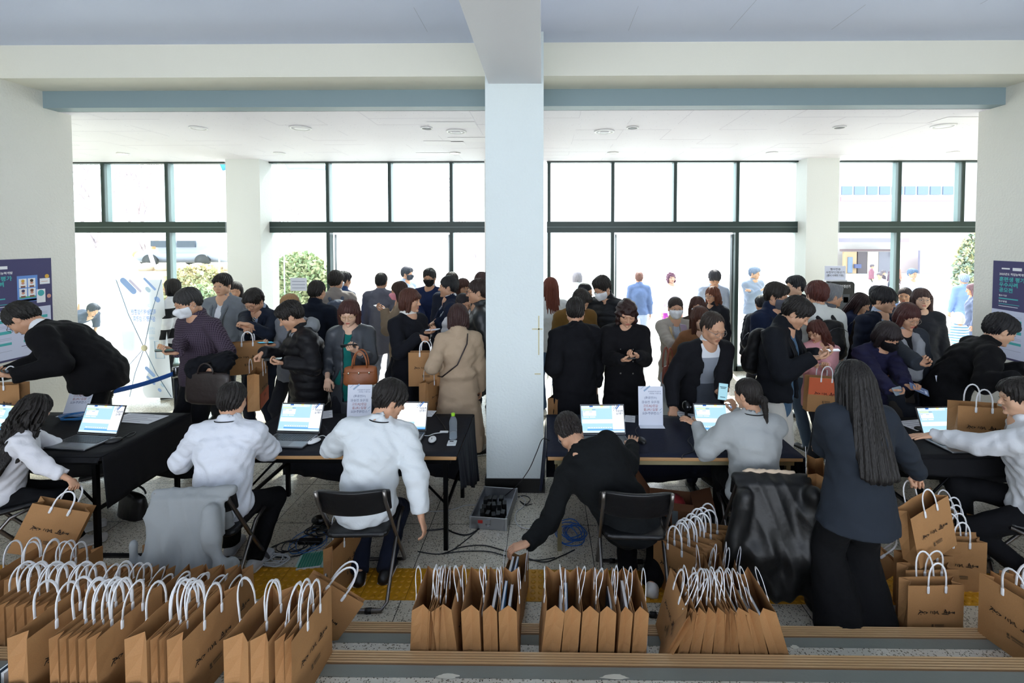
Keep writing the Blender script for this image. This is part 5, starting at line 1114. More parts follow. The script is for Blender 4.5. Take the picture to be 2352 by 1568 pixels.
for i, (px, py, c, n) in enumerate(((988, 1408, 0, 'white booklet in the leftmost bags below the pillar'), (1104, 1388, 0, 'white booklet between the fourth and fifth bag below the pillar'), (1128, 1392, 2, 'pale booklet in the sixth bag below the pillar'), (1150, 1385, 1, 'blue booklet in the seventh bag below the pillar'), (1164, 1394, 0, 'white booklet next to the blue one in the seventh bag below the pillar'),
       (1280, 1397, 0, 'white booklet in the first bag below the right table'), (1292, 1390, 1, 'blue booklet in the first bag below the right table'), (1322, 1402, 0, 'white booklet in the second bag below the right table'), (1360, 1402, 3, 'slate booklet in the third bag below the right table'), (1393, 1398, 3, 'slate booklet in the fourth bag below the right table'), (1434, 1385, 2, 'pale booklet in the fifth bag below the right table'),
       (1476, 1402, 0, 'white booklet in the sixth bag below the right table'), (1708, 1400, 2, 'pale booklet in the seventh bag of the fanned row'), (1742, 1405, 0, 'white booklet in the rightmost fanned bag'), (1758, 1398, 3, 'slate booklet in the rightmost fanned bag'))):
    booklet(n, px, py-20, 2.49, BKC[c][0], w=.21, tilt=(4 if px < 1400 else 0 if px < 1690 else -14))
booklet('white printed booklet in the bag gripped by the bending person', 1163, 1300, 2.98, BKC[0][0], yaw=84); booklet('blue booklet in the bag gripped by the bending person', 1174, 1300, 2.98, BKC[1][0], yaw=84)
booklet('blue and white programme in the wide open front kraft bag', 588, 1470, 2.12, BKC[1][0], yaw=86, tilt=-4, h=.3); booklet('white programme beside the blue one in the wide open front bag', 572, 1478, 2.1, BKC[0][0], yaw=86, tilt=-6, h=.3)
booklet('white programme in the leftmost open bag at the bottom edge', 62, 1500, 2.1, BKC[0][0], yaw=86, tilt=2, h=.3); booklet('slate folder in the leftmost open bag at the bottom edge', 46, 1500, 2.1, BKC[3][0], yaw=86, tilt=2, h=.3)
# ---------------------------------------------------------------- chairs, tables, desk things
STEEL = mat('#7b7774', 'metal', .3); VIN = mat('#0e0f12', 'leather', .38); BPL = mat('#101114', 'plastic')
def make_chair():
    t = thing('folding_chair', 'black folding chair', 'chair'); w = .21
    fr = MB()
    # chair faces +Y: tall frame runs from the back top down to the front foot bar
    pts = [(-w, -.27, .78), (-w, -.24, .70), (-w, -.02, .36), (-w, .21, .03), (-w+.03, .235, .012), (w-.03, .235, .012), (w, .21, .03), (w, -.02, .36), (w, -.24, .70), (w, -.27, .78)]
    fr.tube(pts, .0125, 0, 8); fr.build('back_frame', STEEL, t)
    fr = MB(); w2 = w-.028
    for s in (-1, 1): pass
    fr.tube([(-w-.0, .17, .43), (-w, .05, .40), (-w, -.235, .05), (-w+.03, -.255, .012), (w-.03, -.255, .012), (w, -.235, .05), (w, .05, .40), (w, .17, .43)], .0125, 0, 8)
    fr.build('leg_frame', STEEL, t)
    s = MB(); s.rbox((-.2, -.18, .425), (.2, .2, .46), .05); o = s.build('seat', VIN, t, bevel=.008)
    b = MB()
    def bk(u, v):
        x = (u-.5)*.46; e = 1-abs(2*u-1)**6*.25; z = .69+(v-.5)*.17*e; return (x, -.262+.06*(2*u-1)**2+(.74-z)*.25, z)
    b.grid(bk, 16, 6); b.build('backrest', VIN, t, solid=.024, bevel=.006)
    for x in (-.1, .1):
        MB().tube([(x-.02, .235, .012), (x+.02, .235, .012)], .017, 0, 8).build('foot_cap', BPL, t); MB().tube([(x-.02, -.255, .012), (x+.02, -.255, .012)], .017, 0, 8).build('foot_cap', BPL, t)
    return t
CH = None
def chair(label, x, y, yaw):
    global CH
    t = make_chair() if CH is None else copy_tree(CH); CH = CH or t
    t.location = (x, y, .003); t.rotation_euler = (0, 0, math.radians(yaw)); t['label'] = label; t['group'] = 'black folding chairs of the desk staff'; return t
def pel(k): return PEOPLE[k]['J']['pel']
for k, lb, dx, dy, yw in (('S1', 'black folding chair under the person with very long hair', 0, 0, -40), ('S2', 'folding chair with the grey hoodie hung over its back', 0, -.02, 3), ('S3', 'black folding chair left of the pillar, third from left', 0, -.02, 2), ('S4', 'black folding chair right of the pillar under the bending person', 0, -.02, -2),
                          ('S5', 'folding chair with the black coat hung over its back', 0, -.02, -4), ('S7', 'black folding chair at the right edge', .0, 0, 52)):
    q = pel(k); chair(lb, q[0]+dx, q[1]+dy, yw)
TZH = .735
WOODE = mat('#b08658', 'paint', .45); BLKM = mat('#121315', 'metal', .45); BEI = mat('#a39a7a', 'metal', .5)
def table(label, X0, X1, Y0, Y1, leg, edge=WOODE):
    t = thing('folding_table', label, 'table', ((X0+X1)/2, (Y0+Y1)/2, 0)); a, b = (X1-X0)/2, (Y1-Y0)/2
    MB().box((-a, -b, TZH-.03), (a, b, TZH-.002)).build('tabletop', edge, t, bevel=.006)
    MB().box((-a+.05, -b+.03, TZH-.07), (a-.05, -b+.06, TZH-.03)).build('apron', leg, t)
    for sx in (-1, 1):
        for sy in (-1, 1):
            m = MB(); x = sx*(a-.09); m.box((x-.016, sy*(b-.05)-.016, 0), (x+.016, sy*(b-.05)+.016, TZH-.03)); m.build('leg', leg, t)
        m = MB(); m.tube([(sx*(a-.09), -b+.05, .35), (sx*(a-.42), -b+.05, TZH-.04)], .009, 0, 6); m.box((sx*(a-.09)-.01, -b+.05, .3), (sx*(a-.09)+.01, b-.05, .325)); m.build('brace', leg, t)
    return t
def cloth(label, X0, X1, Y0, Y1, col, front=0, right=0, left=0, back=.5, seed=0, amp=1):
    cx, cyy = (X0+X1)/2, (Y0+Y1)/2; t = thing('tablecloth', label, 'tablecloth', (cx, cyy, TZH)); a, b = (X1-X0)/2+.006, (Y1-Y0)/2+.006; rnd = random.Random(seed); m = MB()
    def top(u, v): x, y = -a+2*a*u, -b+2*b*v; return (x, y, .004+.0015*math.sin(9*x+seed)*math.sin(11*y))
    m.grid(top, 30, 10)
    def hang(p0, p1, n, L, amp_):
        amp_ *= amp
        def f(u, v):
            x = p0[0]+(p1[0]-p0[0])*u; y = p0[1]+(p1[1]-p0[1])*u; w = amp_*v*(math.sin(u*23+seed)+.6*math.sin(u*41+2*seed)); Lu = L if not isinstance(L, tuple) else L[0]+(L[1]-L[0])*u; l = Lu*(1+.05*math.sin(u*9+seed))
            return (x+n[0]*(.006+abs(w)+.02*v), y+n[1]*(.006+abs(w)+.02*v), .004-l*v)
        m.grid(f, 44, 8)
    if front: hang((-a, -b), (a, -b), (0, -1), front, .012)
    if back: hang((a, b), (-a, b), (0, 1), back, .02)
    if right: hang((a, -b), (a, b), (1, 0), right, .02)
    if left: hang((-a, b), (-a, -b), (-1, 0), left, .02)
    m.build('cloth', mat(col, 'cloth', .75, bs=.2), t, solid=.003); return t
T1 = (gz(-260, 1050, TZH)[0], gz(232, 1050, TZH)[0], gz(232, 1050, TZH)[1], gz(440, 950, TZH)[1])
T2 = (-2.42, gz(1048, 1048, TZH)[0], gz(1048, 1048, TZH)[1], T1[3])
T3 = (gz(1258, 1050, TZH)[0], gz(1843, 1050, TZH)[0], gz(1500, 1050, TZH)[1], T1[3])
T4 = (gz(2098, 1052, TZH)[0], gz(2098, 1052, TZH)[0]+1.8, gz(2098, 1052, TZH)[1], T1[3]-.02)
table('leftmost desk table under a long black cloth', *T1, BLKM, mat('#17181b', 'paint')); table('desk table with wooden edge and black legs left of the pillar', *T2, BLKM); table('desk table with wooden edge and beige legs right of the pillar', *T3, BEI); table('black-clothed desk table at the right edge', *T4, BLKM, mat('#17181b', 'paint'))
cloth('black cloth draped to knee height over the leftmost desk', *T1, '#0f1014', front=.03, right=.37, back=.6, seed=1, amp=.3)
cloth('dark cloth hanging over the right end of the desk left of the pillar', *T2, '#15171f', right=(.24, .64), back=.62, seed=2); cloth('navy cloth spread over the desk right of the pillar', *T3, '#161b2c', left=(.64, .28), right=(.34, .6), back=.62, seed=3); cloth('black cloth over the desk at the right edge', *T4, '#101115', left=.12, front=.12, back=.6, seed=5)
# laptops
LAPG = mat('#8d9096', 'metal', .4); KEY = mat('#3a3d42', 'plastic'); BEZ = mat('#0b0c0e', 'plastic')
def scr(c, st=1.05): return mat(c, 'emit', st=st)
SM = [scr('#a9d3ea'), scr('#f6f9fc'), scr('#2a5fa8'), scr('#e7ef9a'), scr('#5aa0dc'), scr('#8aa4bc'), scr('#223a66'), scr('#cfe4f2')]
def laptop(label, px, py, yaw, tilt=22, white=False):
    h = gz(px, py, TZH+.02); t = thing('laptop', label, 'laptop', (h[0], h[1], TZH+.008), math.radians(yaw)); w, d = .18, .245
    MB().rbox((-w, -d, 0), (w, 0, .016), .012).build('keyboard_base', LAPG, t)
    m = MB(); m.box((-w+.015, -d+.115, .016), (w-.015, -.025, .0165)); m.build('keyboard_well', BEZ, t)
    m = MB()
    for r in range(6):
        for c in range(15): x = -w+.021+c*.0215; y = -.043-r*.0195; m.box((x, y, .0165), (x+.018, y+.016, .0185))
    m.build('keys', KEY, t)['kind'] = 'stuff'
    MB().box((-.05, -d+.02, .016), (.055, -d+.1, .0166)).build('touchpad', mat('#7c7f86', 'plastic'), t)
    R = Matrix.Translation((0, .002, .016)) @ Matrix.Rotation(math.radians(-tilt), 4, 'X')
    lid = MB(); lid.box((-w, -.004, .004), (w, .004, .236), 0, R); lid.box((-w+.002, -.0046, .008), (w-.002, -.004, .234), 1, R); l = lid.build('screen_lid', [LAPG, BEZ], t)
    s = MB(); W2, z0, H2 = w-.006, .018, .208; F = R @ Matrix(((1, 0, 0, -W2), (0, 0, -1, -.0048), (0, 1, 0, z0), (0, 0, 0, 1)))
    def rc(x0, y0, x1, y1, m_, k=1): flatrect(s, F, x0*2*W2, y0*H2, x1*2*W2, y1*H2, m_, z=.0001*k)
    rc(0, 0, 1, 1, 1 if white else 0, 0)
    if white: rc(0, 0, 1, .28, 0, 1); rc(.0, 0, 1, .06, 4, 2)
    else:
        rc(0, 0, 1, .07, 7, 1); rc(.13, .08, 1, .135, 4, 1); rc(0, .9, .68, 1, 7, 1); rc(.03, .84, .26, .87, 3, 1); rc(.26, .84, .34, .87, 5, 1); rc(.2, .95, .28, 1, 2, 2); rc(.46, .95, .53, 1, 3, 2)
        for i in range(6): rc(.02+.1*i, .91, .1+.1*i, .935, 1, 2)
        rc(.04, .62, .35, .81, 1, 1); rc(.02, .6, .035, .81, 5, 2); rc(.05, .79, .12, .8, 5, 2); rc(.05, .76, .1, .775, 4, 2); rc(.18, .76, .26, .775, 4, 2); rc(.05, .56, .18, .59, 1, 1); rc(.2, .56, .33, .59, 1, 1); rc(.02, .34, .73, .49, 1, 1); rc(.14, .17, .7, .2, 1, 1)
        for i in range(9): rc(.2+.055*i, .175, .23+.055*i, .19, 5, 2)
    rc(.73, .11, 1, 1, 1, 3)
    s.add([F @ Vector((x*2*W2, y*H2, .0004)) for x, y in ((.73, .11), (.78, .11), (.83, 1), (.73, 1))], [], 0)
    def bar(x, y, L, wd, m_):
        a = math.radians(50); ux, uy = math.cos(a), math.sin(a); X, Y = x*2*W2, y*H2
        s.add([F @ Vector((X+sx*L*ux/2-sy*wd*uy/2, Y+sx*L*uy/2+sy*wd*ux/2, .0006)) for sx, sy in ((-1, -1), (1, -1), (1, 1), (-1, 1))], [(0, 1, 2, 3)], m_)
    bar(.875, .95, .05, .009, 2); bar(.84, .955, .03, .005, 6); bar(.79, .95, .04, .004, 5); bar(.8, .89, .02, .004, 4)
    rc(.765, .81, .78, .835, 6, 5)
    add_text(s, '2025년도', .009, F @ Matrix.Translation((.92*2*W2, .885*H2, .0008)), 7, width=.03)
    for k_, tx in enumerate(('직업능력', '심사평가')): add_text(s, tx, .02, F @ Matrix.Translation((.905*2*W2, (.79-.1*k_)*H2, .0008)), 6, offset=.02, width=.056)
    s.build('display', SM, l); MB().box((-.012, -.0048, .2325), (.012, -.0044, .2345), 0, R).build('camera_slider', mat('#b0302c', 'plastic'), l)
    return t
laptop('laptop at the left edge of the leftmost desk', 2, 1000, -10); laptop('laptop on the leftmost desk beside the very long black hair', 222, 1000, -6); laptop('laptop between the two people in white shirts left of the pillar', 684, 996, -3)
laptop('laptop half hidden by the bowl-cut head, beside the water bottle', 928, 992, 0, white=True); laptop('laptop behind the bending person right of the pillar', 1386, 1000, 2); laptop('laptop in front of the grey sweatshirt', 1650, 998, -2); laptop('laptop on the right desk beside the kraft bag', 2172, 1006, 4)
def mouse(label, px, py, yaw, c):
    p = gz(px, py, TZH); t = thing('mouse', label, 'mouse', (p[0], p[1], TZH+.006), math.radians(yaw))
    MB().ell((0, 0, .012), (.031, .055, .020), 0, 18, 10).build('mouse_body', mat(c, 'plastic'), t); MB().ell((0, 0, .006), (.0325, .057, .008), 0, 18, 6).build('base_band', BPL, t)
    MB().tube([(0, -.02, .0325), (0, -.035, .030)], .003, 0, 6).build('wheel', mat('#55585c', 'plastic'), t); return t
mouse('white mouse beside the laptop between the white shirts', 722, 1018, -30, '#e8eaec'); mouse('small white mouse left of the water bottle', 993, 1014, 5, '#e8eaec'); mouse('black mouse on the leftmost desk', 262, 1016, -50, '#1b1c1e'); mouse('black mouse on the navy cloth behind the folding chair', 1474, 1016, 12, '#151618'); mouse('black mouse under the hand reaching over the right desk', 2118, 990, 50, '#1a1b1d')
def cable(name, label, pts, r, c, cat='cable'):
    # smooth path through points
    P = [Vector(p) for p in pts]; out = []
    for i in range(len(P)-1):
        a, b, c_, d = P[max(i-1, 0)], P[i], P[i+1], P[min(i+2, len(P)-1)]
        for k in range(6):
            t = k/6; out.append(.5*((2*b)+(c_-a)*t+(2*a-5*b+4*c_-d)*t*t+(3*b-a-3*c_+d)*t**3))
    out.append(P[-1]); o = MB().tube(out, r, 0, 6).build(name, mat(c, 'plastic')); return tag(o, label, cat)
def dsk(*pp, z=TZH+.009): return [gz(x, y, z) for x, y in pp]
cable('adapter_cable', 'white looped adapter cable by the white mouse', dsk((728, 1004), (742, 1000), (752, 1008), (742, 1022), (738, 1032), (752, 1036), (766, 1028), (772, 1016)), .0032, '#e6e8ea')
cable('adapter_cable', 'white adapter cable left of the water bottle', dsk((975, 1000), (985, 1000), (996, 996), (1008, 994), (1028, 992)), .0035, '#e6e8ea'); cable('mouse_cable', 'thin black tangled cable on the leftmost desk', dsk((274, 1010), (290, 1000), (300, 994), (312, 992), (304, 1000), (290, 1004)), .0028, '#16171a')
cable('mouse_cable', 'black mouse cable curling on the navy cloth', dsk((1470, 1006), (1462, 996), (1460, 986), (1468, 978)), .0024, '#111214'); cable('scanner_cable', 'black scanner cable trailing over the navy cloth edge', dsk((1588, 1002), (1580, 1012), (1588, 1022), (1592, 1036), (1570, 1044), (1566, 1052)), .003, '#111214')
cable('lanyard', 'black fabric cord lying before the water bottle', dsk((1000, 950), (1008, 962), (1018, 976), (1026, 990)), .004, '#101218', 'cord')
for k_, (px, py) in enumerate(((753, 1018), (1020, 993))): p = gz(px, py, TZH+.008); t = tag(MB().rbox((p[0]-.035, p[1]-.012, TZH+.008), (p[0]+.035, p[1]+.012, TZH+.02), .005).build('usb_hub', mat('#eceef0', 'plastic')), ('white usb hub beside the looped cable', 'white usb hub left of the water bottle')[k_], 'usb hub')
# water bottle and card holder
p = gz(1041, 1010, TZH); t = thing('water_bottle', 'clear water bottle with lime green cap on the desk end', 'bottle', (p[0], p[1], TZH+.006))
pr = [(.001, 0), (.026, .001), (.031, .008)]+[(.031-.002*(i % 2), .02+.012*i) for i in range(9)]+[(.031, .135), (.03, .15), (.022, .172), (.0135, .185), (.0135, .195)]
MB().lathe(pr).build('bottle_body', mat('#dfe9f2', 'clear'), t); MB().lathe([(.015, .19), (.0155, .192), (.0155, .208), (.014, .212), (.001, .213)]).build('bottle_cap', mat('#9ad62a', 'plastic'), t)
MB().lathe([(.001, .003), (.027, .004), (.029, .06), (.001, .061)]).build('water', mat('#e6f0f6', 'clear'), t)
p = gz(1038, 1020, TZH); t = thing('card_case', 'clear plastic card case before the water bottle', 'card case', (p[0], p[1], TZH+.006), .05); MB().rbox((-.035, -.045, 0), (.035, .045, .008), .006).build('case', mat('#d9dfe4', 'plastic', .2), t); MB().box((-.02, .015, .008), (.01, .03, .009)).build('card_print', INK, t)
# white notice stands (print shows through from the other side)
NT = mat('#8790ac', 'paper'); NP = mat('#b0808c', 'paper'); WH = mat('#dfe4f2', 'paper', .35); LB = mat('#9db4cf', 'paper')
def stand(label, px, py, yaw, tilt=10, w=.105, h=.33, rot=0):
    p = gz(px, py, TZH); t = thing('notice_stand', label, 'sign', (p[0], p[1], TZH+.006), math.radians(yaw)); R = Matrix.Rotation(math.radians(-tilt), 4, 'X')
    MB().box((-w, -.0015, .0), (w, .0015, h), 0, R).build('panel', WH, t); MB().box((-w, -.07, 0), (w, .0, .003), 0).build('foot', mat('#e8ecf6', 'plastic', .2), t)
    s = MB(); F = R @ Matrix(((1, 0, 0, 0), (0, 0, -1, -.002), (0, 1, 0, 0), (0, 0, 0, 1)))
    for i, (tx, sz, y, m_, x, wd) in enumerate((('직업능력개발훈련', .012, .285, 0, .035, .11), ('심사평가 설명회', .012, .268, 0, .042, .1), ('(사전등록)', .024, .232, 0, 0, .105), ('문자로 전송된', .026, .195, 0, -.0, .15), ('입장QR코드', .026, .163, 1, .0, .125), ('발급 URL을', .026, .132, 1, .0, .12), ('스캔해주세요', .026, .1, 0, 0, .145))):
        add_text(s, tx, sz, F @ Matrix.Translation((x, y, .0003)), m_, mirror=True, offset=.012, width=wd)
    for x, y, L, wd in ((-.03, .312, .07, .014), (-.07, .318, .04, .004), (.085, .135, .025, .005), (.085, .11, .02, .004)):
        a = math.radians(40); ux, uy = math.cos(a), math.sin(a); s.add([F @ Vector((x+sx*L*ux/2-sy*wd*uy/2, y+sx*L*uy/2+sy*wd*ux/2, .0003)) for sx, sy in ((-1, -1), (1, -1), (1, 1), (-1, 1))], [(0, 1, 2, 3)], 2)
    s.build('lettering', [NT, NP, LB], t)
stand('white notice stand beside the laptop with the blue cables', 172, 952, 4, 24); stand('white notice stand behind the shoulder of the bowl-cut person', 824, 974, 2, 8); stand('white notice stand in the middle of the navy cloth', 1495, 978, 0, 6); stand('white notice stand on the right desk beside the kraft bag', 2196, 948, -4, 22)
def paper(label, px, py, w, h, yaw, c='#eceef4'):
    p = gz(px, py, TZH+.006); t = thing('paper_sheet', label, 'paper', (p[0], p[1], TZH+.008), math.radians(yaw)); MB().box((-w/2, -h/2, 0), (w/2, h/2, .0008)).build('sheet', mat(c, 'paper'), t); s = MB()
    for i in range(5): s.box((-w*.4, h*(.36-.17*i), .0009), (w*(.4 if i % 2 else .2), h*(.40-.17*i), .001))
    s.build('printing', [mat('#a6a0b4', 'paper')], t)
paper('printed sheet on the leftmost desk behind the laptop', 318, 961, .42, .2, -8); paper('white sheet corner beside the second laptop', 750, 952, .1, .2, 25); paper('small white note beside the laptop on the navy cloth', 1447, 962, .09, .16, -12); paper('white sheet partly under the scanner', 1585, 955, .21, .29, 4); paper('white sheet beside the half hidden laptop', 985, 950, .1, .15, -5); paper('printed sheet under the mouse on the right desk', 2112, 976, .3, .21, 12)
# scanner, blue cable bundle, desk phone things
p = gz(1576, 962, TZH); t = thing('barcode_scanner', 'black handheld scanner under the raised fingers', 'scanner', (p[0], p[1], TZH+.01), .2)
MB().lathe([(.001, 0), (.04, 0), (.042, .01), (.015, .02), (.012, .07), (.001, .07)]).build('stand', BPL, t); MB().ell((0, -.005, .11), (.034, .05, .045)).build('scanner_head', BPL, t)
for s_ in (-1, 1): MB().ell((s_*.014, -.05, .115), (.009, .006, .008)).build('window', mat('#9a9ea4', 'plastic', .1), t)
p = gz(168, 965, TZH); t = thing('network_cable', 'coil of blue network cable on the leftmost desk', 'cable', (p[0], p[1], TZH+.01)); m = MB()
for k_ in range(5): m.tube([((.10+.012*k_)*math.cos(a)+.01*k_, (.05+.008*k_)*math.sin(a), .008+.007*k_+.004*math.sin(3*a+k_)) for a in [2*math.pi*i/18 for i in range(18)]], .0034, 0, 6, closed=True)
m.build('coil', mat('#1f6aa8', 'plastic'), t)
t = thing('desk_speaker', 'small black device on the right desk beside the kraft bag', 'device', tuple(gz(2222, 950, TZH)[:2])+(TZH+.008,)); MB().rbox((-.06, -.04, 0), (.06, .04, .1), .02).build('device_body', BPL, t); MB().ell((.02, -.041, .06), (.004, .003, .004)).build('button', mat('#ccc', 'plastic') if False else mat('#cccccc', 'plastic'), t)
# ---------------------------------------------------------------- clothes hung on chairs
def sdf_obj(name, prims, vox, m, parent=None, off=(0, 0, 0), warp=None):
    V, Q, M = mesh_sdf(prims, vox, warp); return mesh_np(name, V-np.array(off, float), Q, m if isinstance(m, list) else [m], M, parent)
def chair_back(k):
    q = pel(k); o = [x for x in S.objects if x.get('category') == 'chair' and abs(x.location[0]-q[0]) < .06 and abs(x.location[1]-q[1]) < .1][0]
    M = Matrix.Translation(o.location) @ Matrix.Rotation(o.rotation_euler[2], 4, 'Z'); return lambda x, y, z: np.array(M @ Vector((x, y, z)))
B = chair_back('S2'); org = B(0, -.3, 0)
X = nrm(B(1, 0, 0)-B(0, 0, 0)); Nn = nrm(B(0, 1, 0)-B(0, 0, 0)); GH = mat('#8e9294', 'cloth', bs=.25)
P = [C(B(-.22, -.255, .765), B(.24, -.255, .775), .034, k=.02), FL(B(0, -.30, .74), B(-.02, -.36, .36), X, Nn, (.25, .035), (.31, .05), k=.04), FL(B(-.02, -.36, .36), B(-.05, -.37, .13), X, Nn, (.31, .05), (.30, .055), k=.05),
     FL(B(.0, -.22, .74), B(.02, -.16, .5), X, Nn, (.23, .03), (.2, .03), k=.03), C(B(.17, -.36, .7), B(.24, -.42, .4), .055, .05, k=.03), C(B(.24, -.42, .4), B(.16, -.44, .07), .05, .046, k=.03),
     C(B(-.27, -.36, .5), B(-.30, -.40, .06), .03, .035, k=.04), FL(B(.05, -.35, .2), B(.1, -.38, .05), X, Nn, (.15, .04), (.12, .05), k=.04), HS(B(0, 0, .02), (0, 0, -1))]
def drape(a, fr, seed, ctr):
    def w(Xx, Y, Z):
        u = (Xx-ctr[0])*X[0]+(Y-ctr[1])*X[1]; d = np.clip((.78-Z)/.6, 0, 1); return a*d*(np.sin(fr*u+3*np.sin(4*Z+seed)+seed)+.5*np.sin(fr*2.1*u+5*Z))+.009*np.abs(np.sin(13*Z+12*u+3*np.sin(9*u)))**.7
    return w
t = thing('hoodie', 'light grey hooded sweatshirt hung over the back of a folding chair', 'hoodie', (org[0], org[1], 0)); sdf_obj('hoodie_cloth', P, .011, GH, t, (org[0], org[1], 0), drape(.028, 26, 1, org))
c0 = B(.11, -.425, .16); MB().ell((0, 0, 0), (.022, .008, .014)).build('green_tube_end', mat('#7ed321', 'plastic'), t).location = tuple(c0-np.array([org[0], org[1], 0])+np.array([-.03, -.02, .0]))
m = MB(); m.tube([B(-.3, -.425, .17)-[org[0], org[1], 0], B(-.15, -.43, .2)-[org[0], org[1], 0], B(0, -.43, .17)-[org[0], org[1], 0], B(.09, -.44, .15)-[org[0], org[1], 0]], .004, flat=((0, 1, 0), .6)); m.build('hem_seam', mat('#7f8385', 'cloth'), t)
B = chair_back('S5'); org = B(0, -.3, 0); X = nrm(B(1, 0, 0)-B(0, 0, 0)); Nn = nrm(B(0, 1, 0)-B(0, 0, 0))
P = [C(B(-.22, -.255, .765), B(.22, -.255, .765), .04, k=.02), FL(B(0, -.31, .74), B(.02, -.38, .36), X, Nn, (.25, .045), (.32, .08), k=.05), FL(B(.02, -.38, .36), B(.0, -.38, .12), X, Nn, (.32, .08), (.30, .07), k=.05),
     FL(B(.2, -.36, .6), B(.30, -.38, .0), X, Nn, (.09, .07), (.12, .08), k=.04), C(B(-.2, -.38, .7), B(-.3, -.4, .16), .06, .05, k=.04), C(B(.22, -.38, .72), B(.37, -.42, .1), .065, .055, k=.04), FL(B(0, -.22, .75), B(0, -.14, .5), X, Nn, (.22, .03), (.2, .03), k=.03), HS(B(0, 0, .015), (0, 0, -1))]
t = thing('coat', 'shiny black padded coat hung over a folding chair behind the grey sweatshirt', 'coat', (org[0], org[1], 0)); sdf_obj('coat_shell', P, .011, mat('#0a0b0d', 'leather', .5), t, (org[0], org[1], 0), drape(.018, 26, 2, org))
P = [FL(B(-.12, -.235, .795), B(.12, -.235, .795), X, (0, 0, 1), (.05, .018), (.05, .018), k=.02)]; sdf_obj('fleece_lining', P, .01, mat('#cdb9a2', 'cloth'), t, (org[0], org[1], 0), folds(.006, 3))
# coat and cloths carried by visitors
J = PEOPLE['V2']; w = J['hands']['l']['w']; t = thing('draped_coat', 'black coat draped over the arm of the plum-shirted person', 'coat', tuple(w)); P = [C(w+[-.16, -.02, .0], w+[.12, .06, .06], .075, .06, k=.04), FL(w+[-.14, -.03, -.02], w+[-.14, -.05, -.16], (1, 0, 0), (0, 1, 0), (.09, .05), (.07, .045), k=.05), E(w+[.1, -.02, .02], (.1, .08, .09), k=.05)]
sdf_obj('coat_cloth', P, .011, mat('#101218', 'cloth'), t, w, folds(.01, 1.6, 2))
# ---------------------------------------------------------------- phones and papers in hands
def phone(label, k, s, c='#1a1d22', sc=None, dd=(0, 0, 0), rot=0, case=None):
    h = PEOPLE[k]['hands'][s]; d, n = h['d'], h['n']; x = np.cross(d, n); c0 = h['w']+d*.1*1+n*.028+np.array(dd); a = math.radians(rot); d2 = d*math.cos(a)+x*math.sin(a)
    F = frame(c0, np.cross(d2, n), d2); o = thing('phone', label, 'phone', c0); o.rotation_euler = F.to_euler()
    MB().rbox((-.037, -.075, -.005), (.037, .075, .004), .012).build('phone_body', mat(c, 'plastic', .3), o); m = MB(); m.box((-.034, -.071, .004), (.034, .071, .0046)); m.build('screen', mat(sc, 'emit', st=.8) if sc else mat('#20262c', 'plastic', .12), o); return o
phone('phone held low by the white-masked plum-shirted person', 'V2', 'r', sc='#2f4f48'); phone('phone with bright blue screen held beside the puffer jacket', 'V7', 'r', sc='#4fb4d8'); phone('black phone held by the person in the teal knit', 'V11', 'l', rot=60)
phone('black wallet held open by the puffer jacket wearer', 'V6', 'l', dd=(0, 0, .01)); phone('pale phone held up by the pink-masked person', 'V13', 'r', c='#b9bcc4', sc='#8fa3b8'); phone('pale phone held by the person in black dress', 'V14', 'l', c='#c9ced8', sc='#8a94a8')
phone('black phone in both hands of the wavy red-haired person', 'V28', 'r', rot=70); phone('lilac phone held up by the person in grey-beige jacket', 'V31', 'l', c='#b7a8c0', dd=(0, -.02, .02)); phone('white phone in the hands of the black-jacketed reader', 'V40', 'l', c='#e6e8ec', sc='#dfe8f2', rot=0)
phone('dark blue phone held by the person in shearling coat', 'V50', 'l', c='#1b2136', dd=(0, -.03, .03)); phone('phone held by the bowing person at the left edge', 'V1', 'l')
p = at(1660, 899, 3.82); o = thing('phone', 'phone with pale blue entry pass on screen held up over the desk', 'phone', p); o.rotation_euler = (math.radians(86), math.radians(0), math.radians(4)); o.rotation_euler = (math.radians(82), math.radians(8), math.radians(4))
MB().rbox((-.04, -.068, -.005), (.04, .068, .004), .01).build('phone_body', mat('#30343a', 'plastic'), o); m = MB(); m.box((-.037, -.064, .004), (.037, .064, .0046), 0); m.box((-.028, .034, .0046), (.026, .039, .005), 1); m.box((-.022, .024, .0046), (.02, .029, .005), 1); m.box((-.02, -.045, .0046), (.022, -.04, .005), 1); m.build('screen', [scr('#9fd0e0', .9), scr('#30586a', .5)], o)
h = PEOPLE['V51']['hands']['l']; c0 = h['w']+[.06, -.08, -.03]; t = thing('name_badge', 'slate blue name badge held out by the black-masked person', 'badge', c0); t.rotation_euler = (math.radians(48), math.radians(24), 0); MB().rbox((-.09, -.032, 0), (.09, .032, .003), .006).build('card', mat('#5f7094', 'plastic'), t); m = MB(); m.box((-.05, -.01, .003), (.04, -.002, .0034)); m.box((.05, -.02, .003), (.075, .012, .0034)); m.build('card_print', mat('#c2cbe0', 'paper'), t)
c0 = PEOPLE['V51']['hands']['r']['w']+[.03, -.06, -.0]; t = thing('phone', 'silver phone held beside the slate name badge', 'phone', c0); t.rotation_euler = (math.radians(60), math.radians(-10), math.radians(8)); MB().rbox((-.045, -.035, 0), (.045, .035, .008), .008).build('phone_body', mat('#7d8a96', 'plastic', .2), t)
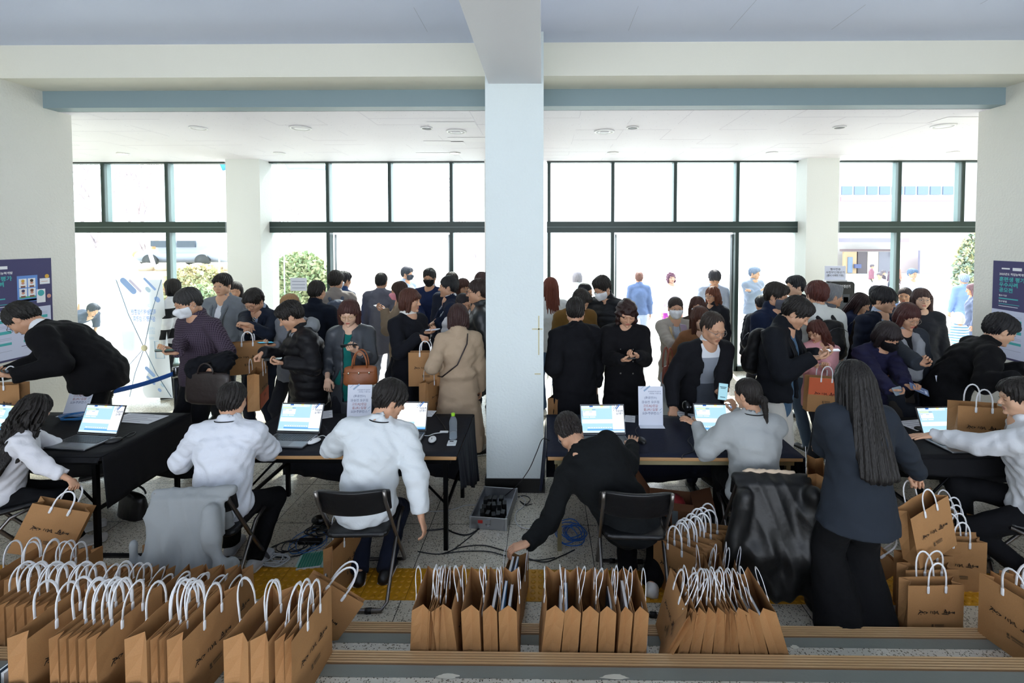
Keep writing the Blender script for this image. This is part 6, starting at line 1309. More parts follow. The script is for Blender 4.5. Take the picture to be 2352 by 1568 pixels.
# ---------------------------------------------------------------- carried bags
def handbag(label, px, py, Y, yaw, w, h, d, c, hl=.14, kind='leather', cat='handbag', name='handbag', zip_=False, flap=True, hw=.3):
    p = at(px, py, Y); t = thing(name, label, cat, p, math.radians(yaw)); M_ = mat(c, kind)
    b = MB(); v = []; n = 5
    for i in range(n+1):
        f = i/n; ww = w*(1-.08*f)-.02*(f == 0); dd_ = d*(1-.55*f*f)
        v += [(-ww/2, -dd_/2*.8, -h+h*f), (0, -dd_/2*1.1, -h+h*f), (ww/2, -dd_/2*.8, -h+h*f), (ww/2+.008, 0, -h+h*f), (ww/2, dd_/2*.8, -h+h*f), (0, dd_/2*1.1, -h+h*f), (-ww/2, dd_/2*.8, -h+h*f), (-ww/2-.008, 0, -h+h*f)]
    b.add(v, [(i*8+j, i*8+(j+1) % 8, (i+1)*8+(j+1) % 8, (i+1)*8+j) for i in range(n) for j in range(8)]+[tuple(range(7, -1, -1)), tuple(n*8+j for j in range(8))], 0, True); b.build('bag_body', M_, t, sub=1)
    for s_ in (-1, 1):
        m = MB(); m.tube([(-w*hw*math.cos(a)*1.0, s_*(d*.22+.01), -.02+hl*math.sin(a)) for a in [math.pi*i/12 for i in range(13)]], .008, 0, 6); m.build('handle', M_, t)
    if flap:
        m = MB(); m.box((-w*.45, -d*.5, -h*.32), (w*.45, -d*.5+.006, -h*.27)); m.build('strap', M_, t)
        m = MB()
        for x in (-w*.3, 0, w*.3): m.ell((x, -d*.51, -h*.295), (.008, .005, .012))
        m.build('buckle', mat('#c9c2b0', 'metal'), t)
    return t
handbag('dark brown briefcase held by the white-masked plum-shirted person', 478, 852, 4.42, -4, .46, .32, .1, '#2a211f', hl=.1, cat='briefcase', name='briefcase', flap=False, hw=.17)
handbag('tan leather handbag on the arm of the teal knit wearer', 828, 838, 4.48, 8, .31, .2, .14, '#96562f', hl=.16, hw=.22)
handbag('reddish leather shoulder bag beside the brown jacket', 1534, 838, 4.9, 40, .16, .2, .08, '#8a4636', hl=.2, flap=False)
handbag('black leather bag resting behind the table leg at left', 305, 1130, 3.95, -20, .3, .3, .16, '#101113', hl=.05, flap=False); S.objects[-1] if False else None
def backpack(label, k, c, w=.15, h=.22, d=.085, lo=.12, strap=True):
    J = PEOPLE[k]['J']; Rc = J['Rc']; o = J['ch']+Rc@np.array([0, lo+.05, .0]); t = thing('backpack', label, 'backpack', o); P = [FL(o+Rc@np.array([0, .0, .08]), o+Rc@np.array([0, .02, -.2]), Rc[:, 0], Rc[:, 1], (w*.85, d*.8), (w, d), k=.03), E(o+Rc@np.array([0, d*.9, -.14]), (w*.75, .04, .1), R=Rc, k=.02)]
    sdf_obj('backpack_body', P, .012, mat(c, 'cloth', .6), t, o, folds(.004, 1.4, 3))
    m = MB()
    for s_ in (-1, 1):
        f = [np.array([s_*w*.5, lo-.0, .13]), np.array([s_*w*.62, .03, .205]), np.array([s_*w*.7, -.07, .155]), np.array([s_*w*.8, -.165, .02]), np.array([s_*w*.98, -.165, -.08]), np.array([s_*w*1.15, -.03, -.16])]
        m.tube([J['ch']+Rc@q-o for q in f], .022, 0, 8, flat=(Rc[:, 1], .5))
    m.build('shoulder_strap', mat(c, 'cloth', .6), t)
    z = MB(); z.tube([Rc@np.array([x, d*1.02+.01, -.02+.1*(1-(x/w)**2)]) for x in (-w*.7, -w*.35, 0, w*.35, w*.7)], .003); z.build('zip', mat('#55585e', 'metal'), t)
backpack('grey-blue backpack on the taupe jacket', 'V9', '#4c566a', lo=.14); backpack('black backpack on the off-white jacket', 'V42', '#131417', lo=.15, w=.16); backpack('black backpack on the person in white trousers', 'V40', '#0f1013', lo=.15, w=.15); backpack('dark grey backpack on the navy zip jacket', 'V38', '#2a2d34', lo=.15)
backpack('brown-strapped bag on the bowl-cut person in navy coat', 'V46', '#2b2320', lo=.16, w=.13)
def sling(label, k, c, side, z=-.42, y=-.16):
    J = PEOPLE[k]['J']; R = J['Rc']; o = J['nk']; pts = [np.array([side*.07, .03, .03]), np.array([side*.08, -.1, -.03]), np.array([0, -.19, -.16]), np.array([-side*.12, -.19, -.3]), np.array([-side*.2, -.08, z]), np.array([-side*.18, .1, z+.04]), np.array([-side*.05, .2, -.25]), np.array([side*.05, .17, -.06]), np.array([side*.075, .08, .02])]
    t = thing('bag_strap', label, 'strap', o); MB().tube([R@p_ for p_ in pts], .007, 0, 6).build('strap', mat(c, 'leather'), t)
sling('tan crossbody strap over the navy quilted jacket', 'V51', '#8a5534', 1); sling('dark crossbody strap over the trench coat', 'V22', '#2a2022', -1)
# neck cords of the staff
for k in ('S2', 'S3', 'S5'):
    J = PEOPLE[k]['J']; u = nrm(J['nk']-J['ch']+(J['hc']-J['nk'])*.8); c0 = J['nk']+J['Rs']@np.array([0, .010, .0])+u*.045; R = J['Rs']; root = PEOPLE[k]['root']; b_ = PEOPLE[k]['base']
    MB().tube([c0-b_+R@np.array([.083*math.cos(a), .086*math.sin(a), -.006*math.sin(a)-.03*(math.sin(a) < -.3)]) for a in [2*math.pi*i/24 for i in range(24)]], .0035, 0, 6, closed=True).build('neck_cord', mat('#121316', 'cloth'), root)
# ---------------------------------------------------------------- belt posts
CHR = mat('#8d8f93', 'metal', .22)
def post_(label, px, py, Y):
    p = at(px, py, Y); t = thing('belt_post', label, 'barrier post', (p[0], p[1], 0)); h = p[2]; MB().lathe([(.001, 0), (.16, .0), (.16, .012), (.05, .03), (.001, .031)], n=28).build('base', mat('#1c1d20', 'metal', .4), t); MB().lathe([(.001, .02), (.028, .02), (.028, h-.13), (.001, h-.13)]).build('pole', mat('#33353a', 'metal', .35), t)
    MB().lathe([(.001, h-.13), (.036, h-.13), (.038, h-.1), (.038, h-.01), (.034, h), (.001, h)]).build('belt_head', CHR, t); m = MB()
    for a in range(4): m.box((-.012, .03, h-.11), (.012, .044, h-.03), 0, Matrix.Rotation(a*math.pi/2, 4, 'Z'))
    m.build('belt_slot', mat('#17181a', 'plastic'), t); return np.array([p[0], p[1], h])
def belt(label, a, b):
    m = MB(); d = nrm(b-a); m.grid(lambda u, v: tuple(a+(b-a)*u+np.array([0, 0, -.045-.05*v-.02*math.sin(math.pi*u)])), 10, 1); return tag(m.build('barrier_belt', mat('#1c5fc0', 'cloth', .6), solid=.002), label, 'barrier belt')
a1 = post_('chrome belt post behind the leftmost desk', 248, 885, 4.75); a2 = post_('belt post hidden behind the plum-shirted person', 404, 842, 5.6); belt('blue belt stretched from the left post behind the plum shirt', a1, a2)
a3 = post_('chrome belt post beside the notice stand of the bowl-cut person', 854, 886, 4.72); a4 = post_('chrome belt post before the kraft bag of the black dress', 949, 812, 5.75); belt('blue belt rising between the two posts left of the pillar', a3, a4)
a5 = post_('belt post behind the navy-clothed desk', 1478, 893, 4.72); a6 = post_('belt post behind the wavy-haired coat wearer', 1446, 858, 5.2); belt('short blue belt piece right of the black double-breasted coat', a5, a6)
# ---------------------------------------------------------------- see-through banner on an X frame
Yb = 6.75; q0, q1, b0 = at(268, 642, Yb), at(372, 642, Yb), at(300, 930, Yb)
t = thing('banner', 'white X-frame banner seen from behind with mirrored blue lettering', 'banner', ((q0[0]+q1[0])/2, Yb, 0)); w = (q1[0]-q0[0])/2*1.0; h = q0[2]
BM = bpy.data.materials.new('banner_film'); BM.use_nodes = True; N = BM.node_tree.nodes; L = BM.node_tree.links; N.remove(N['Principled BSDF']); df = N.new('ShaderNodeBsdfDiffuse'); tl_ = N.new('ShaderNodeBsdfTranslucent'); ms = N.new('ShaderNodeMixShader'); df.inputs[0].default_value = tl_.inputs[0].default_value = (.9, .92, .96, 1); ms.inputs[0].default_value = .6; L.new(df.outputs[0], ms.inputs[1]); L.new(tl_.outputs[0], ms.inputs[2]); L.new(ms.outputs[0], N['Material Output'].inputs[0])
sk_ = .12
def bp(x, z, y=0): return Vector((x+sk_*(1-z/h), y, z))
m = MB(); m.add([bp(-w, .06), bp(w, .06), bp(w, h), bp(-w, h)], [(0, 1, 2, 3)]); m.build('banner_sheet', BM, t, solid=.001)
s = MB(); F = Matrix(((1, -sk_/h, 0, sk_), (0, 0, -1, -.004), (0, 1, 0, 0), (0, 0, 0, 1)))
for tx, z, wd, m_ in (('2025년도', .79*h, .5, 2), ('직업능력개발훈련', .735*h, .95, 1), ('심사평가 설명회', .68*h, .85, 1), ('사전등록 안내문자에 있는', .60*h, .75, 2), ('입장코드 발급 URL을 클릭', .57*h, .72, 2), ('이미지 스캔 후 입장', .52*h, .62, 2)): add_text(s, tx, .085 if m_ == 1 else .055, F @ Matrix.Translation((0.02, z, .001)), m_, mirror=True, offset=.02 if m_ == 1 else .0, width=wd*w*1.15)
def slash(x, z, L, wd, m_, a=-48):
    a = math.radians(a); ux, uy = math.cos(a), math.sin(a); pts = []
    for i in range(9): b = math.pi*i/8-math.pi/2; pts.append((x+ux*(L/2)+wd/2*(ux*math.cos(b)-uy*math.sin(b)), z+uy*L/2+wd/2*(uy*math.cos(b)+ux*math.sin(b))))
    for i in range(9): b = math.pi*i/8+math.pi/2; pts.append((x-ux*(L/2)+wd/2*(ux*math.cos(b)-uy*math.sin(b)), z-uy*L/2+wd/2*(uy*math.cos(b)+ux*math.sin(b))))
    s.add([F @ Vector((p_[0], p_[1], .001)) for p_ in pts], [tuple(range(len(pts)))], m_)
for a_ in ((-.5*w, .95*h, .2, .09, 1), (-.2*w, .95*h, .2, .04, 3), (.45*w, .965*h, .2, .035, 1), (.72*w, .84*h, .02, .07, 1), (.35*w, .92*h, .03, .06, 2), (.1*w, .25*h, .14, .05, 1), (.1*w, .18*h, .13, .035, 1), (.6*w, .14*h, .03, .04, 2), (.45*w, .1*h, .02, .04, 1)): slash(*a_)
m2 = [(.42*w, .36*h), (.8*w, .36*h), (.8*w, .5*h), (.42*w, .5*h)]
s.tube([F @ Vector((x, z, .003)) for x, z in m2], .006, 2, 5, closed=True); s.build('banner_print', [mat('#a9c2ee', 'paper'), mat('#9ab6ea', 'paper'), mat('#c4daf0', 'paper'), mat('#dcd4ee', 'paper')], t)
m = MB(); c_ = bp(.02, .45*h, -.05)
for e in (bp(-w, h, -.01), bp(w, h, -.01), bp(-w*.9, .08, -.01), bp(w*.95, .08, -.01)): m.tube([c_, (c_+e)/2+Vector((0, -.03, 0)), e], .0045, 0, 6)
m.tube([c_, (c_+Vector((-.45, -.35, 0)))/2, Vector((-.45, -.35, 0.004))], .004, 0, 6); m.build('x_frame', mat('#7c93ac', 'metal', .5), t); MB().ell((c_.x, c_.y, c_.z), (.045, .02, .045)).build('frame_hub', mat('#d8cfb0', 'plastic'), t)
# ---------------------------------------------------------------- posters on the side walls
def poster(label, Xw, y0, y1, z0, z1, side):
    # side=+1: wall faces +X (left wall); reading direction follows the viewer
    yc = (y0+y1)/2; t = thing('poster', label, 'poster', (Xw+side*.003, yc, z0)); W2, H2 = y1-y0, z1-z0
    if side > 0: F = Matrix(((0, 0, 1, 0), (1, 0, 0, -W2/2), (0, 1, 0, 0), (0, 0, 0, 1)))
    else: F = Matrix(((0, 0, -1, 0), (-1, 0, 0, W2/2), (0, 1, 0, 0), (0, 0, 0, 1)))
    m = MB(); flatrect(m, F, 0, 0, W2, H2, 0); m.build('sheet', mat('#4a4870', 'paper'), t, solid=.001)
    s = MB()
    def r(x0, v0, x1, v1, m_, k=1): flatrect(s, F, x0*W2, v0*H2, x1*W2, v1*H2, m_, z=.0012+.0003*k)
    r(0.0 if side < 0 else .03, .02, .97, .50, 1)
    def tx(b_, x, v, wd, m_, sz=.03, off=.02, al='LEFT'):
        g = text_geo(b_, 1, 'LEFT', off)[0]; add_text(s, b_, sz, F @ Matrix.Translation((x*W2-min(p_[0] for p_ in g)*wd*W2/(max(p_[0] for p_ in g)-min(p_[0] for p_ in g)), v*H2, .002)), m_, 'LEFT', offset=off, width=wd*W2)
    r(.13, .915, .25, .93, 2); r(.29, .905, .42, .935, 2)
    tx('2025년도 직업능력개발', .1, .865, .38, 2, .028); tx('훈련생 평가', .1, .81, .37, 3, .05, .03); tx('우수사례', .1, .755, .27, 3, .05, .03); tx('공모전', .1, .70, .2, 3, .05, .03)
    tx('접수기간', .1, .645, .12, 2, .02); r(.1, .61, .38, .622, 3); tx('접수방법', .1, .585, .12, 2, .02); r(.1, .558, .4, .564, 3); r(.1, .535, .38, .541, 2)
    r(.53, .57, .80, .83, 4); r(.51, .565, .84, .59, 4); r(.555, .71, .655, .80, 2, 2); r(.67, .71, .77, .80, 2, 2); r(.555, .61, .655, .70, 2, 2); r(.67, .61, .77, .70, 2, 2); r(.555, .60, .77, .62, 5, 3)
    for x, v, hc_ in ((.605, .755, 6), (.72, .755, 7), (.605, .655, 8), (.72, .655, 9)):
        for rr, dy, mm in ((.024, 0, 10), (.026, .022, hc_)):
            s.add([F @ Vector(((x*W2+rr*.55*W2*1.6*math.cos(a)*(1 if mm == 10 else 1)), (v*H2+dy*H2+rr*.5*W2*1.6*math.sin(a)), .0024+(.0003 if mm != 10 else 0))) for a in [2*math.pi*i/14 for i in range(14)]], [tuple(range(14))], mm)
        r(x-.03, v-.045, x+.03, v-.028, 9, 4)
    r(.83, .73, .97, .79, 2); r(.85, .755, .94, .76, 10, 2); r(.78, .54, .9, .68, 2, 5)
    s.add([F @ Vector((.84*W2+.045*W2*math.cos(a), .64*H2+.045*W2*math.sin(a), .0034)) for a in [2*math.pi*i/18 for i in range(18)]], [tuple(range(18))], 3); s.add([F @ Vector((.95*W2+.03*W2*math.cos(a), .6*H2+.03*W2*math.sin(a), .003)) for a in [2*math.pi*i/14 for i in range(14)]], [tuple(range(14))], 10); r(.91, .55, .99, .585, 8, 4)
    s.add([F @ Vector((.93*W2+.03*W2*math.cos(a), .81*H2+.03*W2*math.sin(a), .003)) for a in [2*math.pi*i/14 for i in range(14)]], [tuple(range(14))], 6)
    for x0 in (.08, .56):
        for i, v in enumerate((.46, .44, .425, .36, .345, .33, .24, .225, .21, .12, .10)): r(x0+(.0 if i % 3 == 0 else .03), v, x0+(.12 if i % 3 == 0 else .36), v+(.006 if i % 3 == 0 else .0035), 8 if i % 3 == 0 else 11, 2)
        r(x0+.03, .38, x0+.36, .41, 3, 3); r(x0+.03, .27, x0+.36, .3, 3, 3); r(x0+.03, .16, x0+.36, .185, 3, 3)
    s.build('poster_print', [mat('#4a4870', 'paper'), mat('#d5dbf2', 'paper'), mat('#f0f1f6', 'paper'), mat('#4fb5b8', 'paper'), mat('#6f9ae0', 'paper'), mat('#5fb89a', 'paper'), mat('#e0b04a', 'paper'), mat('#3a2c2a', 'paper'), mat('#4c4668', 'paper'), mat('#8a5a46', 'paper'), mat('#d9a08c', 'paper'), mat('#a7adc6', 'paper')], t)
pa = axp(117, 592, XL+.003); pb = axp(117, 740, XL+.003); H_ = 1.0
poster('dark blue and white contest poster on the left wall behind the bowing person', XL, pa[1]-.72, pa[1], pa[2]-H_, pa[2], 1)
pa = axp(2282, 598, XR-.003); poster('dark blue and white contest poster on the right wall behind the bowing person', XR, pa[1]-.72, pa[1], pa[2]-H_, pa[2], -1)
# ---------------------------------------------------------------- parking kiosk with paper sign
Yk = 7.0; k0, k1 = at(1895, 645, Yk), at(1951, 645, Yk); cx_ = (k0[0]+k1[0])/2; kw = (k1[0]-k0[0])/2; kh = k0[2]; t = thing('payment_kiosk', 'tall black payment kiosk with a paper sign on top by the right window pillar', 'kiosk', (cx_, Yk, 0))
R = Matrix.Translation((0, 0, 0)); b = MB(); prof = []; n = 6; v = []; r_ = .05
for i in range(n+1): a = math.pi/2*i/n; prof.append((kw-r_+r_*math.sin(a), kh-r_+r_*math.cos(a)))
ring = [(x, z) for x, z in prof]+[(kw, 0), (-kw, 0)]+[(-x, z) for x, z in reversed(prof)]; K = len(ring)
b.add([(x, -.12, z) for x, z in ring]+[(x, .12, z) for x, z in ring], [tuple(reversed(range(K))), tuple(range(K, 2*K))]+[(i, (i+1) % K, K+(i+1) % K, K+i) for i in range(K)]); b.build('kiosk_body', mat('#101114', 'plastic', .35), t)
s = MB(); F = Matrix(((1, 0, 0, 0), (0, 0, -1, -.121), (0, 1, 0, 0), (0, 0, 0, 1))); add_text(s, '사전무인정산기', .05, F @ Matrix.Translation((0, kh-.07, .001)), 0, offset=.01, width=kw*1.3)
def rr_(x0, z0, x1, z1, m_): flatrect(s, F, x0, z0, x1, z1, m_, z=.002)
rr_(-kw*.3, kh-.52, kw*.6, kh-.18, 1); rr_(kw*.1, kh-.3, kw*.5, kh-.22, 0); rr_(kw*.0, kh-.62, kw*.4, kh-.6, 0); rr_(kw*.0, kh-.8, kw*.25, kh-.76, 0); rr_(kw*.05, kh-.86, kw*.25, kh-.82, 2); rr_(-kw*.4, kh-1.2, kw*.5, kh-.9, 3); s.build('kiosk_panel', [mat('#f2f4f8', 'paper'), mat('#4a4d54', 'plastic'), mat('#ff2020', 'emit', st=2.0), mat('#9aa0aa', 'plastic')], t)
z0 = kh+.02; t = thing('paper_sign', 'white paper sign with three lines of black writing above the kiosk', 'sign', (at(1916, 640, Yk)[0], Yk-.02, kh)); hw_, hh_ = .15, .2
MB().box((-hw_, -.003, .02), (hw_, .003, .02+hh_)).build('sheet', mat('#dfe3f4', 'paper'), t); MB().box((-hw_, -.04, .0), (hw_, .04, .02)).build('holder', mat('#e8eaf0', 'plastic', .2), t); s = MB(); F = Matrix(((1, 0, 0, 0), (0, 0, -1, -.0035), (0, 1, 0, .0), (0, 0, 0, 1)))
for tx_, z, wd in (('행사전용', .17, .15), ('사전무인정산기', .125, .27), ('(행사 시에만 가동)', .08, .24)): add_text(s, tx_, .035, F @ Matrix.Translation((0, z, .001)), 0, offset=.008, width=wd)
s.build('lettering', mat('#3a3c48', 'paper'), t)
# paper notices taped to the glass
for i, (x0, y0, x1, y1) in enumerate(((667, 638, 704, 668),)):
    a_, b_ = at(x0, y1, YW+.04), at(x1, y0, YW+.04); t = thing('notice', 'pale notice taped to the glass in the left middle window', 'notice', ((a_[0]+b_[0])/2, YW+.045, a_[2])); W_ = b_[0]-a_[0]; H2 = b_[2]-a_[2]; MB().box((-W_/2, 0, 0), (W_/2, .002, H2)).build('sheet', mat('#cfd3e2', 'paper'), t); m = MB()
    for j in range(3): m.box((-W_*.4, -.001, H2*(.2+.25*j)), (W_*.4, -.0002, H2*(.26+.25*j)))
    m.build('printing', mat('#9aa0b6', 'paper'), t)
# ---------------------------------------------------------------- things on the floor
p0, p1 = gz(1087, 1222, 0), gz(1150, 1140, 0); t = thing('power_case', 'open silver flight case full of black power adapters beside the pillar base', 'case', (gz(1136, 1180, 0)[0], 4.02, 0), math.radians(-7)); w_, d_, h_ = .15, .24, .10
AL = mat('#9b9da0', 'metal', .35); m = MB()
for b_ in (((-w_, -d_, 0), (w_, d_, .006)), ((-w_, -d_, 0), (-w_+.01, d_, h_)), ((w_-.01, -d_, 0), (w_, d_, h_)), ((-w_, -d_, 0), (w_, -d_+.01, h_)), ((-w_, d_-.01, 0), (w_, d_, h_))): m.box(*b_)
m.build('case_body', AL, t, bevel=.002); m = MB()
for s_ in (-1, 1): m.box((s_*(w_-.002)-.008, -d_-.002, 0), (s_*(w_-.002)+.008, -d_+.01, h_+.002)); m.box((s_*(w_-.002)-.008, d_-.01, 0), (s_*(w_-.002)+.008, d_+.002, h_+.002))
m.build('corner_trim', mat('#c2c4c6', 'metal', .3), t); m = MB(); m.box((-.02, -d_-.008, .04), (.02, -d_, .085)); m.tube([(-.018, -d_-.01, .05), (0, -d_-.014, .03), (.018, -d_-.01, .05)], .003, 0, 6); m.build('latch', CHR, t); MB().box((-.085, -d_-.003, .05), (-.045, -d_, .075)).build('power_switch', mat('#b02a22', 'plastic'), t)
rnd = random.Random(5)
for i in range(14):
    a = thing('power_adapter', 'black power adapter in the silver case, %s from the left in the %s row' % (ORD[i % 5], ('front', 'middle', 'back')[i//5]), 'adapter', (t.location[0]-.09+.045*(i % 5)+rnd.uniform(-.006, .006), t.location[1]-.16+.12*(i//5)+rnd.uniform(-.01, .01), .008), rnd.uniform(-.2, .2), group='power adapters in the silver case'); MB().rbox((-.017, -.03, 0), (.017, .03, .075+rnd.uniform(0, .03)), .004).build('adapter_body', BPL, a)
def flo(*pp, z=.006): return [gz(x, y, z) for x, y in pp]
cable('power_cable', 'black cable from the case switch across the floor', flo((1100, 1214), (1080, 1226), (1062, 1228), (1040, 1222), (1024, 1214), (1004, 1216), (980, 1218)), .006, '#0f1012'); cable('power_cable', 'thin black cable running from the case to the table leg', flo((1096, 1218), (1070, 1240), (1040, 1262), (1016, 1272)), .004, '#0f1012')
cable('power_cable', 'long thin black cable curving right along the floor', flo((960, 1266), (1010, 1272), (1060, 1256), (1110, 1252), (1150, 1262), (1200, 1278), (1250, 1290), (1290, 1276), (1320, 1262)), .004, '#141518'); cable('power_cable', 'second long thin black cable close below the first', flo((1015, 1272), (1060, 1266), (1120, 1266), (1170, 1278), (1230, 1286), (1275, 1280)), .004, '#141518')
cable('network_cable', 'grey cable from the case running left', flo((1100, 1160), (1070, 1160), (1045, 1168), (1020, 1173), (985, 1174)), .0045, '#a8a8a8'); cable('network_cable', 'white cable looping right of the silver case', flo((1195, 1140), (1207, 1150), (1200, 1165), (1186, 1176), (1184, 1196), (1196, 1210), (1220, 1214), (1245, 1212)), .004, '#cfd0d0')
cable('power_cable', 'black looped plug cable right of the silver case', flo((1186, 1142), (1205, 1138), (1218, 1146), (1208, 1158), (1194, 1150), (1206, 1160), (1222, 1157)), .004, '#121315'); cable('power_cable', 'black cable climbing from the case to the desk at right', [gz(1160, 1138, .06), at(1190, 1112, 4.1), at(1215, 1078, 3.9), at(1232, 1040, 3.75), at(1246, 1008, 3.7), gz(1262, 1012, TZH+.012)], .0035, '#121315')
def coil(name, label, px, py, r, c, n=7, rad=.004, seed=0, flat=.7):
    p = gz(px, py, 0); t = thing(name, label, 'cable', (p[0], p[1], 0)); rnd = random.Random(seed)
    for k_ in range(n):
        m = MB(); ox, oy, a0 = rnd.uniform(-.35, .35)*r, rnd.uniform(-.35, .35)*r, rnd.uniform(0, 6); rr = r*rnd.uniform(.55, 1); m.tube([(ox+rr*math.cos(a)*(1+.12*math.sin(2*a+a0)), oy+rr*flat*math.sin(a), .006+.006*k_+.01*abs(math.sin(a*1.5+a0))) for a in [2*math.pi*i/20 for i in range(20)]], rad, 0, 6, closed=True); m.build('cable_loop', mat(c, 'plastic'), t)
coil('network_cable', 'tangle of blue network cable under the bending person', 1312, 1232, .12, '#2a62b8', 7, seed=2, flat=1.3); coil('network_cable', 'tangle of thin white cable under the desk by the cardboard box', 1646, 1180, .14, '#a9aeb0', 9, .003, seed=3); coil('power_cable', 'coil of black cable beside the black shoe under the desk left of the pillar', 742, 1222, .1, '#141517', 6, .005, seed=4)
coil('network_cable', 'blue network cable loops by the green cable ties', 712, 1250, .14, '#2b66b0', 3, .003, seed=8, flat=1.2); coil('power_cable', 'loose black cable on the floor behind the hoodie chair', 668, 1262, .15, '#1a1b1d', 4, .004, seed=9); coil('network_cable', 'grey cable bundle behind the hoodie chair', 632, 1290, .1, '#c8cacc', 5, .004, seed=10); coil('power_cable', 'black and white cables below the right desk', 2120, 1170, .09, '#1b1c1f', 5, .0035, seed=12)
p = gz(715, 1248, 0); tag(MB().rbox((p[0]-.1, p[1]-.02, .0), (p[0]+.08, p[1]+.03, .03), .01).build('power_brick', BPL), 'black power brick among the cables under the desk', 'power brick')
t = thing('cable_tie_pack', 'clear pouch of green cable ties with white heads on the floor', 'cable ties', tuple(gz(718, 1284, 0)), .2); rnd = random.Random(7)
for i in range(26):
    m = MB(); x = -.08+.0062*i; m.box((x-.0015, -.1+rnd.uniform(-.01, .01), .004+.003*(i % 3)), (x+.0015, .07+rnd.uniform(-.01, .01), .006+.003*(i % 3)), 0); m.box((x-.003, -.112, .004), (x+.003, -.1, .012), 1); m.build('cable_tie', [mat('#1d9a78', 'plastic'), mat('#e9ecee', 'plastic')], t)
MB().rbox((-.1, -.13, .0), (.1, .09, .003), .02).build('pouch', mat('#b9d8d0', 'plastic', .2), t)
# cardboard box
p = gz(1553, 1236, 0); t = thing('cardboard_box', 'open cardboard box with raised flap beside the second folding chair', 'box', (p[0], p[1]+.16, 0), math.radians(-12)); CB = mat('#8f6244', 'kraft'); w_, d_, h_ = .17, .16, .22; m = MB()
for b_ in (((-w_, -d_, 0), (w_, d_, .005)), ((-w_, -d_, 0), (-w_+.005, d_, h_)), ((w_-.005, -d_, 0), (w_, d_, h_)), ((-w_, -d_, 0), (w_, -d_+.005, h_)), ((-w_, d_-.005, 0), (w_, d_, h_))): m.box(*b_)
m.build('box_body', CB, t)
for R_, b_ in ((Matrix.Translation((-w_, 0, h_)) @ Matrix.Rotation(math.radians(-35), 4, 'Y'), ((-.003, -d_, 0), (.003, d_, .2))), (Matrix.Translation((w_, 0, h_)) @ Matrix.Rotation(math.radians(70), 4, 'Y'), ((-.003, -d_, 0), (.003, d_, .16))), (Matrix.Translation((0, -d_, h_)) @ Matrix.Rotation(math.radians(-70), 4, 'X'), ((-w_, -.003, 0), (w_, .003, .07)))): m = MB(); m.box(b_[0], b_[1], 0, R_); m.build('flap', CB, t)
MB().box((.0, -d_-.002, .1), (.045, -d_, h_)).build('tape', mat('#8f979a', 'plastic', .3), t); tt = thing('bubble_wrap', 'roll of red bubble wrap inside the cardboard box', 'bubble wrap', (t.location[0]+.02, t.location[1]+.02, .1)); sdf_obj('wrap_roll', [E((0, 0, .08), (.1, .09, .07))], .01, mat('#c0474a', 'plastic', .3), tt, (0, 0, 0), lambda X, Y, Z: .004*np.sin(120*X)*np.sin(120*Y)*np.sin(120*Z))
a_, b_ = gz(262, 1277, 0), gz(368, 1277, 0); tag(MB().box((a_[0]-.3, a_[1]-.02, 0), (b_[0], a_[1]+.02, .012), bev=0).build('cable_cover', BPL), 'black flat cable cover strip on the floor left of the hoodie', 'cable cover')
p = gz(735, 1205, 0); tag(MB().ell((p[0], p[1], .04), (.07, .045, .04)).build('black_pouch', mat('#0c0d0f', 'leather', .25)), 'glossy black pouch on the floor under the desk left of the pillar', 'pouch')
# ---------------------------------------------------------------- the sunlit forecourt
def tree(label, px, Y, h, seed, lean=0):
    p = at(px, 560, Y); t = thing('bare_tree', label, 'tree', (p[0], Y, gh(Y))); rnd = random.Random(seed); m = MB()
    def br(a, d, L, r, n):
        b = a+d*L; mid = (a+b)/2+Vector((rnd.uniform(-.1, .1), rnd.uniform(-.1, .1), rnd.uniform(-.05, .05)))*L; m.tube([a, mid, b], [r, r*.85, r*.65], 0, 5)
        if n == 0: return
        for _ in range(3 if n > 1 else 4):
            e = (d+Vector((rnd.uniform(-1, 1), rnd.uniform(-1, 1), rnd.uniform(-.2, .9)))*.75).normalized(); br(a+(b-a)*rnd.uniform(.55, 1), e, L*rnd.uniform(.6, .8), r*.55, n-1)
    br(Vector((0, 0, 0)), Vector((lean, 0, 1)).normalized(), h*.33, h*.011, 5); m.build('branches', mat('#b3a4ac', 'paint'), t)
tree('bare tree outside the leftmost upper window', 205, 17, 9, 1, .1); tree('bare tree outside the second upper window', 330, 21, 10, 2); tree('slim bare tree seen in the left middle window', 640, 20, 8, 3); tree('bare tree just left of the pillar window', 1090, 26, 9, 6)
def bush(label, px, pyb, Y, w, h, c, seed):
    p = at(px, pyb, Y); t = thing('hedge', label, 'hedge', (p[0], Y, gh(Y))); rnd = np.random.default_rng(seed); n = 9000; q = rnd.normal(size=(n, 3)); q /= np.linalg.norm(q, axis=1)[:, None]; q *= (.72+.3*rnd.random((n, 1))); q = q*np.array([w, w*.5, h/2])+np.array([0, 0, h/2]); a = rnd.normal(size=(n, 3))*.036; b = rnd.normal(size=(n, 3))*.036
    V = np.stack([q-a, q+b, q+a, q-b], 1).reshape(-1, 3); Q = np.arange(4*n).reshape(-1, 4); mesh_np('leaves', V, Q, [mat(c, 'paint'), mat('#c4c49a', 'paint')], rnd.integers(0, 2, n), t, False)
    MB().tube([(0, 0, 0), (0, 0, h*.6)], .06).build('stem', mat('#6a5a4c', 'paint'), t)
bush('green and yellow hedge in the left middle window', 690, 700, 12.5, .95, 2.05, '#a3b68a', 1); bush('yellow-brown shrub in the left window', 458, 700, 14, 1.1, 1.75, '#d8c49c', 2); bush('small green shrub low in the left window', 470, 740, 12.8, .8, 1.2, '#b0c49c', 3); bush('dark green shrub beside the right wall outside', 2236, 650, 13, .5, 2.6, '#94a898', 5)
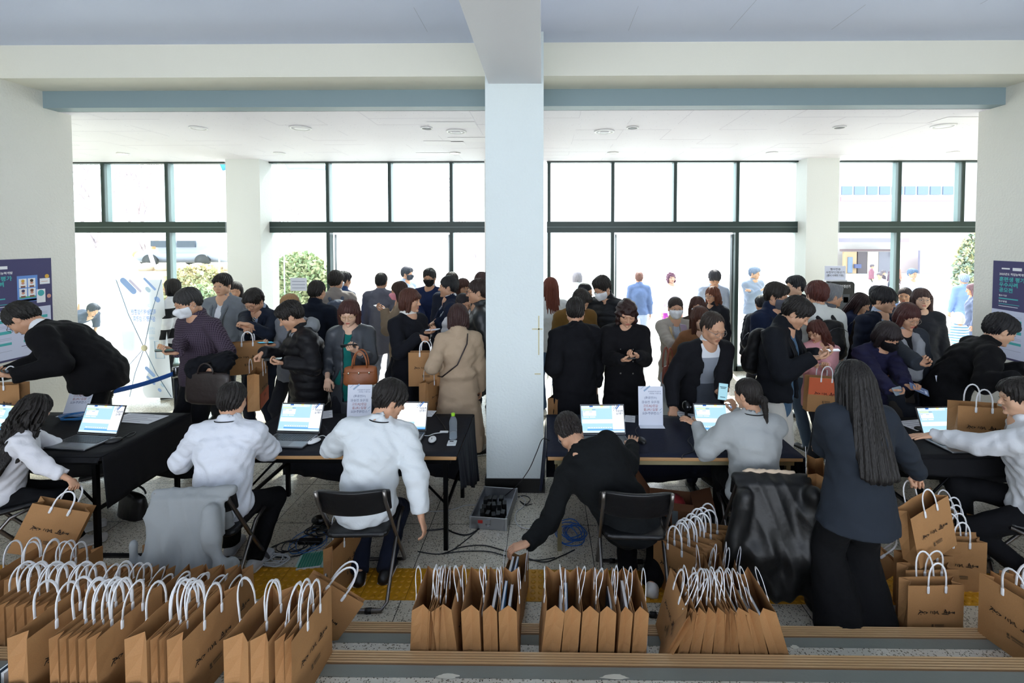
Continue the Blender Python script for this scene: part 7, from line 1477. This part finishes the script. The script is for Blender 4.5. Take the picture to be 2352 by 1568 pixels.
p = at(455, 640, 16.5); t = thing('stone_wall', 'low stone kerb wall with rocks outside the left window', 'wall', (p[0], 16.5, 0)); MB().box((-2.2, -.2, -.6), (1.6, .3, 1.25)).build('wall_body', mat('#cdb898', 'wall'), t); m = MB(); rnd = random.Random(2)
for i in range(6): m = MB(); m.ell((-1.8+.6*i, 0, 1.35), (.3, .2, .18)); m.build('rock', mat('#b8a692', 'wall'), t)
structure(MB().box((-26, 16.8, -1.2), (-8.6, 40, .95)).build('ground_bank', mat('#cfc8b8', 'wall', bs=.1)))
def car(label, px, py, Y, c, yaw):
    p = at(px, py, Y); t = thing('car', label, 'car', (p[0], Y, .95), math.radians(yaw)); P = [FL((-1.9, 0, .55), (1.9, 0, .55), (0, 1, 0), (0, 0, 1), (.85, .34), (.85, .32), k=.1), FL((-.9, 0, 1.05), (.8, 0, 1.05), (0, 1, 0), (0, 0, 1), (.72, .42), (.72, .4), k=.2)]
    sdf_obj('car_body', P, .08, mat(c, 'paint', .3), t); m = MB(); m.box((-1.0, -.8, 1.0), (-.1, -.7, 1.32)); m.box((0, -.8, 1.0), (.85, -.7, 1.32)); m.build('side_window', mat('#3c4654', 'plastic', .1), t)
    for x in (-1.2, 1.25):
        m = MB(); m.lathe([(.001, 0), (.33, 0), (.33, .2), (.001, .2)], M=Matrix.Translation((x, -.78, .33)) @ Matrix.Rotation(math.radians(90), 4, 'X')); m.build('wheel', mat('#26282c', 'plastic'), t)
car('silver car parked up the bank outside the left window', 432, 585, 24, '#9aa0b4', 4); car('orange car parked behind the silver one', 412, 566, 27, '#c98a5a', 2); car('pale car farther behind outside the left window', 470, 572, 30, '#b4bac8', 0)
p = at(180, 672, 15); t = thing('traffic_cone', 'small orange traffic cone outside the left window', 'cone', (p[0], 15, 0)); MB().lathe([(.001, 0), (.1, 0), (.1, .02), (.06, .03), (.015, .28), (.001, .29)]).build('cone_body', mat('#e0714a', 'plastic'), t)
# building across the street at right
Yq = 38; f0, f1 = at(1910, 400, Yq), at(2330, 400, Yq); t = thing('building', 'pale modern building with ribbon windows and shops across the forecourt', 'building', ((f0[0]+f1[0])/2, Yq, 0)); bw = (f1[0]-f0[0])/2+1; CT = (f0[0]+f1[0])/2
BC = mat('#b9b4b8', 'wall'); MB().box((-bw, 0, 3.6), (bw, 8, 12)).build('upper_floors', BC, t)
def bx(x0, y0, x1, y1, name, m_, dy=-.1, d=.2): a_, b_ = at(x0, y1, Yq), at(x1, y0, Yq); MB().box((a_[0]-CT, dy, a_[2]), (b_[0]-CT, dy+d, b_[2])).build(name, m_, t)
WG = mat('#6f7f9a', 'plastic', .3); PK = mat('#b58a96', 'paint')
for i in range(9): bx(1932+i*29, 428, 1956+i*29, 447, 'window', WG)
MB().box((-bw, 1.5, -.5), (bw, 8, 3.7)).build('ground_floor', mat('#cfc6c4', 'wall'), t)
bx(1930, 452, 2190, 462, 'red_band', PK); bx(1930, 547, 2062, 556, 'canopy', mat('#8a8292', 'paint'), -1.2, 1.4); bx(1930, 572, 2052, 577, 'shop_fascia', mat('#7a6468', 'paint')); bx(1936, 578, 1966, 628, 'shop_door', mat('#b99a78', 'paint')); bx(1944, 590, 1955, 626, 'shop_glass', WG, -.2); bx(1968, 578, 1990, 628, 'dark_entry', mat('#5a4f55', 'paint')); bx(2016, 578, 2060, 626, 'shop_window', mat('#7c7884', 'plastic', .3)); bx(2110, 575, 2190, 628, 'shop_window', mat('#9a9cb0', 'plastic', .3)); bx(1957, 606, 1971, 615, 'sign_board', mat('#4f5680', 'paint'), -.4)
bx(1900, 628, 2340, 634, 'kerb', mat('#a8a2a4', 'paint'), -.3); bx(1990, 578, 2016, 628, 'shop_wall', mat('#cdbfb4', 'paint')); a_ = at(2052, 583, Yq-.3); m = MB(); add_text(m, 'PARIS', .75, Matrix.Translation((a_[0]-CT+.8, -.3, a_[2])) @ Matrix.Rotation(math.radians(90), 4, 'X'), 0, offset=.01); m.build('shop_lettering', mat('#f4f4f8', 'paint'), t)
# hanging banners above the left windows
for lb, px0, py0, px1, py1, Y, c in (('pale flag hanging outside the second upper window', 258, 372, 318, 396, 12, '#b9c3e0'), ('blue banner corner beside the left window pillar', 500, 366, 524, 392, 12, '#4f9ad0'), ('light blue banner hanging above the left middle window', 650, 366, 742, 390, 12, '#a9cfe0')):
    a_, b_ = at(px0, py1, Y), at(px1, py0, Y); t = thing('street_banner', lb, 'banner', ((a_[0]+b_[0])/2, Y, a_[2])); w_ = (b_[0]-a_[0])/2; h_ = b_[2]-a_[2]; m = MB(); m.grid(lambda u, v: (-w_+2*w_*u+.12*(1-v), .03*math.sin(6*u), h_*v+.02*math.sin(5*u)), 8, 3); m.build('banner_cloth', mat(c, 'cloth'), t, solid=.004); MB().tube([(-w_, 0, h_), (w_, 0, h_)], .015).build('banner_rod', mat('#8a8f98', 'metal'), t); MB().tube([(-w_-.01, 0, h_+.02), (-w_-.01, 0, -a_[2]-.02)], .018).build('pole', mat('#d8dadf', 'paint'), t)
